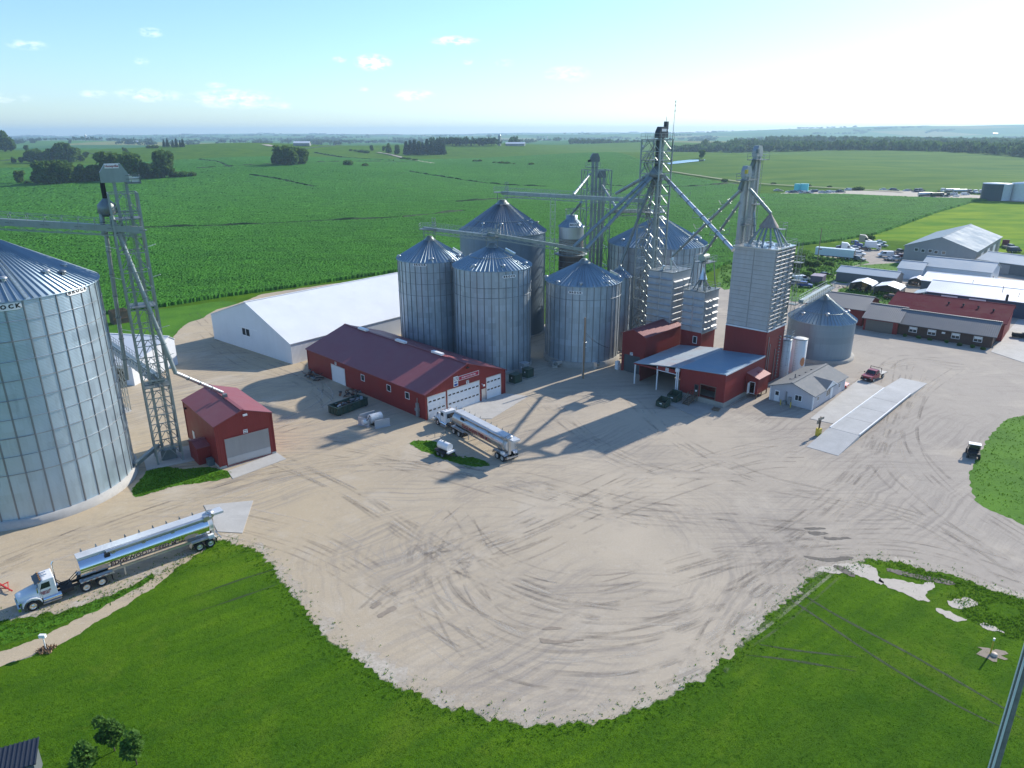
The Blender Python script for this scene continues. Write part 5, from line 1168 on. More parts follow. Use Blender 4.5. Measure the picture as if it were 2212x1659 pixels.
# --- scale office
o = G(1242.1 + 1745 * .293, 540 + 1183 * .293); rz = radians(45.5); OFO, OFRZ = o, rz
SHING = M('grey_shingle', (.17, .18, .185), .85, 0, .10, 2.5, None, ((.22, .22, .22), .4, .5))
OFW = M('pale_lilac_siding', (.50, .49, .51), .55, 0, .05, .5, ('z', .2, .015))
off = gable('scale_office', 'small pale grey scale office with a grey shingle roof beside the truck scale', 'office', o, rz, 14.0, 7.6, 2.7, 1.35, 'x', OFW, SHING, oh=.45, trim=WHITE)
window(off, 'x0', 2.0, 1.15, 3.1, 2.05); wd = face_box(off, 'walk_door', 'x0', 5.9, .1, 6.8, 2.1, .05, WHITE); face_box(wd, 'window', 'x0', 6.05, 1.2, 6.65, 1.9, .06, GLASS)
window(off, 'y0', 1.6, 1.3, 2.4, 2.0); window(off, 'y0', 5.6, 1.0, 7.3, 2.2); face_box(off, 'walk_door', 'y0', 7.6, .1, 8.5, 2.15, .05, WHITE); window(off, 'y0', 11.2, 1.2, 11.9, 2.0)
m = MB(); xc, hw = 6.6, 2.4
m.add([(xc - hw, -.48, 2.62), (xc + hw, -.48, 2.62), (xc, -.48, 3.78), (xc, 3.3, 3.95)], [(0, 2, 3), (2, 1, 3)]); m.build('porch_gable', SHING, off)
m = MB().add([(xc - hw + .15, -.40, 2.64), (xc + hw - .15, -.40, 2.64), (xc, -.40, 3.7)], [(0, 1, 2)]); m.bar((xc - hw, -.5, 2.62), (xc, -.5, 3.76), .08, .16).bar((xc, -.5, 3.76), (xc + hw, -.5, 2.62), .08, .16); m.build('gable_trim', WHITE, off)
m = MB()
for x, y in ((3.2, 5.6), (4.4, 5.2), (5.6, 5.0), (8.0, 4.9), (10.2, 4.8)): z = 2.7 + 1.35 * (7.6 - y) / 3.8; m.box(x - .17, y - .17, z, x + .17, y + .17, z + .28)
m.tube((3.8, 5.1, 3.5), (3.8, 5.1, 4.5), .09, 6); m.build('roof_vent', M('vent_grey', (.12, .12, .125), .5), off)
MB().box(-.45, 3.7, .3, -.02, 4.2, 1.5).box(-.3, 4.6, .0, -.02, 4.75, 2.3).box(-.9, 4.4, .0, -.1, 5.0, .6).build('utility_box', M('meter_grey'), off)
for u in (3.2, 5.0):
    q = off.matrix_world if False else None
    p = Vector((o.x - 1.3 * cos(rz) - u * sin(rz), o.y - 1.3 * sin(rz) + u * cos(rz), 0)); t = thing('bollard', 'yellow guard post at the office gable, %s' % ('nearer the corner' if u < 4 else 'nearer the back door'), 'bollard', p)
    MB().tube((0, 0, 0), (0, 0, 1.0), .09, 8).ball((0, 0, 1.0), .09, .09, .06, 8, True).build('post', YELLOW, t)

# --- truck scale
s0, s1, s2, s3 = (G(1620 + x * .26758, 702 + y * .26758) for x, y in ((460, 980), (712, 1058), (1440, 470), (1215, 425)))
ax = ((s3 - s0).normalized() + (s2 - s1).normalized()).normalized(); srz = atan2(ax.y, ax.x); LS = (s3 - s0).length
SCD = conc_mat('scale_deck', (.37, .375, .37), (.46, .465, .46))
sc_ = thing('truck_scale', 'long pale concrete truck scale with sloping ramps at both ends', 'truck scale', s1, srz)
MB().box(8.5, .1, .2, 34.0, 4.6, .62).build('deck', SCD, sc_)
MB().extr([(0, 0, .02), (8.45, 0, .02), (8.45, 0, .6), (0, 0, .05)], (0, 4.7, 0)).build('ramp', SCD, sc_); MB().extr([(34.05, 0, .02), (LS, 0, .02), (LS, 0, .05), (34.05, 0, .6)], (0, 4.7, 0)).build('ramp', SCD, sc_)
for y in (.02, 4.48):
    MB().box(8.6, y, .60, 33.9, y + .16, .74).build('side_rail', WHITE, sc_)
m = MB()
for x in (14.9, 21.2, 27.6): m.box(x - .04, .3, .615, x + .04, 4.4, .628)
m.build('joint', M('joint_dark', (.16, .16, .16), .8), sc_); MB().box(8.7, .25, .02, 33.8, 4.45, .2).build('pit', DARK, sc_)
t_ = G(1767, 941); t = thing('scale_display', 'post with two sign boards on a yellow base at the scale entrance', 'sign post', t_, radians(30))
MB().box(-.09, -.09, 0, .09, .09, 3.2).build('post', WOOD, t); MB().box(-.35, -.3, 0, .35, .3, 1.25).build('base', YELLOW, t)
MB().box(-.65, -.16, 2.75, .65, -.06, 3.15).build('board', M('board_tan', (.33, .28, .22), .7), t); MB().box(-.5, .08, 2.0, .4, .2, 2.6).build('board', M('board_tan'), t)
# ================================================================ neighbouring buildings on the right
def D(x, y): return (1620 + .26758 * x, 378 + .26758 * y)
RZR = radians(50.3)
def row(name, label, cat, br, length, depth, e0, rise, wall, roof, rp=.5, e1=None, oh=.4, holes=None, rz=RZR):
    return gable(name, label, cat, br, rz, depth, length, e0, rise, 'y', wall, roof, e1=e1, rp=rp, oh=oh, holes=holes)
BROWN_R = M('brown_grey_roof', (.17, .175, .18), .6, .0, .08, .3, ('y', .4, .03), None, .25)
BRICK = M('brown_brick', (.085, .05, .038), .85, 0, .25, 3)
TAUPE = M('taupe_door', (.16, .145, .125), .55, 0, .06, .3, ('z', .5, .01))
GREYW = M('grey_siding', (.26, .27, .28), .5, .1, .08, .3, ('xy', .3, .02)); DGREYW = M('dark_grey_siding', (.11, .13, .145), .5, .1, .08, .3, ('xy', .3, .02))
BLUEW = M('navy_siding', (.028, .055, .10), .5, 0, .1, .3, ('xy', .3, .02))
GREYR = M('pale_grey_roof', (.34, .42, .47), .6, .0, .05, .2, ('y', .3, .02), ((.42, .44, .46), .3, .2)); WHT_ROOF = M('bright_white_roof', (.82, .82, .82), .4, 0, .03, .2, ('y', .5, .02), ((.66, .66, .65), .2, .2))
MAROON = M('maroon_roof', (.115, .022, .032), .85, 0, .10, .3, ('y', .3, .02), None, .02)
a = G(*D(1945, 1400)); ofc = row('brick_office', 'long low brown brick office with a grey roof and four white windows', 'office building', a, 18.9, 9.5, 2.9, 2.1, BRICK, BROWN_R, oh=.7)
for px, py in ((1318, 1240), (1468, 1268), (1660, 1300), (1840, 1328)):
    u, v = onp(a, RZR, 'x0', *D(px, py)); f = window(ofc, 'x0', u - .75, 1.05, u + .75, 2.15, WHITE, 1); face_box(f, 'blind', 'x0', u - .7, 1.65, u + .7, 2.13, .03, WHITE)
u, v = onp(a, RZR, 'x0', *D(1562, 1277)); face_box(ofc, 'notice', 'x0', u - .35, 1.7, u + .35, 2.1, .04, WHITE)
MB().box(-.7, .5, -.05, 9, 18.9, 0).build('ceiling', BRICK, ofc).location.z = 2.6
for k in range(3): pass
g = G(*D(1180, 1290)); gar = row('garage', 'grey-roofed garage with a wide taupe door joined to the brick office', 'garage', g, 7.4, 13, 3.05, 2.2, RED, BROWN_R, oh=.5)
face_box(gar, 'overhead_door', 'x0', 1.0, .05, 6.9, 2.65, .04, TAUPE)
mr = row('maroon_building', 'long building under a dark maroon roof behind the brick office', 'building', Vector((a.x + 7.5 * cos(RZR) + 1.0 * sin(RZR), a.y + 7.5 * sin(RZR) - 1.0 * cos(RZR), 0)), 24.5, 14.0, 4.1, 2.2, RED, MAROON, rp=.80, e1=5.2, oh=.4)
for px, py in ((1607, 1030), (1725, 1045), (1847, 1062), (1970, 1082)):
    p = G(*D(px, py), 6.0); q = p - mr.location; x_ = q.x * cos(RZR) + q.y * sin(RZR); y_ = -q.x * sin(RZR) + q.y * cos(RZR); z_ = 4.1 + 2.2 * x_ / 11.2
    MB().tube((x_, y_, z_ - .1), (x_, y_, z_ + .55), .16, 8).lathe([(.3, z_ + .5), (.3, z_ + .6), (0, z_ + .75)], 8, (x_, y_, 0)).build('roof_vent', BLACK, mr)
r3 = row('red_garage', 'red building with a plain grey roof behind the squat steel bin', 'building', Vector((85.9, 169.2, 0)), 14, 14, 4.0, 2.0, RED, BROWN_R, oh=.5)
bl = row('blue_building', 'navy blue building with a bright white roof and two white doors', 'building', Vector((140.0, 167.2, 0)), 35.5, 15, 4.2, 1.9, BLUEW, WHT_ROOF, oh=.4)
for px in (1608, 1840): u, v = onp((140.0, 167.2), RZR, 'x0', *D(px, 990)); face_box(bl, 'overhead_door', 'x0', u - 1.9, .05, u + 1.9, 3.7, .04, DOORW)
for px, py, r_, h_ in ((2075, 1000, .3, 1.1), (2035, 960, .06, 2.2), (2170, 985, .06, 1.0), (1795, 890, .06, 1.5)):
    p = G(*D(px, py), 5.0); q = p - bl.location; x_ = q.x * cos(RZR) + q.y * sin(RZR); y_ = -q.x * sin(RZR) + q.y * cos(RZR); MB().tube((x_, y_, 4.5), (x_, y_, 5.0 + h_), r_, 8).build('roof_pipe', BLACK, bl)
MB().extr([(3.5, 35.5, 3.4), (9.5, 35.5, 3.6), (9.5, 39.5, 2.4), (3.5, 39.5, 2.3)], (0, 0, .12)).box(3.6, 39.2, 0, 3.7, 39.3, 2.3).box(9.3, 39.2, 0, 9.4, 39.3, 2.4).box(3.6, 37.6, 0, 9.4, 37.7, 2.9).build('lean_to', GREYR, bl)
wl = row('white_roofed_building', 'building with a huge plain white roof right behind the navy one', 'building', Vector((147.2, 183.2, 0)), 35.5, 16, 4.0, 1.3, DGREYW, WHT_ROOF, oh=.3)
el_, er_ = G(*D(1385, 730), 4.0), G(*D(1950, 790), 4.0); rz_ = atan2((el_ - er_).y, (el_ - er_).x) - pi / 2
w6 = row('white_long_shed', 'long white metal shed with a pale blue-grey roof, in front of the big grey hall', 'shed', er_, (el_ - er_).length, 13, 4.0, 2.2, WHITE_W, GREYR, oh=.35, rz=rz_); face_box(w6, 'overhead_door', 'x0', 17, .05, 22, 3.4, .04, DOORW); MB().box(4, -.04, .1, 5.2, 0, 2.3).build('walk_door', GLASS, w6)
el_, er_ = G(*D(1195, 750), 3.2), G(*D(1390, 770), 3.2)
row('white_small_shed', 'small white shed with a grey roof joined to the long white one', 'shed', er_, (el_ - er_).length, 11, 3.2, 1.7, WHITE_W, GREYR, oh=.35, rz=atan2((el_ - er_).y, (el_ - er_).x) - pi / 2)
o = G(*D(1830, 620), 6.0); hall = gable('grey_hall', 'biggest grey steel hall with round windows in its gable, near the yellow meadow', 'hall', o, radians(48.5), 49, 22.5, 6.0, 3.9, 'x', GREYW, M('hall_roof', (.25, .32, .37), .7, .0, .05, .2, ('x', .3, .02), None, .08), oh=.4)
for px, py in ((1343, 602), (1397, 611), (1455, 613), (1502, 623), (1563, 628)):
    u, v = onp(o, radians(48.5), 'x0', *D(px, py)); f = frame_box(hall, 'window', 'x0', u - .55, v - .5, u + .55, v + .5, .1, .05, WHITE); face_box(f, 'pane', 'x0', u - .5, v - .45, u + .5, v + .45, .02, GLASS)
for k in range(6): face_box(hall, 'overhead_door', 'y0', 10 + 6 * k, .05, 14.4 + 6 * k, 4.4, .04, DGREYW if k % 2 else DOORW)
el_, er_ = G(*D(1840, 680), 3.6), G(*D(2212, 730), 3.6); dd_ = (er_ - el_).normalized(); er_ = er_ + dd_ * 16
r9 = row('dark_fronted_building', 'dark-fronted building with a grey roof cropped by the right edge', 'building', er_, (er_ - el_).length, 14, 3.6, 2.0, DGREYW, GREYR, oh=.4, rz=atan2((el_ - er_).y, (el_ - er_).x) - pi / 2); face_box(r9, 'overhead_door', 'x0', 20, .05, 24, 3.0, .04, GREYW)
el_, er_ = G(*D(700, 780), 3.0), G(*D(1180, 835), 3.0)
row('grey_low_shed', 'long low grey shed with a pale roof beside the weedy lot', 'shed', er_, (el_ - er_).length, 8.5, 3.0, 1.3, DGREYW, GREYR, oh=.25, rz=atan2((el_ - er_).y, (el_ - er_).x) - pi / 2)
# carports
def carport(label, fl, fr, depth, h=2.3, rise=.9, dark=True):
    fl, fr = Vector(fl), Vector(fr); d = fl - fr; Wd = d.length; rz = atan2(d.y, d.x) - pi / 2; t = thing('carport', label, 'carport', fr, rz)
    pr = [(-.1, h - .3), (.3, h + .1), (Wd / 2, h + rise), (Wd - .3, h + .1), (Wd + .1, h - .3)]; o_ = [(0, y, z) for y, z in pr] + [(0, y, z + .1) for y, z in pr[::-1]]
    MB().extr(o_, (depth, 0, 0)).build('roof', WHT_ROOF, t); m = MB()
    for x in (0.05, depth - .1):
        for y in (.02, Wd - .08): m.box(x, y, 0, x + .06, y + .06, h)
    m.build('post', GALV, t); MB().rect((depth - .02, 0, 0), (0, 1, 0), (0, 0, 1), Wd, h).rect((.4, 0.01, .9), (1, 0, 0), (0, 0, 1), depth - .5, h - 1.0).rect((.4, Wd - .01, 0), (1, 0, 0), (0, 0, 1), depth - .5, h - .1).build('side_panel', GREYW, t)
    return t
carport('white carport sheltering a tan tractor, left of the pair', (101.2, 210.6, 0), (106.0, 206.6, 0), 7.0)
carport('white carport with a dark heap inside, right of the pair', (105.9, 205.2, 0), (111.2, 200.8, 0), 7.5)
carport('small curved white carport by the grey low shed', (122.6, 217.8, 0), (126.0, 215.0, 0), 4.5, 1.8, .9)
M_TAN = M('tan_machine_paint', (.45, .30, .13), .55, 0, .2, 1)
t = thing('tractor', 'tan wheeled machine parked under the left carport', 'tractor', (105.5, 210.0, 0), RZR + pi)
MB().box(-1.2, -.5, .7, 1.2, .5, 1.4).build('hood', M_TAN, t); MB().box(-1.3, -.7, 1.3, -.1, .7, 2.4).build('cab', M_TAN, t); MB().box(-1.0, -.71, 1.6, -.3, .71, 2.2).build('window', GLASS, t)
for x, y, r in ((-.8, .8, .75), (-.8, -.8, .75), (1.0, .7, .5), (1.0, -.7, .5)): MB().tube((x, y - .2, r), (x, y + .2, r), r, 14).build('wheel', BLACK, t)
# two slurry tanks on the far yard
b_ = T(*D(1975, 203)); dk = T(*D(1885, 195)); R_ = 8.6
t = thing('slurry_tank', 'dark steel tank with its sunlit side painted pale at the far yard', 'tank', b_); MB().lathe([(R_, -1), (R_, 10.6)], 40).build('shell', M('dark_tank_steel', (.035, .06, .085), .45, .3, .08), t); MB().lathe([(R_ + .1, 10.5), (R_ + .1, 10.7), (R_ * .5, 11.0), (0, 11.1)], 40).build('roof', WHT_ROOF, t)
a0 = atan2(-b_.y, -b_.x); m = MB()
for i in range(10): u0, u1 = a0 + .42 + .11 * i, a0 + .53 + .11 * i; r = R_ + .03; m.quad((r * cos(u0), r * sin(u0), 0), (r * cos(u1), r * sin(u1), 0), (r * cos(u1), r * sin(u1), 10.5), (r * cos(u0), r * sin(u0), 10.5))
m.build('painted_sun_side', M('painted_sun_tone', (.55, .57, .60), .45), t)  # sunlit side of the tank painted on as a paler strip of wall
b_ = T(*D(2212, 205)); t = thing('slurry_tank', 'white tank half cut by the right edge at the far yard', 'tank', b_); MB().lathe([(8.6, -1), (8.6, 10.8)], 40).build('shell', TANKW, t); MB().lathe([(8.7, 10.7), (8.7, 10.9), (0, 12.0)], 40).build('roof', WHT_ROOF, t)
# ================================================================ vehicles
_paint = {}
def paint(c):
    k = tuple(round(v, 3) for v in c)
    if k not in _paint: _paint[k] = M('paint_%02d_%02d_%02d' % tuple(int(v * 99) for v in c), c, .32, .05, .05, 1, None, None, .6)
    return _paint[k]
CP = dict(white=(.78, .78, .77), silver=(.50, .52, .54), black=(.02, .02, .023), grey=(.16, .17, .18), blue=(.03, .07, .25), red=(.35, .03, .03), maroon=(.16, .02, .03), tan=(.45, .36, .24), green=(.05, .13, .08), navy=(.02, .035, .09), cyan=(.12, .62, .66), brown=(.16, .10, .07), yellow=(.6, .42, .06))
PROFILES = {   # body outline (x forward, z), cabin outline, half width, wheels x, wheel radius
 'sedan': ([(-2.3, .35), (2.3, .35), (2.35, .7), (1.2, .95), (-1.5, 1.0), (-2.3, .85)], [(.95, .93), (.25, 1.42), (-1.0, 1.44), (-1.7, .98)], .9, (1.4, -1.4), .33),
 'suv': ([(-2.3, .4), (2.3, .4), (2.35, .9), (1.2, 1.12), (-2.25, 1.15)], [(1.0, 1.1), (.4, 1.72), (-2.0, 1.75), (-2.25, 1.12)], .95, (1.45, -1.4), .38),
 'pickup': ([(-2.8, .5), (2.7, .5), (2.75, .95), (1.5, 1.2), (-2.8, 1.15)], [(1.25, 1.15), (.6, 1.85), (-.7, 1.87), (-1.0, 1.15)], 1.0, (1.75, -1.75), .42),
 'van': ([(-2.7, .45), (2.6, .45), (2.65, 1.0), (1.9, 1.25), (-2.7, 1.25)], [(1.95, 1.2), (1.1, 2.15), (-2.65, 2.2), (-2.7, 1.2)], 1.0, (1.7, -1.7), .38),
}
def car(kind, col, label, cat, loc, rz, group=None):
    body, cab, hw, wx, wr = PROFILES[kind]; t = thing('parked_' + kind, label, cat, loc, rz, group); pm = paint(CP[col])
    m = MB().extr([(x, -hw, z) for x, z in body], (0, 2 * hw, 0))
    k = hw * .86; c0 = [(x, -hw * .98, z) if i in (0, 3) else (x, -k, z) for i, (x, z) in enumerate(cab)]; c1 = [(x, -y, z) for x, y, z in c0]
    m.add(c0 + c1, [(3, 2, 1, 0), (4, 5, 6, 7), (0, 1, 5, 4), (1, 2, 6, 5), (2, 3, 7, 6)]); m.build('body', pm, t)
    g = MB(); (xa, za), (xb, zb), (xc, zc), (xd, zd) = cab
    def lp(p, q, f): return tuple(p[i] + (q[i] - p[i]) * f for i in range(3))
    for s_ in (-1, 1):
        P = [lp(c0[0], c0[1], .15), lp(c0[0], c0[1], .88), lp(c0[3], c0[2], .88), lp(c0[3], c0[2], .15)]
        if kind == 'van': P[2] = lp(P[1], P[2], .3); P[3] = lp(P[0], P[3], .38)
        P = [(x * .97 + .03 * (xb + xc) / 2, s_ * (-y) - (-s_) * .012 if False else -s_ * y * 1.012 * -1, z) for x, y, z in P]; g.poly(P if s_ > 0 else P[::-1])
    for a_, b_, o in ((0, 1, .02), (3, 2, -.02)):
        if kind == 'van' and a_ == 3: continue
        f0, f1 = lp(c0[a_], c0[b_], .12), lp(c0[a_], c0[b_], .9); g.quad((f0[0] + o, f0[1] * .9, f0[2]), (f0[0] + o, -f0[1] * .9, f0[2]), (f1[0] + o, -f1[1] * .9, f1[2]), (f1[0] + o, f1[1] * .9, f1[2]))
    g.build('window_glass', GLASS, t)
    me = MB().tube((0, -.13, 0), (0, .13, 0), wr, 14).mesh('wheel', BLACK); mh = MB().tube((0, -.14, 0), (0, .14, 0), wr * .55, 10).mesh('rim', GALV_B)
    for x in wx:
        for s_ in (-1, 1): w = link('wheel', me, t, (x, s_ * (hw - .1), wr)); link('rim', mh, w)
    if kind == 'pickup': MB().box(-2.7, -hw + .1, 1.16, -1.1, hw - .1, 1.17).build('bed', BLACK, t)
    for s_ in (-1, 1): MB().box(body[2][0] - .12, s_ * hw * .72 - .17, body[2][1] - .12, body[2][0] + .015, s_ * hw * .72 + .17, body[2][1] + .03).build('headlight', CHROME, t)
    return t
def wheel_set(t, xs, y, r, w, dual=False, rim=None, name='wheel', n=20):
    prof = [(r * .62, -w / 2), (r * .94, -w / 2), (r, -w / 2 + .05), (r, w / 2 - .05), (r * .94, w / 2), (r * .62, w / 2)]
    me = MB().lathe(prof, n).mesh('wheel', BLACK); rp = [(0, -w * .42), (r * .25, -w * .42), (r * .3, -w * .30), (r * .56, -w * .34), (r * .63, -w * .5), (r * .63, w * .5), (r * .56, w * .34), (r * .3, w * .30), (r * .25, w * .42), (0, w * .42)]
    mr = MB().lathe(rp, n).mesh('rim', rim or GALV_B)
    for x in xs:
        for s_ in (-1, 1):
            o = link('wheel', me, t, (x, s_ * y, r), (pi / 2, 0, 0)); link('rim', mr, o)
            if dual: o2 = link('wheel', me, t, (x, s_ * (y - w - .04), r), (pi / 2, 0, 0))
ALU = M('polished_aluminium', (.80, .82, .84), .16, 1.0, .05, .3); ALU_D = M('dull_aluminium', (.55, .56, .57), .38, .9, .12, .6, None, ((.35, .31, .26), .3, .6))
FRAME = M('chassis_black', (.03, .03, .033), .6, .2, .3, 1)
def tank_pt(x, s, off=0.0, a=1.22, b=1.12, zc=2.5):
    th = s / 1.17; return (x, (a + off) * cos(th), zc + (b + off) * sin(th))
def tank_text(body, size, mat, parent, x0, s0, off, sx, bold, name='lettering'):
    o = text(body, size, mat, parent, (0, 0, 0), (0, 0, 0), name, sx, bold, .002)
    for v in o.data.vertices: v.co = Vector(tank_pt(x0 - v.co.x, s0 + v.co.y, off + v.co.z))
    return o
def feed_truck(label_t, loc, rz, dusty=False):
    """day-cab tractor coupled to a feed trailer; x = 0 at the steer axle, +x forward, +y = driver's side"""
    wp = paint(CP['white']); t = thing('feed_truck', label_t, 'truck', loc, rz); SK = ALU if not dusty else M('dusty_aluminium', (.52, .52, .51), .32, .95, .1, .5, None, ((.36, .32, .27), .45, .5))
    # hood: tapering box with rounded top
    m = MB(); secs = []
    for x, w, zt in ((1.12, .66, 1.62), (1.0, .72, 1.72), (.2, .86, 1.86), (-.75, 1.0, 1.98)):
        secs.append([(x, -w, .95), (x, -w, zt - .30), (x, -w * .82, zt - .06), (x, -w * .4, zt), (x, w * .4, zt), (x, w * .82, zt - .06), (x, w, zt - .30), (x, w, .95)])
    vs = [p for q in secs for p in q]; fs = [(i * 8 + j, i * 8 + j + 1, (i + 1) * 8 + j + 1, (i + 1) * 8 + j) for i in range(3) for j in range(7)]
    m.add(vs, [f[::-1] for f in fs], True); m.add(secs[0], [tuple(range(8))]); m.build('hood', wp, t)
    m = MB().box(1.12, -.55, .75, 1.17, .55, 1.55); m.build('grille', CHROME, t)
    for s_ in (-1, 1):
        m = MB()
        pr = [(.78 * cos(a) * 1.02, .55 + .78 * sin(a)) for a in np.linspace(pi * .95, .1, 10)]
        q = [(x, 1.22 * s_, z) for x, z in pr] + [(x * 1.1, 1.22 * s_, z * 1.06 + .02) for x, z in pr[::-1]]
        m.extr(q, (0, -.55 * s_, 0)); m.build('fender', wp, t)
        MB().box(.85, s_ * 1.0 - .16, 1.05, 1.02, s_ * 1.0 + .16, 1.3).build('headlight', CHROME, t)
    MB().box(1.0, -1.2, .42, 1.25, 1.2, .78).build('bumper', CHROME, t)
    # cab
    cp = [(-.75, .95), (-.75, 1.95), (-.98, 2.72), (-1.25, 2.92), (-2.25, 2.95), (-2.3, .95)]; m = MB()
    m.extr([(x, -1.02, z) for x, z in cp], (0, 2.04, 0)); cab = m.build('cab', wp, t)
    bv = cab.modifiers.new('round', 'BEVEL'); bv.width = .1; bv.segments = 3; bv.limit_method = 'ANGLE'
    MB().quad((-.76 + .02, -.88, 2.0), (-.76 + .02, .88, 2.0), (-.955 + .02, .82, 2.64), (-.955 + .02, -.82, 2.64)).build('windshield', GLASS, cab)
    MB().extr([(-.75, -1.04, 2.76), (-.55, -1.0, 2.66), (-1.05, -1.0, 2.92), (-1.1, -1.0, 2.95)], (0, 2.0, 0)).build('sun_visor', M('visor_dark', (.05, .05, .055), .3), cab)
    for s_ in (-1, 1):
        d = MB().box(-1.85, s_ * 1.02 - .012, 1.0, -.82, s_ * 1.02 + .012, 2.72).build('door', wp, cab); bb = s_ * 1.036
        MB().add([(-1.78, bb, 2.0), (-.90, bb, 1.98), (-1.08, bb, 2.6), (-1.78, bb, 2.62)], [(0, 1, 2, 3)]).build('side_window', GLASS, d); MB().box(-1.78, bb - .01, 1.75, -1.6, bb + .02, 1.8).build('handle', CHROME, d)
        MB().bar((-.75, s_ * 1.05, 2.3), (-.6, s_ * 1.35, 2.35), .04).box(-.66, s_ * 1.38 - .1, 1.95, -.56, s_ * 1.38 + .1, 2.5).build('mirror', CHROME, cab)
    if not dusty:
        dd = MB().box(-1.55, 1.034, 1.32, -.98, 1.038, 1.36).build('door_stripe', LETTER_R, cab); text('EDGEWOOD\nFEED MILL', .2, LETTER_R, cab, (-1.28, 1.042, 1.55), (pi / 2, 0, pi), 'lettering', .8, .008)
    MB().box(-1.0, -.5, 2.93, -1.06, -.4, 3.0).tube((-1.15, -.28, 3.05), (-1.75, -.28, 3.08), .06, 6).tube((-1.15, .28, 3.05), (-1.75, .28, 3.08), .06, 6).build('air_horn', CHROME, cab)
    for y in (-.8, -.4, 0, .4, .8): MB().box(-1.12, y - .06, 2.92, -1.02, y + .06, 2.99).build('marker_light', M('amber_lens', (.6, .25, .03), .3), cab)
    MB().box(-2.32, -.7, 1.75, -2.305, .7, 2.5).build('rear_window', GLASS, cab)
    MB().tube((-2.45, -.98, .9), (-2.45, -.98, 3.3), .085, 10).tube((-2.45, -.98, 3.3), (-2.62, -.98, 3.55), .085, 10).build('exhaust_stack', CHROME, t)
    MB().tube((-.9, 1.08, .1), (-.9, 1.08, 4.1), .012, 4).build('whip_antenna', FRAME, t).location.z = 0
    for s_ in (-1, 1):
        MB().tube((-.95, s_ * .92, .72), (-2.55, s_ * .92, .72), .30, 16).build('fuel_tank', CHROME, t); MB().box(-2.5, s_ * 1.18 - .12, .40, -.85, s_ * 1.18 + .1, .46).build('step', ALU_D, t)
    MB().box(-7.1, -.48, .72, 1.0, -.34, 1.0).box(-7.1, .34, .72, 1.0, .48, 1.0).box(-6.0, -.55, 1.0, -4.9, .55, 1.2).box(-3.7, -.9, .6, -2.6, .9, .98).build('chassis', FRAME, t)
    m = MB().path([(-2.4, .3, 1.9), (-2.9, .35, 1.2), (-3.4, .3, 1.3), (-4.4, .25, 2.0)], .035).path([(-2.4, -.2, 1.9), (-3.0, -.2, 1.1), (-3.6, -.2, 1.4), (-4.4, -.1, 2.1)], .035).path([(-2.4, .05, 1.7), (-3.1, .1, 1.0), (-4.4, .05, 1.8)], .03); m.build('air_hose', BLACK, t)
    wheel_set(t, (0,), 1.02, .52, .30, False, CHROME); wheel_set(t, (-4.75, -6.2), 1.04, .52, .29, True)
    # trailer
    m = MB(); N = 28; X0, X1 = -4.55, -17.6; ring = []
    for x in (X0, X1):
        ring.append([tank_pt(x, 1.17 * 2 * pi * i / N) for i in range(N)])
    vs = ring[0] + ring[1]; m.add(vs, [(i, (i + 1) % N, N + (i + 1) % N, N + i) for i in range(N)], True); m.add(ring[0], [tuple(range(N))]); m.add(ring[1], [tuple(range(N - 1, -1, -1))])
    tk = m.build('tank', SK, t)
    MB().extr([(X0 + .02, -.62, 3.52), (X0 + .02, .62, 3.52), (X0 + .02, .62, 3.78), (X0 + .02, -.62, 3.78)], (X1 - X0 - 2.0, 0, 0)).build('lid', M('lid_white', (.62, .64, .65), .4, .3, .08), tk)
    for k in range(9):
        x = X0 - .5 - k * 1.42; m = MB().add([(x, -.66, 3.5), (x - .32, -.66, 3.5), (x - .16, -.86, 4.05), (x - .1, -.86, 4.05)], [(0, 1, 2, 3), (3, 2, 1, 0)])
        m.build('lid_bracket', GALV, tk)
    m = MB().tube((X0 - 2.6, .86, 3.62), (X1 - .5, .80, 3.66), .2, 10).box(X1 - .2, .5, 3.4, X1 + .4, 1.05, 3.9); m.build('boom_auger', ALU_D, tk)
    MB().box(X0 - 2.9, .9, 3.2, X0 - 2.4, 1.25, 3.6).build('boom_cradle', FRAME, tk)
    for x in (-8.0, -11.0, -14.0): MB().box(x, .62, 3.3, x + .35, 1.02, 3.44).build('boom_rest', ALU_D, tk)
    m = MB().tube((X1 - .55, .3, 1.2), (X1 - .55, .3, 3.9), .24, 12).tube((X1 - .55, .3, 3.8), (X1 - .55, .85, 3.7), .26, 10).lathe([(.45, 3.85), (.45, 4.02), (0, 4.05)], 12, (X1 - .55, .2, 0)); m.build('rear_auger', ALU_D, tk)
    MB().tube((X1, .0, 2.5), (X1 - .55, .0, 2.5), .95, 20).build('rear_cap', M('cap_white', (.62, .63, .63), .35, .4), tk)
    MB().box(X1 - .6, -1.1, .55, X1 - .5, 1.1, .7).bar((X1 - .4, .9, .7), (X1 - 1.0, 1.0, 1.0), .09).bar((X1 - 1.1, -.9, .8), (X1 - 1.1, 1.2, .8), .1).build('rear_bumper', ALU_D, tk)
    m = MB()
    for s_ in (.55, 1.0): m.bar((X1 - .9, -s_, .5), (X1 - .75, -s_, 3.6), .045)
    for k in range(8): m.bar((X1 - .88 + .01 * k, -.55, .7 + .37 * k), (X1 - .88 + .01 * k, -1.0, .7 + .37 * k), .035)
    m.build('ladder', GALV, tk)
    MB().box(X1 + .25, .9, 1.15, X1 - .35, 1.3, 1.6).build('toolbox', WHITE, tk)
    MB().box(X0 - .1, -.9, 1.2, X1 + .2, -.75, 1.42).box(X0 - .1, .75, 1.2, X1 + .2, .9, 1.42).box(-15.3, -.5, .8, X1, .5, 1.2).build('subframe', ALU_D, tk)
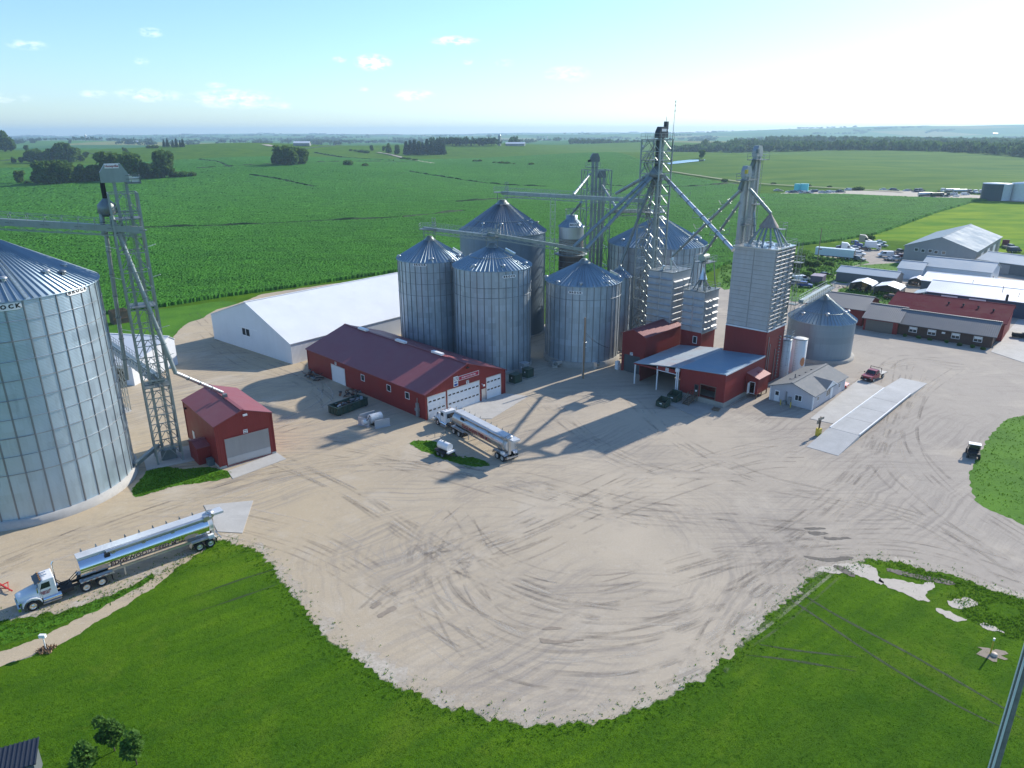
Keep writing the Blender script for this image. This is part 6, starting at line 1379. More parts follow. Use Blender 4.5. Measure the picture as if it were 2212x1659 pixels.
    for s_ in (-1, 1):
        MB().extr([(-4.3, s_ * .55, 1.32), (-7.3, s_ * .55, 1.32), (-7.5, s_ * .55, 1.1), (-7.3, s_ * .55, 1.18), (-4.3, s_ * .55, 1.22)], (0, s_ * .75, 0)).build('fender', ALU_D, tk)
        MB().extr([(-15.3, s_ * .55, .7), (-15.5, s_ * .55, 1.3), (-17.9, s_ * .55, 1.3), (-18.2, s_ * .55, 1.05), (-17.9, s_ * .55, 1.22), (-15.55, s_ * .55, 1.22)], (0, s_ * .75, 0)).build('fender', ALU_D, tk)
        MB().box(-8.6, s_ * .85 - .07, .25, -8.45, s_ * .85 + .07, 1.3).bar((-8.5, s_ * .85, 1.2), (-9.4, s_ * .6, 1.3), .06).build('landing_leg', ALU_D, tk)
        MB().box(-7.25, s_ * 1.0 - .3, .3, -7.22, s_ * 1.0 + .3, 1.0).build('mud_flap', BLACK, tk); MB().box(-18.2, s_ * 1.0 - .3, .3, -18.17, s_ * 1.0 + .3, 1.0).build('mud_flap', BLACK, tk)
    for x in (-5.6, -7.3, -9.6, -11.8, -14.0, -16.1):
        m = MB(); c = (x, 1.02, 1.42)
        for i in range(12):
            a0, a1 = 2 * pi * i / 12, 2 * pi * (i + 1) / 12; m.bar((x + .16 * cos(a0), 1.03, 1.42 + .16 * sin(a0)), (x + .16 * cos(a1), 1.03, 1.42 + .16 * sin(a1)), .025)
        m.build('gate_wheel', GALV_B, tk)
    if not dusty:
        for k in range(10): MB().box(-4.5 - .28 * k, 1.3, 1.23, -4.36 - .28 * k, 1.312, 1.29).build('reflector', LETTER_R if k % 2 else WHITE, tk)
    wheel_set(t, (-16.27, -17.5), 1.04, .52, .29, True)
    tank_text('EDGEWOOD FEED MILL', .88, LETTER_K if not dusty else LETTER_R, tk, -11.05, -.38 if not dusty else -.2, .03, .80, .03)
    if not dusty:
        o_ = tank_text('EDGEWOOD FEED MILL', .86, M('pink_lettering', (.62, .38, .40), .5), tk, -11.05, -.36, .036, .80, -.012)
        PK = M('pig_pink', (.55, .38, .33), .55); pig = [(-.75, -.05), (-.68, .12), (-.45, .2), (-.3, .27), (.3, .3), (.62, .2), (.74, .02), (.66, -.12), (.64, -.36), (.5, -.36), (.46, -.16), (.0, -.2), (-.25, -.16), (-.28, -.36), (-.42, -.36), (-.46, -.14), (-.6, -.12)]
        for x0 in (-6.35, -15.55):
            s_ = 1 if x0 > -10 else -1; m = MB(); P = [tank_pt(x0 - s_ * u * 1.05, -.3 + v, .03) for u, v in pig]; m.add([tank_pt(x0, -.26, .03)] + P, [(0, i + 1, (i + 1) % len(P) + 1) for i in range(len(P))]); m.build('pig_picture', PK, tk)
    return t
def axle_place(near, rz, half=1.18): return Vector((near.x + half * sin(rz), near.y - half * cos(rz), 0))
r1 = radians(-138.75); TR1 = feed_truck('white day-cab truck with a mirror-bright lettered feed trailer beside the lawn', axle_place(G(74.7, 1319.6), r1), r1)
r2 = radians(127.8); TR2 = feed_truck('white day-cab truck with a dusty silver feed trailer parked at the red shop', axle_place(G(918 + .1302 * 205, 810 + .1302 * 830), r2), r2, True)
# --- red flatbed pickup and utility cart
f0 = G(1754.6 + .10104 * 1290, 783 + .10104 * 412); r0 = radians(218)
t = thing('flatbed_pickup', 'red flatbed pickup with a black headache rack near the truck scale', 'pickup truck', axle_place(f0, r0, .85) + Vector((-.0, 0, 0)), r0); RP = paint((.30, .03, .05))
m = MB().extr([(x, -.98, z) for x, z in ((1.0, .5), (1.0, 1.1), (-.35, 1.25), (-2.3, 1.25), (-2.3, .5))], (0, 1.96, 0)); m.build('body', RP, t)
cb = [(-.35, -.95, 1.24), (-.95, -.82, 1.92), (-2.1, -.82, 1.95), (-2.3, -.95, 1.24)]; m = MB().add(cb + [(x, -y, z) for x, y, z in cb], [(3, 2, 1, 0), (4, 5, 6, 7), (0, 1, 5, 4), (1, 2, 6, 5), (2, 3, 7, 6)]); cbo = m.build('cab', RP, t)
MB().quad((-.40, -.85, 1.32), (-.40, .85, 1.32), (-.88, .76, 1.86), (-.88, -.76, 1.86)).build('windshield', GLASS, cbo)
for s_ in (-1, 1): MB().add([(-.75, s_ * .95, 1.3), (-1.05, s_ * .87, 1.8), (-2.05, s_ * .87, 1.84), (-2.2, s_ * .95, 1.3)], [(0, 1, 2, 3)]).build('side_window', GLASS, cbo); MB().box(.9, s_ * .75 - .16, .75, 1.02, s_ * .75 + .16, .95).build('headlight', CHROME, t); MB().box(-.5, s_ * 1.15 - .08, 1.3, -.42, s_ * 1.15 + .08, 1.55).build('mirror', BLACK, t)
MB().box(1.0, -1.0, .35, 1.2, 1.0, .75).bar((1.15, -.7, .7), (1.15, -.7, 1.15), .06).bar((1.15, .7, .7), (1.15, .7, 1.15), .06).bar((1.15, -.7, 1.12), (1.15, .7, 1.12), .06).build('grille_guard', FRAME, t); MB().box(1.2, -.16, .45, 1.22, .16, .6).build('licence_plate', WHITE, t)
MB().box(-5.0, -1.12, .95, -2.4, 1.12, 1.05).build('flatbed', M('deck_grey', (.32, .32, .31), .6, .3), t); MB().bar((-2.45, -1.05, 1.0), (-2.45, -1.05, 2.25), .09).bar((-2.45, 1.05, 1.0), (-2.45, 1.05, 2.25), .09).bar((-2.45, -1.1, 2.25), (-2.45, 1.1, 2.25), .09).bar((-2.45, -1.05, 1.6), (-2.45, 1.05, 1.6), .05).build('headache_rack', FRAME, t)
wheel_set(t, (.0, -3.7), .9, .41, .26)
f0 = G(1620 + .26758 * 1800, 702 + .26758 * 1072); r0 = radians(62)
t = thing('utility_cart', 'black side-by-side utility cart with a white roof at the lawn edge', 'utility vehicle', f0 + Vector((.3, .6, 0)), r0)
MB().box(-1.5, -.75, .55, -.25, .75, .95).build('cargo_box', BLACK, t); MB().extr([(x, -.75, z) for x, z in ((-.3, .4), (1.5, .4), (1.5, .85), (.7, 1.05), (-.3, .95))], (0, 1.5, 0)).build('body', paint(CP['black']), t)
m = MB()
for s_ in (-.7, .7): m.bar((-.3, s_, .9), (-.3, s_, 1.9), .06).bar((.75, s_, 1.0), (.4, s_, 1.9), .06).bar((-.3, s_, 1.9), (.4, s_, 1.9), .06)
m.build('roll_cage', FRAME, t); MB().box(-.45, -.78, 1.9, .55, .78, 1.98).build('roof', WHITE, t); MB().box(-.34, -.65, 1.1, -.31, .65, 1.85).build('rear_window', GLASS, t); MB().box(-.2, -.65, .9, .25, .65, 1.3).build('seat', BLACK, t)
wheel_set(t, (1.05, -.95), .72, .34, .26)
car('sedan', 'red', 'red sedan peeking out behind the scale office', 'car', G(1978 + 29, 838) if False else Vector((OFO.x + 15.6 * cos(OFRZ) - 2.2 * sin(OFRZ), OFO.y + 15.6 * sin(OFRZ) + 2.2 * cos(OFRZ), 0)), radians(-42))
# --- vehicles on the neighbours' lot
LOT = [('pickup', 'white', 2195, 588, 0, 'white pickup parked against the dark-fronted building'), ('sedan', 'black', 1921.5, 562, 200, 'dark sedan at the foot of the grey hall'), ('sedan', 'maroon', 1947, 556, 20, 'dark red car against the corner of the grey hall'), ('suv', 'grey', 1855, 563, -60, 'dusky SUV at the tail of the white semi trailer'), ('suv', 'white', 1855, 552, -20, 'white SUV nearest behind the semi trailer'),
       ('sedan', 'white', 1852, 545, -15, 'second white car in the row beyond the semi trailer'), ('sedan', 'silver', 1848, 538, -15, 'silver car squeezed beside the white sleeper tractor'), ('sedan', 'brown', 1868, 540, -25, 'brown car with open doors in the middle of the lot'), ('sedan', 'white', 1901, 526, -10, 'white car at the far end of the box truck'), ('sedan', 'silver', 1904, 533, -10, 'silver car beside the nose of the box truck'),
       ('van', 'white', 1912, 555, 170, 'white service van with a ladder rack by the grey hall'), ('pickup', 'silver', 1934, 563, 180, 'silver pickup beside the dark sedan at the hall'), ('pickup', 'grey', 1943, 548, 15, 'grey pickup behind the dark red car at the hall'), ('van', 'navy', 2190, 545, 10, 'navy van beyond the far corner of the grey hall'), ('pickup', 'grey', 2182, 537, 10, 'grey pickup next to the navy van')]
for kind, col, px, py, a, lab in LOT: car(kind, col, lab, 'car' if kind in ('sedan', 'suv') else kind, G(px, py), radians(a), 'vehicles on the neighbouring lot')
def tractor_unit(label, loc, rz, col, sleeper=True, scale=1.0):
    t = thing('tractor_unit', label, 'semi truck', loc, rz, 'semi trucks on the neighbouring lots'); p = paint(CP[col])
    MB().extr([(x, -1.1, z) for x, z in ((1.2, .6), (1.2, 1.5), (-.3, 1.9), (-.3, .6))], (0, 2.2, 0)).build('hood', p, t)
    MB().extr([(x, -1.2, z) for x, z in ((-.3, .8), (-.3, 1.9), (-.7, 2.7), (-1.6, 3.6 if sleeper else 2.9), (-3.8 if sleeper else -2.1, 3.8 if sleeper else 2.9), (-3.8 if sleeper else -2.1, .8))], (0, 2.4, 0)).build('cab', p, t)
    MB().quad((-.31, -1.0, 1.95), (-.31, 1.0, 1.95), (-.68, .95, 2.65), (-.68, -.95, 2.65)).build('windshield', GLASS, t)
    for s_ in (-1, 1): MB().box(-1.5, s_ * 1.21 - .01, 1.9, -.7, s_ * 1.21 + .01, 2.5).build('side_window', GLASS, t)
    MB().box(-7.0, -.5, .7, 1, .5, 1.0).build('chassis', FRAME, t); wheel_set(t, (0, -5.0, -6.3), 1.0, .52, .3, False, GALV_B, 'wheel', 12)
    return t
tractor_unit('white sleeper tractor just behind the white semi trailer', G(1838, 545), radians(-25), 'white'); tractor_unit('blue tractor unit behind the white sleeper tractor', G(1856, 535), radians(-20), 'blue', False); tractor_unit('pale sleeper tractor farthest back by the crop edge', G(1876, 527), radians(-30), 'tan'); tractor_unit('dark navy tractor unit left of the white sleeper', G(1812, 540), radians(150), 'navy', False); tractor_unit('red truck behind the far corner of the grey hall', G(2170, 532), radians(60), 'maroon', False)
t = thing('box_truck', 'white box truck facing the grey hall', 'box truck', G(1895, 540), radians(-20))
MB().box(-4.8, -1.15, 1.0, -.6, 1.15, 3.4).build('cargo_box', paint(CP['white']), t); MB().extr([(x, -1.0, z) for x, z in ((1.2, .5), (1.25, 1.2), (.9, 2.2), (-.5, 2.3), (-.5, .5))], (0, 2.0, 0)).build('cab', paint(CP['white']), t); MB().quad((1.26, -.85, 1.3), (1.26, .85, 1.3), (.95, .8, 2.1), (.95, -.8, 2.1)).build('windshield', GLASS, t)
for s_ in (-1, 1): MB().box(.1, s_ * 1.01 - .01, 1.3, .9, s_ * 1.01 + .01, 2.0).build('side_window', GLASS, t)
wheel_set(t, (.4, -3.6), .9, .45, .3)
a_, b_ = G(*D(520, 662)), G(*D(830, 692)); d_ = (a_ - b_); t = thing('semi_trailer', 'long white semi trailer parked in the weeds', 'semi trailer', b_, atan2(d_.y, d_.x))
MB().box(0, -2.5, 1.0, d_.length, 0.0, 3.75).build('box', paint((.62, .70, .73)), t); MB().box(-.02, -2.4, 1.1, -.0, -.1, 3.65).build('rear_door', M('trailer_door', (.12, .12, .12), .5), t); MB().box(11.5, .0, 3.0, 12.6, .01, 3.3).build('marking', LETTER_R, t); MB().box(.5, -1.8, .6, 12, -.7, 1.0).build('chassis', FRAME, t); wheel_set(t, (1.5, 2.8), .3, .5, .3); MB().box(9.5, -.6, 0, 9.7, -.4, 1.0).build('landing_leg', GALV, t)
for w in [c for c in t.children if c.name.startswith('wheel')]: w.location.y -= 1.25
# --- distant yard: scrap cars, tanks on wheels and trucks
FAR = []
rr_ = random.Random(11)
def far_at(zx, zy): return T(1674 + zx * .14648 * 1.0, 394.2 + zy * .1465)    # crop (3100,730)
cols = ['white', 'silver', 'grey', 'white', 'tan', 'navy', 'brown', 'silver']
far_cars = [(195, 152), (250, 158), (300, 160), (345, 148), (400, 150), (405, 165), (475, 172), (530, 145), (520, 163), (575, 150), (610, 140), (685, 162), (700, 145), (775, 162), (800, 150), (835, 155), (890, 150), (935, 155), (985, 155), (20, 128), (80, 132), (1070, 125), (1155, 124), (1585, 118), (1625, 118), (1725, 125), (1775, 128), (1935, 133), (1995, 130), (2095, 135), (2155, 130)]
side = ['far left', 'left', 'middle', 'right', 'far right']
for i, (x, y) in enumerate(far_cars):
    col = cols[(i * 5) % 8]; kind = ('sedan', 'suv', 'pickup', 'van')[(i * 3) % 4]
    car(kind, col, 'tiny scrap vehicle in the distant row along the field edge', 'car', far_at(x, y), rr_.uniform(-.5, .5) + (pi if i % 2 else 0), 'scrap vehicles in the distant yard')
for x0, x1, lab in ((275, 335, 'smaller turquoise container in the distant yard'), (365, 478, 'longer turquoise container in the distant yard')):
    p, q = far_at(x0, 140), far_at(x1, 142); t = thing('container', lab, 'container', p, atan2((q - p).y, (q - p).x)); L_ = (q - p).length
    MB().box(0, 0, .2, L_, 4, 6.0).build('shell', paint(CP['cyan']), t); MB().box(-.05, -.05, 5.95, L_ + .05, 4.05, 6.1).build('roof', paint((.3, .66, .68)), t)
def far2(x, y): return T(1971 + x * .10886, 378 + y * .10886)                    # crop (3650,700)
for x, y, a, lab in ((245, 438, 5, 'leftmost tank trailer at the edge of the distant yard'), (480, 440, 15, 'darker tank trailer beside the leftmost one in the distant yard'), (775, 355, 0, 'tank trailer high in the back row of the distant yard'), (930, 370, 0, 'tank trailer behind the pale van in the distant yard'), (1925, 500, 0, 'tank trailer lying between the dark and white tanks')):
    t = thing('tank_trailer', lab, 'tank trailer', far2(x, y), radians(a), 'tank trailers in the distant yard'); MB().tube((-5, 0, 2.0), (5, 0, 2.0), 1.2, 14).build('tank', ALU_D if x != 480 else GREENP, t); MB().box(-5, -.6, .6, 5, .6, .9).build('chassis', FRAME, t); wheel_set(t, (-3.8, -2.6), .9, .5, .4, False, None, 'wheel', 10)
for x, y, col, lab in ((80, 350, 'navy', 'first truck from the left in the distant back row'), (170, 345, 'grey', 'second truck from the left in the distant back row'), (610, 345, 'white', 'white truck standing behind the dark trailers in the distant yard'), (1150, 370, 'grey', 'grey truck left of the two white ones in the distant yard'), (1258, 378, 'white', 'left of two white trucks facing the dark tank'), (1368, 378, 'silver', 'truck nearest the dark tank in the distant yard'), (1905, 385, 'white', 'white truck half hidden behind the dark tank')):
    tractor_unit(lab, far2(x, y), radians(-95), col, False)
car('van', 'white', 'long white van in front of the distant tank trailers', 'van', far2(1050, 405), radians(0)); car('van', 'silver', 'silver van left of the white van in the distant yard', 'van', far2(820, 415), 0)
t = thing('farm_machine', 'white folded farm implement in the distant yard', 'farm machine', far2(880, 440)); MB().bar((-2.5, 0, .3), (-.5, 0, 3.4), .35).bar((-.5, 0, 3.4), (1.0, 0, .4), .35).bar((1, 0, .4), (2.6, 0, 3.0), .3).box(-1.5, -.6, .4, 1.4, .6, 1.0).build('frame', WHITE, t)
t = thing('farm_machine', 'dark green sprayer in the distant yard', 'farm machine', far2(650, 440)); MB().box(-3, -1, .6, 2.5, 1, 1.6).extr([(1, -.9, 1.5), (2.6, -.9, 1.5), (2.2, -.9, 3.0), (1.0, -.9, 3.0)], (0, 1.8, 0)).bar((-3, 0, 1.6), (-6, 0, 2.6), .4).build('body', GREENP, t); wheel_set(t, (1.8, -2.0), 1.1, .9, .5, False, None, 'wheel', 10)
# ================================================================ trees and far country
def leaf_mat(name, a, b, tl=.45):
    t = NT(name); oi = t.new('ShaderNodeObjectInfo').outputs['Random']
    n = t.noise(t.pos(), .45, 4, .65); c = t.mix(t.mapr(n, .35, .65), a, b); c = t.mix(t.math('MULTIPLY', oi, .4), c, [x * .65 for x in a])
    t.fin(c, .85, 0, .12)                                # leaves let some of the light through
    tr = t.new('ShaderNodeBsdfTranslucent'); t.put(tr.inputs['Color'], c); mx = t.new('ShaderNodeMixShader'); mx.inputs[0].default_value = tl
    t.l.new(t.b.outputs[0], mx.inputs[1]); t.l.new(tr.outputs[0], mx.inputs[2]); t.l.new(mx.outputs[0], t.n['Material Output'].inputs['Surface'])
    return t.mat
LEAF = leaf_mat('broad_leaves', (.080, .155, .034), (.150, .250, .055)); LEAF_D = leaf_mat('dark_needles', (.036, .080, .032), (.062, .115, .044)); LEAF_L = leaf_mat('light_leaves', (.085, .190, .036), (.145, .270, .055))
BARK = M('bark', (.10, .075, .055), .9, 0, .25, 2)
def crown_arrays(seed, lobes, n, size, shape='round'):
    rs = np.random.RandomState(seed); P = []
    for (cx, cy, cz, rx, rz_, k) in lobes:
        m = int(n * k); v = rs.normal(size=(m, 3)); v /= np.linalg.norm(v, axis=1)[:, None]; r = rs.uniform(.55, 1.0, m) ** .6
        P.append(np.array([cx, cy, cz]) + v * r[:, None] * np.array([rx, rx, rz_]))
    P = np.concatenate(P); m = len(P); nrm = rs.normal(size=(m, 3)); nrm[:, 2] = np.abs(nrm[:, 2]) + .3; nrm /= np.linalg.norm(nrm, axis=1)[:, None]
    a = np.cross(nrm, rs.normal(size=(m, 3))); a /= np.linalg.norm(a, axis=1)[:, None]; b = np.cross(nrm, a); s = size * rs.uniform(.6, 1.35, m)[:, None]
    V = np.stack([P - a * s - b * s * .7, P + a * s * .8 - b * s, P + a * s + b * s * .7, P - a * s * .7 + b * s], 1).reshape(-1, 3)
    return V, np.arange(len(V)).reshape(-1, 4)
def broad_lobes(seed, h, r):
    q = random.Random(seed); L = [(0, 0, h * .50, r * .78, h * .44, 1.2)]
    for k in range(9): a = q.uniform(0, 2 * pi); d = q.uniform(.4, .78) * r; L.append((d * cos(a), d * sin(a), h * q.uniform(.22, .80), r * q.uniform(.32, .52), h * q.uniform(.14, .22), .45))
    return L
TREES = {}
def tree_proto(kind, seed):
    if kind == 'broad': h, r, mt = 12., 5.2, LEAF; V, F = crown_arrays(seed, broad_lobes(seed, h, r), 330, .62)
    elif kind == 'spruce':
        h, r, mt = 12., 2.6, LEAF_D; L = [(0, 0, h * (.12 + .1 * k), r * (1.02 - .1 * k), h * .09, .22 * (1 - .06 * k)) for k in range(9)]; V, F = crown_arrays(seed, L, 420, .5)
    elif kind == 'shrub': h, r, mt = 3., 2.2, LEAF_L if seed % 2 else LEAF; V, F = crown_arrays(seed, [(0, 0, 1.3, 1.8, 1.2, 1), (1.1, .5, 1.0, 1.2, .9, .4), (-.9, -.7, 1.1, 1.2, 1.0, .4)], 200, .34)
    cm = np_mesh('crown', V, F, mt); tm = MB()
    tm.tube((0, 0, -.4), (0, 0, h * .45), h * .028, 8, h * .016)
    if kind == 'broad':
        q = random.Random(seed)
        for k in range(5): a = q.uniform(0, 2 * pi); tm.tube((0, 0, h * .3), (r * .5 * cos(a), r * .5 * sin(a), h * .62), h * .012, 6, h * .005)
    return cm, tm.mesh('trunk', BARK), h
def tree(label, px, py, hpx, kind='broad', seed=0, cat=None, group=None, wide=1.0, at=None):
    k = (kind, seed % 4)
    if k not in TREES: TREES[k] = tree_proto(kind, 10 + seed % 4)
    cm, tm, h = TREES[k]; b = at if at is not None else T(px, py); dist = (b - Vector((0, 0, CAM_H))).length
    H = (hpx * dist / FPX if at is None else hpx) * rnd.uniform(.9, 1.1); s = H / h; nm = {'broad': 'broad_tree', 'spruce': 'spruce_tree', 'shrub': 'shrub'}[kind]
    t = thing(nm, label, cat or ('shrub' if kind == 'shrub' else 'tree'), b, rnd.uniform(0, 6.28), group); t.scale = (s * wide, s * wide, s)
    link('crown', cm, t); link('trunk', tm, t); return t
g1, g2, g3, g4 = 'trees in the grove behind the left tower', 'trees in the far left grove', 'trees round the distant farmyard', 'shrubs scattered over the far fields'
for i, (x, y, h, w) in enumerate(((88, 398, 34, 1.0), (108, 399, 42, 1.05), (130, 398, 44, 1.0), (150, 397, 40, 1.0), (168, 396, 34, 1.0), (186, 394, 28, 1.0), (204, 393, 30, 1.0), (222, 391, 32, 1.0))):
    tree('dark broad tree packed in the left half of the grove behind the left tower', x, y, h, 'broad', i, None, g1, w)
for i, (x, y, h, w) in enumerate(((244, 389, 46, 1.0), (262, 390, 44, 1.0), (282, 390, 48, 1.0), (302, 388, 44, 1.0))):
    tree('spreading broad tree in the right half of the grove behind the left tower', x, y, h, 'broad', i + 1, None, g1, 1.05)
tree('tallest round tree at the right end of the grove behind the left tower', 356, 385, 53, 'broad', 2, None, g1, .95); tree('small open-crowned tree just left of the tallest round tree', 322, 372, 18, 'broad', 3, None, g1, .8); tree('lone small tree left of the grove behind the left tower', 43, 397, 24, 'broad', 1, None, g1, .9)
for i, (x, y, h) in enumerate(((385, 384, 14), (398, 384, 15), (412, 383, 12), (338, 384, 18), (325, 386, 16), (60, 398, 8))): tree('low bush at the foot of the grove behind the left tower', x, y, h, 'shrub', i, None, 'bushes along the left grove', 1.3)
for i, (x, y, h) in enumerate(((30, 352, 9), (46, 352, 11), (66, 352, 24), (84, 352, 25), (103, 352, 22), (122, 351, 24), (142, 351, 34), (160, 350, 26), (174, 349, 15))): tree('dark tree in the lower far grove at the left', x, y, h, 'broad', i, None, g2, 1.05)
tree('big tree on the skyline cut by the left edge', 10, 327, 31, 'broad', 0, None, None, 1.0); tree('second big tree on the left skyline', 24, 327, 25, 'broad', 2, None, None, .95)
for x, y, h, lab in ((57, 326, 9, 'low dark bush on the crest right of the skyline tree'), (82, 331, 7, 'small bush right of the crest bush at the left'), (187, 341, 12, 'lone round tree just right of the far left grove'), (272, 333, 12, 'lone bushy tree on the slope above the grove'), (152, 310, 7, 'tiny tree far out on the left plain')): tree(lab, x, y, h, 'broad', int(x), None, None, 1.0)
for i, x in enumerate((355, 363, 374, 382, 390, 396)): tree('dark spruce in the compact pair of clumps on the left crest', x, 318, 13 + (i % 2), 'spruce', i, None, 'spruces on the left crest', 1.1)
for i, x in enumerate((322, 333, 338)): tree('low bush left of the spruce clumps on the crest', x, 320, 6, 'shrub', i, None, 'bushes by the left crest', 1.2)
for i, (x, y, h) in enumerate(((601, 357, 30), (615, 358, 36), (630, 358, 37), (645, 357, 35), (656, 356, 28))): tree('tree of the rounded clump alone in the middle field', x, y, h, 'broad', i, None, 'trees of the mid-field clump', 1.0)
tree('left of two round bushes in the middle field', 752, 358, 12, 'shrub', 1, None, None, 1.2); tree('right of two round bushes in the middle field', 789, 360, 9, 'shrub', 2, None, None, 1.3)
for i in range(10): tree('dark spruce of the long windbreak at the distant farmyard', 878 + 9 * i, 335 - i * .1, 24 + 2 * (i % 3), 'spruce', i, None, g3, 1.35)
for x, y, h, lab in ((906, 330, 26, 'tall open tree rising over the dark windbreak'), (840, 332, 22, 'tall oval tree left of the farmyard windbreak'), (859, 334, 19, 'shorter oval tree next to the farmyard windbreak'), (829, 327, 10, 'small tree at the left end of the farmyard'), (803, 326, 12, 'lone tree standing left of the farmyard lane')): tree(lab, x, y, h, 'broad', int(y), None, g3, .75)
for i, (x, y, h) in enumerate(((758, 326, 4), (768, 327, 4), (780, 329, 6), (792, 331, 7), (872, 345, 6), (884, 346, 6), (896, 348, 5), (1026, 350, 5), (1036, 350, 6), (1068, 353, 5), (1082, 354, 6), (1096, 355, 6), (1110, 356, 4), (1148, 357, 6), (1565, 393, 7), (1671, 398, 4), (1744, 404, 6), (1792, 405, 4), (1854, 412, 8))): tree('low shrub dotted over the distant fields', x, y, h, 'shrub', i, None, g4, 1.6)
tree('lone tree beside the distant pond', 1516, 342, 17, 'broad', 1, None, None, .8); tree('round tree left of the pond in front of the woods', 1476, 328, 14, 'broad', 3, None, None, 1.1)

# woodland along the right, one mass
def wood_mat(name, a, b):
    m = leaf_mat(name, a, b); n, l = m.node_tree.nodes, m.node_tree.links; vc = n.new('ShaderNodeVertexColor'); vc.layer_name = 'shade'
    mul = n.new('ShaderNodeMix'); mul.data_type = 'RGBA'; mul.blend_type = 'MULTIPLY'; mul.inputs[0].default_value = 1.0
    src = n['Principled BSDF'].inputs['Base Color'].links[0].from_socket; l.new(src, mul.inputs[6]); l.new(vc.outputs[0], mul.inputs[7])
    l.new(mul.outputs[2], n['Principled BSDF'].inputs['Base Color']); l.new(mul.outputs[2], [q for q in n if q.type == 'BSDF_TRANSLUCENT'][0].inputs['Color']); return m
def scatter(name, pts, hs, rs_, mat, lab, cat, seed=1, per=44):
    q = np.random.RandomState(seed); var = []
    for k in range(5):
        L = [(0, 0, .55, .8, .40, 1.0)] + [(q.uniform(-.6, .6), q.uniform(-.6, .6), q.uniform(.4, .85), .45, .22, .45) for _ in range(4)]
        var.append(crown_arrays(50 + k, L, per * .35, .20)[0])
    VV = []; SH = []
    for i, (p, h, r) in enumerate(zip(pts, hs, rs_)):
        SH.append(np.full(len(var[i % 5]), q.uniform(.55, 1.35)))
        a = q.uniform(0, 6.28); v = var[i % 5]; c, s = cos(a), sin(a)
        VV.append(np.stack([(v[:, 0] * c - v[:, 1] * s) * r + p[0], (v[:, 0] * s + v[:, 1] * c) * r + p[1], v[:, 2] * h + p[2]], 1))
    V = np.concatenate(VV); me = np_mesh(name, V, np.arange(len(V)).reshape(-1, 4), mat); sh = np.concatenate(SH)
    ca = me.color_attributes.new('shade', 'FLOAT_COLOR', 'POINT'); ca.data.foreach_set('color', np.stack([sh, sh, sh * .95, sh * 0 + 1], -1).astype(np.float32).ravel())
    return tag(link(name, me), lab, cat, None, 'stuff')
rs0 = np.random.RandomState(5); pts = []; hs = []; rr = []
def azx(px): return (px - PCX) / FPX
for _ in range(4600):
    px = rs0.uniform(1505, 2290); d = rs0.uniform(980, 2500); 
    if px < 1640 and d > 1750: continue
    if px < 1560 and (d < 1480 or d > 1640): continue
    if 1690 < px < 1790 and 1750 < d < 2050: continue
    if d < 1180 + max(0, (2010 - px) * .55) - max(0, (px - 2010) * .9): continue
    if d > 1800 and rs0.uniform() < .4: continue
    x = azx(px) * d * .98; y = d; z = float(hf(x, y)); pts.append((x, y, z - .5)); hs.append(rs0.uniform(10, 18)); rr.append(rs0.uniform(7, 12))
for _ in range(160):
    px = rs0.uniform(1440, 1560); d = 1500 + (px - 1440) * .6 + rs0.uniform(-25, 25); x = azx(px) * d * .98; pts.append((x, d, float(hf(x, d)))); hs.append(rs0.uniform(9, 14)); rr.append(rs0.uniform(5, 8))
for _ in range(150):
    px = rs0.uniform(1225, 1400); d = 2300 + rs0.uniform(-30, 60); x = azx(px) * d; pts.append((x, d, float(hf(x, d)))); hs.append(rs0.uniform(9, 15)); rr.append(rs0.uniform(6, 10))
scatter('woodland', pts, hs, rr, wood_mat('wood_leaves', (.050, .105, .030), (.095, .170, .045)), 'broad dark woodland filling the right distance', 'woodland')
# hedge and shelter belts out to the horizon
pts, hs, rr = [], [], []
belts = [((433, 302), (560, 303), 60), ((560, 304), (700, 306), 70), ((700, 307), (775, 308), 40), ((818, 305), (935, 304), 50), ((932, 314), (1076, 315), 90), ((1102, 312), (1155, 308), 30), ((130, 303), (215, 304), 30), ((230, 300), (400, 299), 40), ((268, 307), (330, 308), 30), ((0, 300), (60, 299), 20), ((660, 300), (800, 299), 40), ((1240, 303), (1420, 301), 50)]
for (x0, y0), (x1, y1), n in belts:
    for _ in range(n):
        f = rs0.uniform(); p = T(x0 + (x1 - x0) * f, y0 + (y1 - y0) * f + rs0.uniform(-.7, .7)); pts.append(tuple(p)); hs.append(rs0.uniform(10, 17)); rr.append(rs0.uniform(7, 12))
for _ in range(190):
    d = rs0.uniform(2600, 11500); px = rs0.uniform(-60, 2270); x = azx(px) * d; a = rs0.choice([.1, 1.6, .8]) + rs0.uniform(-.15, .15); L = rs0.uniform(60, 500); n = int(L / 13)
    for _ in range(n):
        f = rs0.uniform(-.5, .5) * L; X_, Y_ = x + f * cos(a) + rs0.uniform(-9, 9), d + f * sin(a) + rs0.uniform(-9, 9); pts.append((X_, Y_, float(hf(X_, Y_)))); hs.append(rs0.uniform(9, 16)); rr.append(rs0.uniform(7, 13))
scatter('far_tree_belt', pts, hs, rr, wood_mat('belt_leaves', (.036, .080, .032), (.062, .115, .044)), 'thin dark tree belts crossing the far plain to the horizon', 'tree belt', 2, 26)
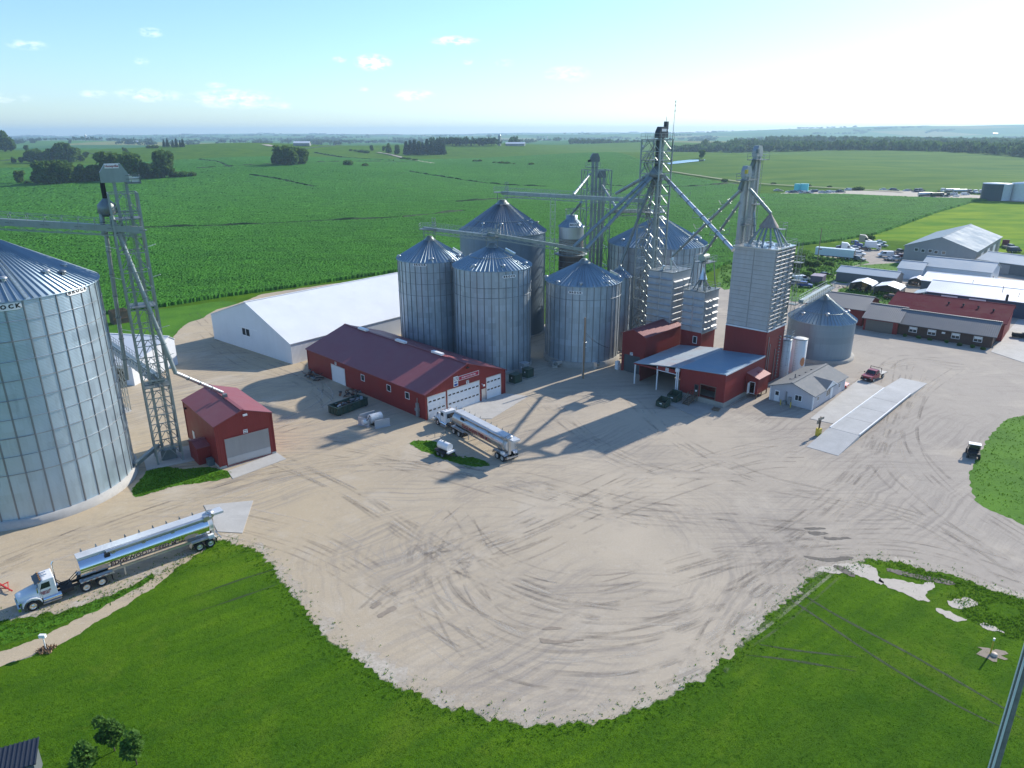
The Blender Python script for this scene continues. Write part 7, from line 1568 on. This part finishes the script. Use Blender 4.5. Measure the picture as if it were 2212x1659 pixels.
# rough grass strips between the crops, their dark green standing in for shadow
MAT_STRIP = M('shadow_dark_grass', (.020, .055, .014), .95, 0, .35, .25)
for l in TERR:
    L = [Vector((p[0], p[1], 0)) for p in l]; V = []; m = MB(); rq = random.Random(len(l))
    for a, b in zip(L[:-1], L[1:]):
        n = max(2, int((b - a).length / 5)); d = (b - a).normalized(); s_ = Vector((-d.y, d.x, 0)); prev = None
        for k in range(n + 1):
            c = a + (b - a) * k / n; z = float(hf(c.x, c.y)); w = 2.0 + rq.uniform(-.5, .7); h = 1.3 + rq.uniform(-.5, .6); j = rq.uniform(-.8, .8)
            cur = [c - s_ * (w + j) + Vector((0, 0, z)), c + s_ * j + Vector((0, 0, z + h)), c + s_ * (w + j) + Vector((0, 0, z))]
            if prev: m.add(prev + cur, [(0, 3, 4, 1), (1, 4, 5, 2)])
            prev = cur
    tag(m.build('grass_shadow_strip', MAT_STRIP), 'rough grass strip coloured dark as shadow between the crop rows', 'grass strip', None, 'stuff')
# lanes, pond
MAT_LANE = M('pale_lane', (.42, .37, .29), .9, 0, .12, .2)
def lane(name, pts, w, mat, kind='structure'):
    P = []
    for (x0, y0), (x1, y1) in zip(pts[:-1], pts[1:]):
        for k in range(8): P.append(T(x0 + (x1 - x0) * k / 8, y0 + (y1 - y0) * k / 8))
    P.append(T(*pts[-1])); m = MB(); prev = None
    for i, c in enumerate(P):
        d = (P[min(i + 1, len(P) - 1)] - P[max(i - 1, 0)]); d.z = 0; d.normalize(); s_ = Vector((-d.y, d.x, 0)) * w; cur = []
        for q in (c - s_, c + s_): cur.append(Vector((q.x, q.y, float(hf(q.x, q.y)) + 1.0)))
        if prev: m.add([prev[0], cur[0], cur[1], prev[1]], [(0, 3, 2, 1)])
        prev = cur
    return tag(m.build(name, mat), kind=kind)
lane('dirt_lane', [(572, 313), (585, 316), (592, 317)], 7, MAT_LANE); lane('dirt_lane', [(815, 330), (840, 334), (868, 341), (905, 349), (935, 354)], 3.5, MAT_LANE); lane('dirt_lane', [(1440, 371), (1620, 398), (1790, 408), (1950, 417)], 2.0, M('weedy_lane', (.24, .24, .13), .9))
wt = NT('pond_water'); wt.fin((.10, .14, .16), .06, 0, .8)
P_ = [T(*q) for q in ((1440, 353), (1462, 349), (1490, 346), (1524, 345.5), (1520, 348), (1490, 351), (1466, 354), (1445, 356))]; zz = sum(p.z for p in P_) / len(P_) + .4
pond = MB().poly([(p.x, p.y, float(hf(p.x, p.y)) + .5) for p in P_]).build('pond_water', wt.mat); tag(pond, kind='structure')
sheet_far = [T(*q) for q in ((1640, 424), (1700, 417), (1800, 413), (1960, 413), (2130, 424), (2260, 432), (2260, 440), (2140, 434), (1990, 430), (1823, 425))]
MB().poly([(p.x, p.y, p.z + .35) for p in sheet_far]).build('dirt_yard', MAT_LANE); tag(bpy.data.objects['dirt_yard'], kind='structure')
# distant farm buildings and silos
for i, (x, y, w, h, mt, lab) in enumerate(((287, 308, 26, 7, WHT_ROOF, 'long white barn far out left of the spruce clumps'), (52, 303, 30, 7, WHT_ROOF, 'white barn on the far left plain'), (64, 303, 20, 7, WHT_ROOF, 'second white barn on the far left plain'), (124, 316, 16, 6, DARK, 'small dark shed on the left plain'), (634, 315, 30, 8, WHT_ROOF, 'white machine shed beyond the mid-field clump'), (650, 315, 16, 6, GREYR, 'grey shed beside the white machine shed'), (1092, 315, 40, 7, WHT_ROOF, 'white barn beside the grey silo in the middle distance'), (1172, 303, 46, 8, WHT_ROOF, 'white farm roofs far right of the silo'), (885, 330, 16, 6, GREYR, 'grey farmhouse roof hidden by the windbreak'), (2145, 290, 40, 9, WHT_ROOF, 'white farm roof on the right skyline ridge'), (1660, 300, 34, 8, WHT_ROOF, 'white roof beyond the woods'))):
    b = T(x, y); a = rnd.uniform(-.3, .3); gable('farm_barn', lab, 'barn', (b.x, b.y, 0), a, w, 12, h * .6, h * .4, 'x', GREYW, mt, oh=.3).location.z = b.z
for x, y, h, lab in ((1079, 315, 20, 'tall grey silo in the middle distance'), (186, 304, 22, 'thin pale silo on the far left plain'), (1182, 302, 20, 'pale silo among the far white roofs'), (840, 299, 18, 'white silo far behind the farmyard')):
    b = T(x, y); t = thing('silo', lab, 'silo', b); MB().lathe([(3.2, -1), (3.2, h)], 16).build('wall', MAT_CONC, t); MB().ball((0, 0, h), 3.3, 3.3, 2.4, 14, True).build('dome', GALV_B, t)
# weedy lot and office shrubs
for i, (x, y, h, w) in enumerate(((1700, 566, 2.6, 1.2), (1712, 590, 2.4, 1.2), (1722, 578, 2.6, 1.3), (1738, 572, 2.8, 1.3), (1752, 588, 2.2, 1.2), (1742, 600, 2.4, 1.2), (1760, 575, 2.5, 1.3), (1775, 565, 2.0, 1.3), (1790, 575, 2.0, 1.2), (1716, 560, 2.4, 1.4), (1731, 556, 2.0, 1.4), (1706, 610, 2.0, 1.2), (1760, 610, 1.8, 1.2), (1778, 618, 1.8, 1.3), (1690, 600, 1.6, 1.2), (1880, 518, 2.4, 1.3), (1868, 516, 2.4, 1.3), (1820, 640, 1.6, 1.2), (1840, 648, 1.4, 1.2))):
    tree('leafy bush in the weedy lot beyond the mill tower', 0, 0, h, 'shrub', i, None, 'bushes in the weedy lot', w, G(x, y))
for i, (x, y) in enumerate(((1250, 1305), (1358, 1320), (1450, 1335), (1585, 1355), (1690, 1380), (1795, 1395), (1880, 1412))):
    tree('small clipped bush along the front of the brick office', 0, 0, .8, 'shrub', i, None, 'bushes in front of the brick office', .9, G(*D(x, y)))
# saplings at the lower left corner
for i, (x, y, h, lab) in enumerate(((248, 1622, 3.4, 'upper of three young leafy trees at the lower left corner'), (296, 1652, 3.6, 'right of three young leafy trees at the lower left corner'), (190, 1672, 3.0, 'left of three young leafy trees at the lower left corner'))):
    L = [(0, 0, h * .55, .75, h * .36, 1)] + [(rnd.uniform(-.7, .7), rnd.uniform(-.7, .7), h * rnd.uniform(.4, .9), .45, .5, .35) for _ in range(6)]
    V, F = crown_arrays(80 + i, L, 330, .105); t = thing('young_tree', lab, 'tree', G(x, y)); link('crown', np_mesh('crown', V, F, LEAF_L), t); MB().tube((0, 0, 0), (0, 0, h * .6), .05, 6).build('trunk', BARK, t)
# tufts of grass fringing the gravel and dotted over the lawn
def tufts(name, P, H, mat, lab, seed=3):
    q = np.random.RandomState(seed); n = len(P); P = np.asarray(P); VV = []
    for k in range(3):
        a = q.uniform(0, 2 * pi, n); w = H * q.uniform(.25, .5, n); l = H * q.uniform(.2, .7, n); b = q.uniform(0, 2 * pi, n)
        c, s = np.cos(a), np.sin(a); z0 = np.full(n, .0); o = np.stack([P[:, 0] + q.uniform(-.12, .12, n), P[:, 1] + q.uniform(-.12, .12, n), z0], 1)
        VV.append(np.stack([o - np.stack([c * w, s * w, z0], 1), o + np.stack([c * w, s * w, z0], 1), o + np.stack([l * np.cos(b), l * np.sin(b), H * q.uniform(.7, 1.2, n)], 1)], 1))
    V = np.concatenate(VV).reshape(-1, 3); return tag(link(name, np_mesh(name, V, np.arange(len(V)).reshape(-1, 3), mat)), lab, 'grass', None, 'stuff')
TUFT = leaf_mat('grass_blades', (.085, .200, .012), (.140, .270, .022)); TUFT_D = leaf_mat('lawn_blades', (.052, .145, .010), (.105, .215, .016))
q = np.random.RandomState(9); P = []
for (x0, y0), (x1, y1) in zip(edge[:-1], edge[1:]):
    for _ in range(9): o = abs(q.normal(0, 1.1)); s_ = q.choice([1, -1], p=[.78, .22]); dx, dy = x1 - x0, y1 - y0; L = max(math.hypot(dx, dy), 1e-6); f = q.uniform(); P.append((x0 + dx * f + s_ * dy / L * o, y0 + dy * f - s_ * dx / L * o))
tufts('grass_tufts', P, np.random.RandomState(2).uniform(.05, .17, len(P)), TUFT, 'bright ragged grass fringing the gravel', 4)
px = q.uniform(-80, 2300, 70000); py = 1180 + 560 * q.uniform(0, 1, 70000) ** .8; P = np.array([G(a, b)[:2] for a, b in zip(px, py)])
yd = [(a, b) for a, b in edge + back]; cl = edge[::6] + back[::4]; k = ~in_poly(P[:, 0], P[:, 1], cl); pl_ = [tuple(G(*p)[:2]) for p in PATH]; k &= ~in_poly(P[:, 0], P[:, 1], pl_)
P = P[k]; tufts('lawn_tufts', P, np.random.RandomState(2).uniform(.025, .075, len(P)), TUFT_D, 'short uneven lawn grass round the gravel yard', 5)
P = []
for kx in ('tank', 'bin', 'roadside', 'island'):
    poly = [tuple(G(*p)[:2]) for p in GRASS[kx][0]]; xs = [p[0] for p in poly]; ys = [p[1] for p in poly]; n = 9000 if kx == 'island' else 3500
    a = q.uniform(min(xs) - .4, max(xs) + .4, n); b = q.uniform(min(ys) - .4, max(ys) + .4, n); k = in_poly(a, b, poly); P += list(zip(a[k], b[k]))
tufts('grass_tufts', P, np.random.RandomState(2).uniform(.06, .22, len(P)), TUFT, 'bright tufts on the small grass patches of the yard', 6)
P = [tuple(G(a, b)[:2]) for a, b in zip(q.uniform(60, 520, 1500), q.uniform(1160, 1330, 1500)) if abs((b - 1330) + (a - 60) * .34) < 26]
tufts('weeds', P, np.random.RandomState(2).uniform(.05, .16, len(P)), TUFT, 'sparse weeds in the dirt beside the near truck', 7)

P = []; WH = []
for kx, n, h0, h1 in (('weeds', 5200, .3, 1.2), ('mill', 2600, .3, 1.0), ('carports', 2200, .2, .7), ('lot', 700, .1, .4)):
    poly = [tuple(G(*p)[:2]) for p in GRASS[kx][0]]; xs = [p[0] for p in poly]; ys = [p[1] for p in poly]
    a = q.uniform(min(xs), max(xs), n); b = q.uniform(min(ys), max(ys), n); k = in_poly(a, b, poly); c_ = (np.sin(a * .35 + 1) * np.cos(b * .28) + 1.1) / 2
    k &= q.uniform(0, 1, n) < c_ * 1.2; P += list(zip(a[k], b[k])); WH += list(q.uniform(h0, h1, k.sum()))
tufts('tall_weeds', P, np.array(WH), LEAF_L, 'tall rank weeds over the rough ground beyond the mill', 8)
poly = [tuple(G(*p)[:2]) for p in ((1885, 1214), (1960, 1222), (2050, 1246), (2130, 1272), (2240, 1300), (2240, 1392), (2150, 1372), (2090, 1335), (2030, 1268), (1940, 1240))]
xs = [p[0] for p in poly]; ys = [p[1] for p in poly]; a = q.uniform(min(xs), max(xs), 5000); b = q.uniform(min(ys), max(ys), 5000); k = in_poly(a, b, poly) & (np.sin(a * .8) * np.cos(b * .9) > -.55)
tufts('ditch_grass', list(zip(a[k], b[k])), q.uniform(.06, .2, k.sum()), TUFT, 'rough ditch grass between the gravel road and the lawn', 9)
# ================================================================ small things about the yard
GP = GREENP
# roll-off dumpster with scrap
o = Vector((-30.3, 111.9, 0)); rz = radians(52)
t = thing('rolloff_dumpster', 'long dark green open dumpster full of scrap beside the red shop', 'dumpster', o, rz)
m = MB(); L_, W_, H_ = 6.6, 2.5, 1.45
for a, b in (((0, -W_ / 2, .2), (L_, -W_ / 2 + .08, H_)), ((0, W_ / 2 - .08, .2), (L_, W_ / 2, H_)), ((0, -W_ / 2, .2), (.08, W_ / 2, H_)), ((L_ - .08, -W_ / 2, .2), (L_, W_ / 2, H_))): m.box(*a, *b)
m.box(0, -W_ / 2, .15, L_, W_ / 2, .25)
for k in range(9): m.box(.4 + .72 * k, -W_ / 2 - .07, .2, .5 + .72 * k, -W_ / 2, H_).box(.4 + .72 * k, W_ / 2, .2, .5 + .72 * k, W_ / 2 + .07, H_)
for k in range(3): m.box(-.07, -W_ / 2 + .5 + .7 * k, .2, 0, -W_ / 2 + .6 + .7 * k, H_)
m.build('body', GP, t); MB().box(-.06, -W_ / 2 - .1, H_, L_ + .06, -W_ / 2 + .06, H_ + .1).box(-.06, W_ / 2 - .06, H_, L_ + .06, W_ / 2 + .1, H_ + .1).box(-.08, -W_ / 2, H_, .06, W_ / 2, H_ + .1).box(L_ - .06, -W_ / 2, H_, L_ + .06, W_ / 2, H_ + .1).build('rim', GP, t)
for x in (.5, L_ - .5): MB().tube((x, -W_ / 2 - .05, .12), (x, W_ / 2 + .05, .12), .12, 8).build('roller', FRAME, t)
q = random.Random(4)
def scrap(name, lab, o, rz, n, sx, sy, h, mats, cat='scrap', parent=None):
    t = thing(name, lab, cat, o, rz)
    for i in range(n):
        m = MB(); a = Vector((q.uniform(0, sx), q.uniform(0, sy), q.uniform(.1, h))); d = Vector((q.uniform(-1, 1), q.uniform(-1, 1), q.uniform(-.35, .35))).normalized() * q.uniform(.4, 1.5)
        if i % 3 == 0: m.bar(a - d / 2, a + d / 2, .1)
        elif i % 3 == 1: m.bar(a - d / 2, a + d / 2, .5, .03)
        else: m.tube(a - d / 3, a + d / 3, q.uniform(.06, .2), 8)
        m.build('scrap_piece', mats[i % len(mats)], t)
    return t
scrap('scrap_load', 'jumbled scrap metal filling the dark green dumpster', o + Vector((1.0 * cos(rz) + .8 * sin(rz), 1.0 * sin(rz) - .8 * cos(rz), .5)), rz, 60, 5.0, 1.6, 1.0, [RUST, GALV_D, BLACK, M('scrap_pale', (.45, .44, .43), .6)])
scrap('scrap_heap', 'low heap of rusty frames against the far end of the red shop', Vector(G(662, 808)) + Vector((-.5, -1.2, 0)), radians(-45), 30, 5.5, 2.0, .9, [RUST, BLACK, GALV_D])
scrap('scrap_heap', 'dark iron beams lying behind the green dumpster', Vector(G(735, 855)), radians(-40), 18, 3.5, 1.5, .9, [BLACK, RUST])
scrap('scrap_heap', 'few rusty bits on the ground midway along the red shop wall', Vector(G(748, 842)), radians(-40), 14, 3.5, .8, .35, [RUST, GALV_D])
# fuel tank with steel plates
PLT = M('plate_grey', (.46, .46, .46), .55, .2, .1, .6)
t = thing('fuel_tank', 'worn white fuel tank lying between upright grey plates near the dumpster', 'tank', Vector((-22.6, 107.6, 0)), radians(38))
MB().tube((-.6, .3, 1.05), (1.5, .3, 1.05), .78, 22).build('tank', M('tank_white_worn', (.68, .68, .66), .45, 0, .08, .8, None, ((.42, .25, .13), .55, .5)), t); MB().tube((-1.9, .3, .8), (-.9, .3, .8), .42, 14).build('pump', TANKW, t)
for x in (-.2, 1.1): MB().box(x - .1, -.4, 0, x + .1, 1.0, .45).build('saddle', FRAME, t)
MB().path([(-.7, -.2, 1.6), (-.9, -.4, 2.0), (-1.1, -.3, 1.4), (-1.3, 0, 1.1)], .05).build('hose', BLACK, t)
def plate(lab, a, b, h):
    a, b = Vector(a), Vector(b); d = b - a; t = thing('steel_plate', lab, 'steel plate', a, atan2(d.y, d.x)); MB().box(0, -.05, 0, d.length, .05, h).box(0, -.35, 0, d.length, .35, .06).build('panel', PLT, t); return t
plate('left front grey plate standing beside the white fuel tank', (-25.2, 107.8, 0), (-23.2, 106.7, 0), 1.35); plate('right front grey plate standing before the white fuel tank', (-22.2, 106.1, 0), (-20.0, 107.4, 0), 1.3); plate('rear grey plate behind the white fuel tank', (-25.0, 108.2, 0), (-22.9, 110.0, 0), 1.6)
# nurse tank trailer
t = thing('tank_trailer', 'white round tank on a black tandem trailer in the grass by the dusty truck', 'tank trailer', Vector((-10.0, 96.0, 0)), radians(-43))
MB().tube((-1.0, 0, 1.5), (1.15, 0, 1.5), .62, 24).build('tank', paint(CP['white']), t); MB().tube((0, 0, 2.1), (0, 0, 2.2), .15, 10).tube((-.6, 0, 2.1), (-.6, 0, 2.16), .08, 8).build('filler_cap', GALV, t)
MB().box(-1.5, -.72, .62, 1.5, .72, .78).bar((1.5, -.5, .65), (2.7, 0, .6), .1).bar((1.5, .5, .65), (2.7, 0, .6), .1).build('chassis', FRAME, t); MB().box(1.2, -.7, .8, 1.55, .7, 1.05).build('toolbox', paint(CP['white']), t)
for s_ in (-1, 1): MB().extr([(-1.0, s_ * .78, .72), (-.85, s_ * .78, .86), (.85, s_ * .78, .86), (1.0, s_ * .78, .72)], (0, s_ * .25, 0)).build('fender', FRAME, t)
wheel_set(t, (-.45, .45), .9, .36, .2, False, GALV_D)
# low pipe barrier
a = Vector(G(918 + .1302 * 165, 810 + .1302 * 1035)); b = Vector(G(918 + .1302 * 345, 810 + .1302 * 985)); t = thing('pipe_barrier', 'low bent pipe rail in the shade beside the near truck wheels', 'barrier', a, 0); d = b - a
MB().tube((0, 0, 0), (0, 0, .6), .04, 6).tube((0, 0, .6), d * .5 + Vector((0, 0, .62)), .04, 6).tube(d * .5 + Vector((0, 0, .62)), d + Vector((0, 0, .6)), .04, 6).tube(d + Vector((0, 0, .6)), d, .04, 6).build('pipe', GALV_D, t)
# transformers, cabinets
for px, py, w, dp, h, mt, lab in ((1112, 831, 2.0, 1.6, 1.7, GP, 'left green transformer box beside the red shop corner'), (1140, 819, 1.7, 1.5, 1.8, GP, 'right green transformer box with a white sticker'), (1131, 812, 1.6, 1.2, 2.4, M('cabinet_grey', (.33, .36, .38), .5, .3), 'tall grey cabinet behind the green transformer boxes')):
    b = G(px, py); t = thing('electrical_cabinet', lab, 'cabinet', b, radians(45)); MB().box(0, 0, .15, w, dp, h).build('body', mt, t); MB().box(-.06, -.06, h, w + .06, dp + .06, h + .08).build('lid', mt, t); MB().box(-.015, dp * .45, h * .6, 0, dp * .6, h * .75).build('sticker', WHITE, t); MB().box(-.35, -.35, 0, w + .35, dp + .35, .15).build('plinth', MAT_CONC_D, t)
b = G(1334, 799); t = thing('electrical_cabinet', 'white cabinet beside the receiving shed corner', 'cabinet', b, radians(46)); MB().box(0, 0, 0, .8, .7, 1.7).build('body', WHITE, t); MB().box(-.02, .1, .8, 0, .14, 1.0).build('handle', FRAME, t)
# bin fans
for px, py, lab, a in ((1203, 793, 'small aeration fan housing left of the utility pole', 200), (1287, 793, 'small aeration fan housing right of the utility pole', 250)):
    b = G(px, py); t = thing('bin_fan', lab, 'fan', b, radians(a)); MB().box(0, -.5, .5, 1.2, .5, 1.4).extr([(-1.0, -.4, .9), (0, -.5, .5), (0, -.5, 1.4), (-1.0, -.4, 1.4)], (0, .9, 0)).build('housing', GALV_B, t); MB().tube((.6, .5, .95), (.6, .85, .95), .4, 12).build('motor', GALV_D, t); MB().box(0, -.4, 0, 1.2, .4, .5).build('stand', MAT_CONC, t)
# utility poles
def pole(lab, base, h, r=.16, arm=False, conduit=False):
    t = thing('utility_pole', lab, 'utility pole', base); MB().tube((0, 0, -.2), (0, 0, h), r, 10, r * .7).build('post', POLEW, t)
    if conduit: MB().tube((-.24, -.1, 0), (-.24, -.1, h * .62), .07, 8).build('conduit', M('conduit_pale', (.5, .52, .54), .4, .5), t); MB().ball((.3, -.1, h * .60), .16).tube((.25, 0, h * .52), (.5, 0, h * .52), .1, 8).build('fitting', GALV_B, t)
    if arm: MB().box(-1.1, -.06, h - .7, 1.1, .06, h - .58).build('cross_arm', POLEW, t)
    return t
pb = G(1259.7, 817.6); pole('bare timber utility pole with a white conduit before the pole bin', pb, hgt(pb, 686), .19, False, True)
t = thing('service_wires', 'sagging wires from the utility pole to the receiving shed', 'wires', pb); e = Vector(G(1318, 752, 6.5)) - Vector(pb); m = MB(); s0_ = Vector((.2, 0, hgt(pb, 722)))
for dz in (0, .3): m.path([s0_ + (e - s0_) * f + Vector((0, 0, -2.0 * f * (1 - f) + dz * (1 - f))) for f in np.linspace(0, 1, 9)], .025, 4)
m.build('wire', FRAME, t)
pb = G(1764.5, 571); pole('thin utility pole rising through the white semi trailer view', pb, hgt(pb, 493), .17); pb = G(1859, 574); pole('short post behind the grey low shed', pb, 4.0, .12); pb = G(1763, 607); pole('short weathered post in the weeds beside the purple container', pb, 3.0, .1, True)
d = ray(2181, 1550); p = np.array([0, 0, CAM_H]) + d / np.linalg.norm(d) * 47
t = thing('power_pole', 'tall pole with pale conduits crossing the lower right corner', 'utility pole', (p[0], p[1], 0)); MB().tube((0, 0, -.3), (0, 0, 24), .21, 14, .17).build('post', M('grey_pole_timber', (.20, .19, .175), .9, 0, .35, 3), t)
for a in (2.5, 3.6): MB().tube((.27 * cos(a), .27 * sin(a), 0), (.22 * cos(a), .22 * sin(a), 22), .055, 8).build('conduit', paint(CP['white']), t)
MB().tube((-.42, -.15, 0), (-.36, -.1, 22), .018, 5).build('guy_wire', GALV_D, t)
# markers, meter post, hitch, corner shed
b = G(2139, 1413); t = thing('marker_post', 'yellow marker post in a bare dirt ring on the right lawn', 'marker post', b); MB().tube((0, 0, 0), (0, 0, 1.5), .07, 8).build('post', YELLOW, t); MB().tube((0, 0, 1.5), (0, 0, 1.75), .085, 8).build('cap', WHITE, t); sheet('dirt_ring', blob((b.x + .15, b.y), 1.1, 1, 18, .8), .03, MAT_RUT)
t = thing('well_cap', 'pale round cap on the dirt ring by the yellow marker', 'cap', G(2147, 1416)); MB().lathe([(.28, 0), (.28, .2), (.2, .26), (0, .28)], 14).build('lid', M('cap_pale', (.55, .45, .36), .6), t)
b = G(100, 1404); t = thing('meter_post', 'white post with a small box beside the dirt path', 'post', b); MB().tube((0, 0, 0), (0, 0, 1.55), .05, 8).build('post', WHITE, t); MB().box(-.3, -.14, 1.4, .28, .14, 1.72).build('box', WHITE, t); tufts('dry_weeds', [(b.x + q.uniform(-.7, .7), b.y + q.uniform(-.5, .5)) for _ in range(60)], np.random.RandomState(2).uniform(.15, .4, 60), M('dry_weed', (.30, .20, .12), .9), 'brown dry weeds at the foot of the meter post', 12)
t = thing('red_implement', 'red hitch of a farm implement poking in at the left edge', 'farm implement', Vector(G(26, 1281)), radians(152)); t.scale = (.62, .62, .62); MR = M('implement_red', (.50, .035, .03), .45, 0, .1)
MB().bar((0, 0, .5), (3.5, 0, .8), .16).bar((.9, 0, .55), (2.6, .9, .75), .12).bar((.9, 0, .55), (2.6, -.9, .75), .12).bar((2.6, -1.0, .75), (2.6, 1.0, .75), .14).build('frame', MR, t); MB().tube((.8, .2, .75), (2.4, .25, .95), .11, 10).build('cylinder', MR, t); MB().box(-.25, -.1, .42, .1, .1, .6).build('hitch', MR, t); MB().bar((1.0, -.1, 0), (1.0, -.1, .6), .1).build('jack', MR, t)
o = G(48, 1680); t = thing('small_shed', 'little shed with a dark ribbed roof cropped by the bottom edge', 'shed', o, radians(24)); MB().box(-1.2, -1.0, 0, 1.2, .8, 1.9).build('wall', M('shed_grey', (.12, .14, .15), .7), t); rf = MB().extr([(-1.4, -1.2, 1.85), (-1.4, 1.0, 2.3), (-1.4, 1.0, 2.36), (-1.4, -1.2, 1.91)], (2.8, 0, 0))
for k in range(10): rf.bar((-1.35 + .3 * k, -1.2, 1.94), (-1.35 + .3 * k, 1.0, 2.39), .07)
rf.build('roof', M('dark_ribbed_roof', (.045, .055, .075), .5, .3), t)
# mill front: bins, stairs, ladder, pallet
def skip_bin(lab, p, rz, w=1.9, dp=1.7, h=1.3):
    t = thing('dumpster', lab, 'dumpster', p, rz); m = MB(); T_ = .06
    sh = [(0, .15), (dp, .15), (dp, h + .25), (0, h - .25)]
    for x in (0, w - T_): m.extr([(x, y, z) for y, z in sh], (T_, 0, 0))
    m.box(0, 0, .15, w, T_, h - .25).box(0, dp - T_, .15, w, dp, h + .25).box(0, 0, .12, w, dp, .2).box(-.15, dp * .35, h * .4, 0, dp * .6, h * .6).box(w, dp * .35, h * .4, w + .15, dp * .6, h * .6).build('body', GP, t)
    MB().box(.1, .1, .2, w - .1, dp - .1, .5).build('rubbish', DARK, t); MB().extr([(0, dp, h + .25), (0, dp + .35, h * .3), (0, dp + .40, h * .3), (0, dp + .05, h + .27)], (w, 0, 0)).build('lid', M('lid_grey', (.22, .27, .27), .5), t); MB().box(w * .4, -.01, h * .5, w * .65, 0, h * .62).build('sticker', WHITE, t)
    return t
skip_bin('front green wheelless dumpster with its lid open before the mill', ML(-7.2, 9.0), MRZ - pi / 2); skip_bin('rear green dumpster with a grey lid beside the canopy post', ML(-3.6, 9.0), MRZ - pi / 2, 1.9, 1.9, 1.5)
t = thing('dock_stairs', 'wooden steps leading up to the mill walk door', 'stairs', ML(-.05, 5.9), MRZ); m = MB()
for k in range(5): m.box(-1.4 - .35 * k - .35, -.95, .78 - .17 * k, -1.4 - .35 * k, .15, .84 - .17 * k)
m.box(-1.4, -.95, .85, 0, .15, .92); m.build('tread', WOOD, t); m = MB()
for y in (-.95, .15):
    m.bar((0, y, .85), (-1.4, y, .85), .06, .2).bar((-1.4, y, .85), (-3.2, y, .05), .06, .22)
    for x, z in ((-.1, .85), (-1.4, .85), (-3.0, .12)): m.bar((x, y, z - .8 if x > -1.5 else 0), (x, y, z + 1.0), .08)
    m.bar((-.1, y, 1.85), (-1.4, y, 1.85), .06).bar((-1.4, y, 1.85), (-3.0, y, 1.1), .06).bar((-.1, y, 1.4), (-1.4, y, 1.4), .05).bar((-1.4, y, 1.4), (-3.0, y, .65), .05)
m.build('handrail', WOOD, t)
t = thing('ladder', 'aluminium ladder lying along the foot of the mill side wall', 'ladder', ML(1.2, -.7), MRZ); m = MB().bar((0, 0, .35), (6.0, 0, .45), .07).bar((0, -.1, .05), (6.0, -.1, .15), .07)
for k in range(14): m.bar((.2 + .43 * k, 0, .36), (.2 + .43 * k, -.1, .07), .04)
m.build('frame', ALU_D, t)
t = thing('pallet', 'wooden pallet on the ground at the mill corner', 'pallet', ML(-2.2, -.3), MRZ + .2); m = MB()
for k in range(6): m.box(0, .2 * k, .3, 1.2, .2 * k + .14, .34)
for x in (0, .55, 1.1): m.box(x, 0, .08, x + .1, 1.15, .3)
m.build('slat', WOOD, t)
# lot junk
b = G(1749, 612); t = thing('container', 'small purple-grey container in the weedy lot', 'container', b, radians(-35)); MB().box(0, 0, .1, 3.6, 5, 2.4).build('shell', M('purple_grey', (.15, .12, .16), .6), t); MB().box(-.05, -.05, 2.4, 3.65, 5.05, 2.5).build('roof', M('purple_roof', (.24, .19, .25), .6), t)
car('suv', 'blue', 'wrecked blue car at the edge of the weedy lot', 'car', G(1738, 620), radians(-30), 'wrecks in the weedy lot'); car('van', 'white', 'white-roofed wreck beside the blue one in the weedy lot', 'van', G(1729, 609), radians(10), 'wrecks in the weedy lot'); car('sedan', 'black', 'dark wreck behind the purple-grey container', 'car', G(1782, 597), radians(20), 'wrecks in the weedy lot'); car('sedan', 'grey', 'grey wreck half sunk in the bushes left of the lot', 'car', G(1712, 615), radians(60), 'wrecks in the weedy lot')
car('sedan', 'brown', 'rusty car between the carports and the maroon building', 'car', G(*D(1150, 1000)), radians(-20), 'wrecks by the carports'); car('pickup', 'white', 'white stripped pickup beside the carports', 'pickup', G(*D(1215, 1000)), radians(50), 'wrecks by the carports')
scrap('scrap_heap', 'dark scrap heap in the weeds left of the carports', G(*D(700, 920)), radians(-30), 40, 9, 4, 1.0, [BLACK, RUST, GALV_D]); scrap('scrap_heap', 'scrap heap in front of the small curved carport', G(*D(1245, 890)), radians(-30), 30, 4, 3, 1.0, [BLACK, RUST, M('scrap_pale')]); scrap('scrap_heap', 'pale scrap strewn behind the mill tower', G(*D(340, 850)), radians(-30), 36, 8, 4, .9, [GALV_D, M('scrap_pale'), BLACK])
t = thing('combine_header', 'dark harvester head parked on the concrete at the right edge', 'farm machine', G(*D(2110, 1310)), radians(-30)); MB().box(0, 0, .4, 7.5, .9, 1.2).box(0, -.6, .3, 7.5, 0, .45).build('header', FRAME, t); MB().tube((.2, -.4, .9), (7.3, -.4, .9), .35, 10).build('reel', BLACK, t); MB().box(2.8, 1.2, .7, 6.0, 4.5, 3.0).build('body', BLACK, t)
HAZE_D = 1.15e-4
# ================================================================ haze
hz = NT('haze_air'); hz.n.clear(); ho = hz.n.new('ShaderNodeOutputMaterial'); pv = hz.n.new('ShaderNodeVolumePrincipled')
pv.inputs['Color'].default_value = (.55, .80, 1.0, 1); pv.inputs['Density'].default_value = HAZE_D; pv.inputs['Anisotropy'].default_value = .25
hz.l.new(pv.outputs[0], ho.inputs['Volume'])
hb = MB().box(-14300, -14300, -1.5, 14300, 14300, 140).build('haze', hz.mat); tag(hb, kind='stuff')
tag(hb, 'thin pale haze lying over the whole countryside', 'haze')
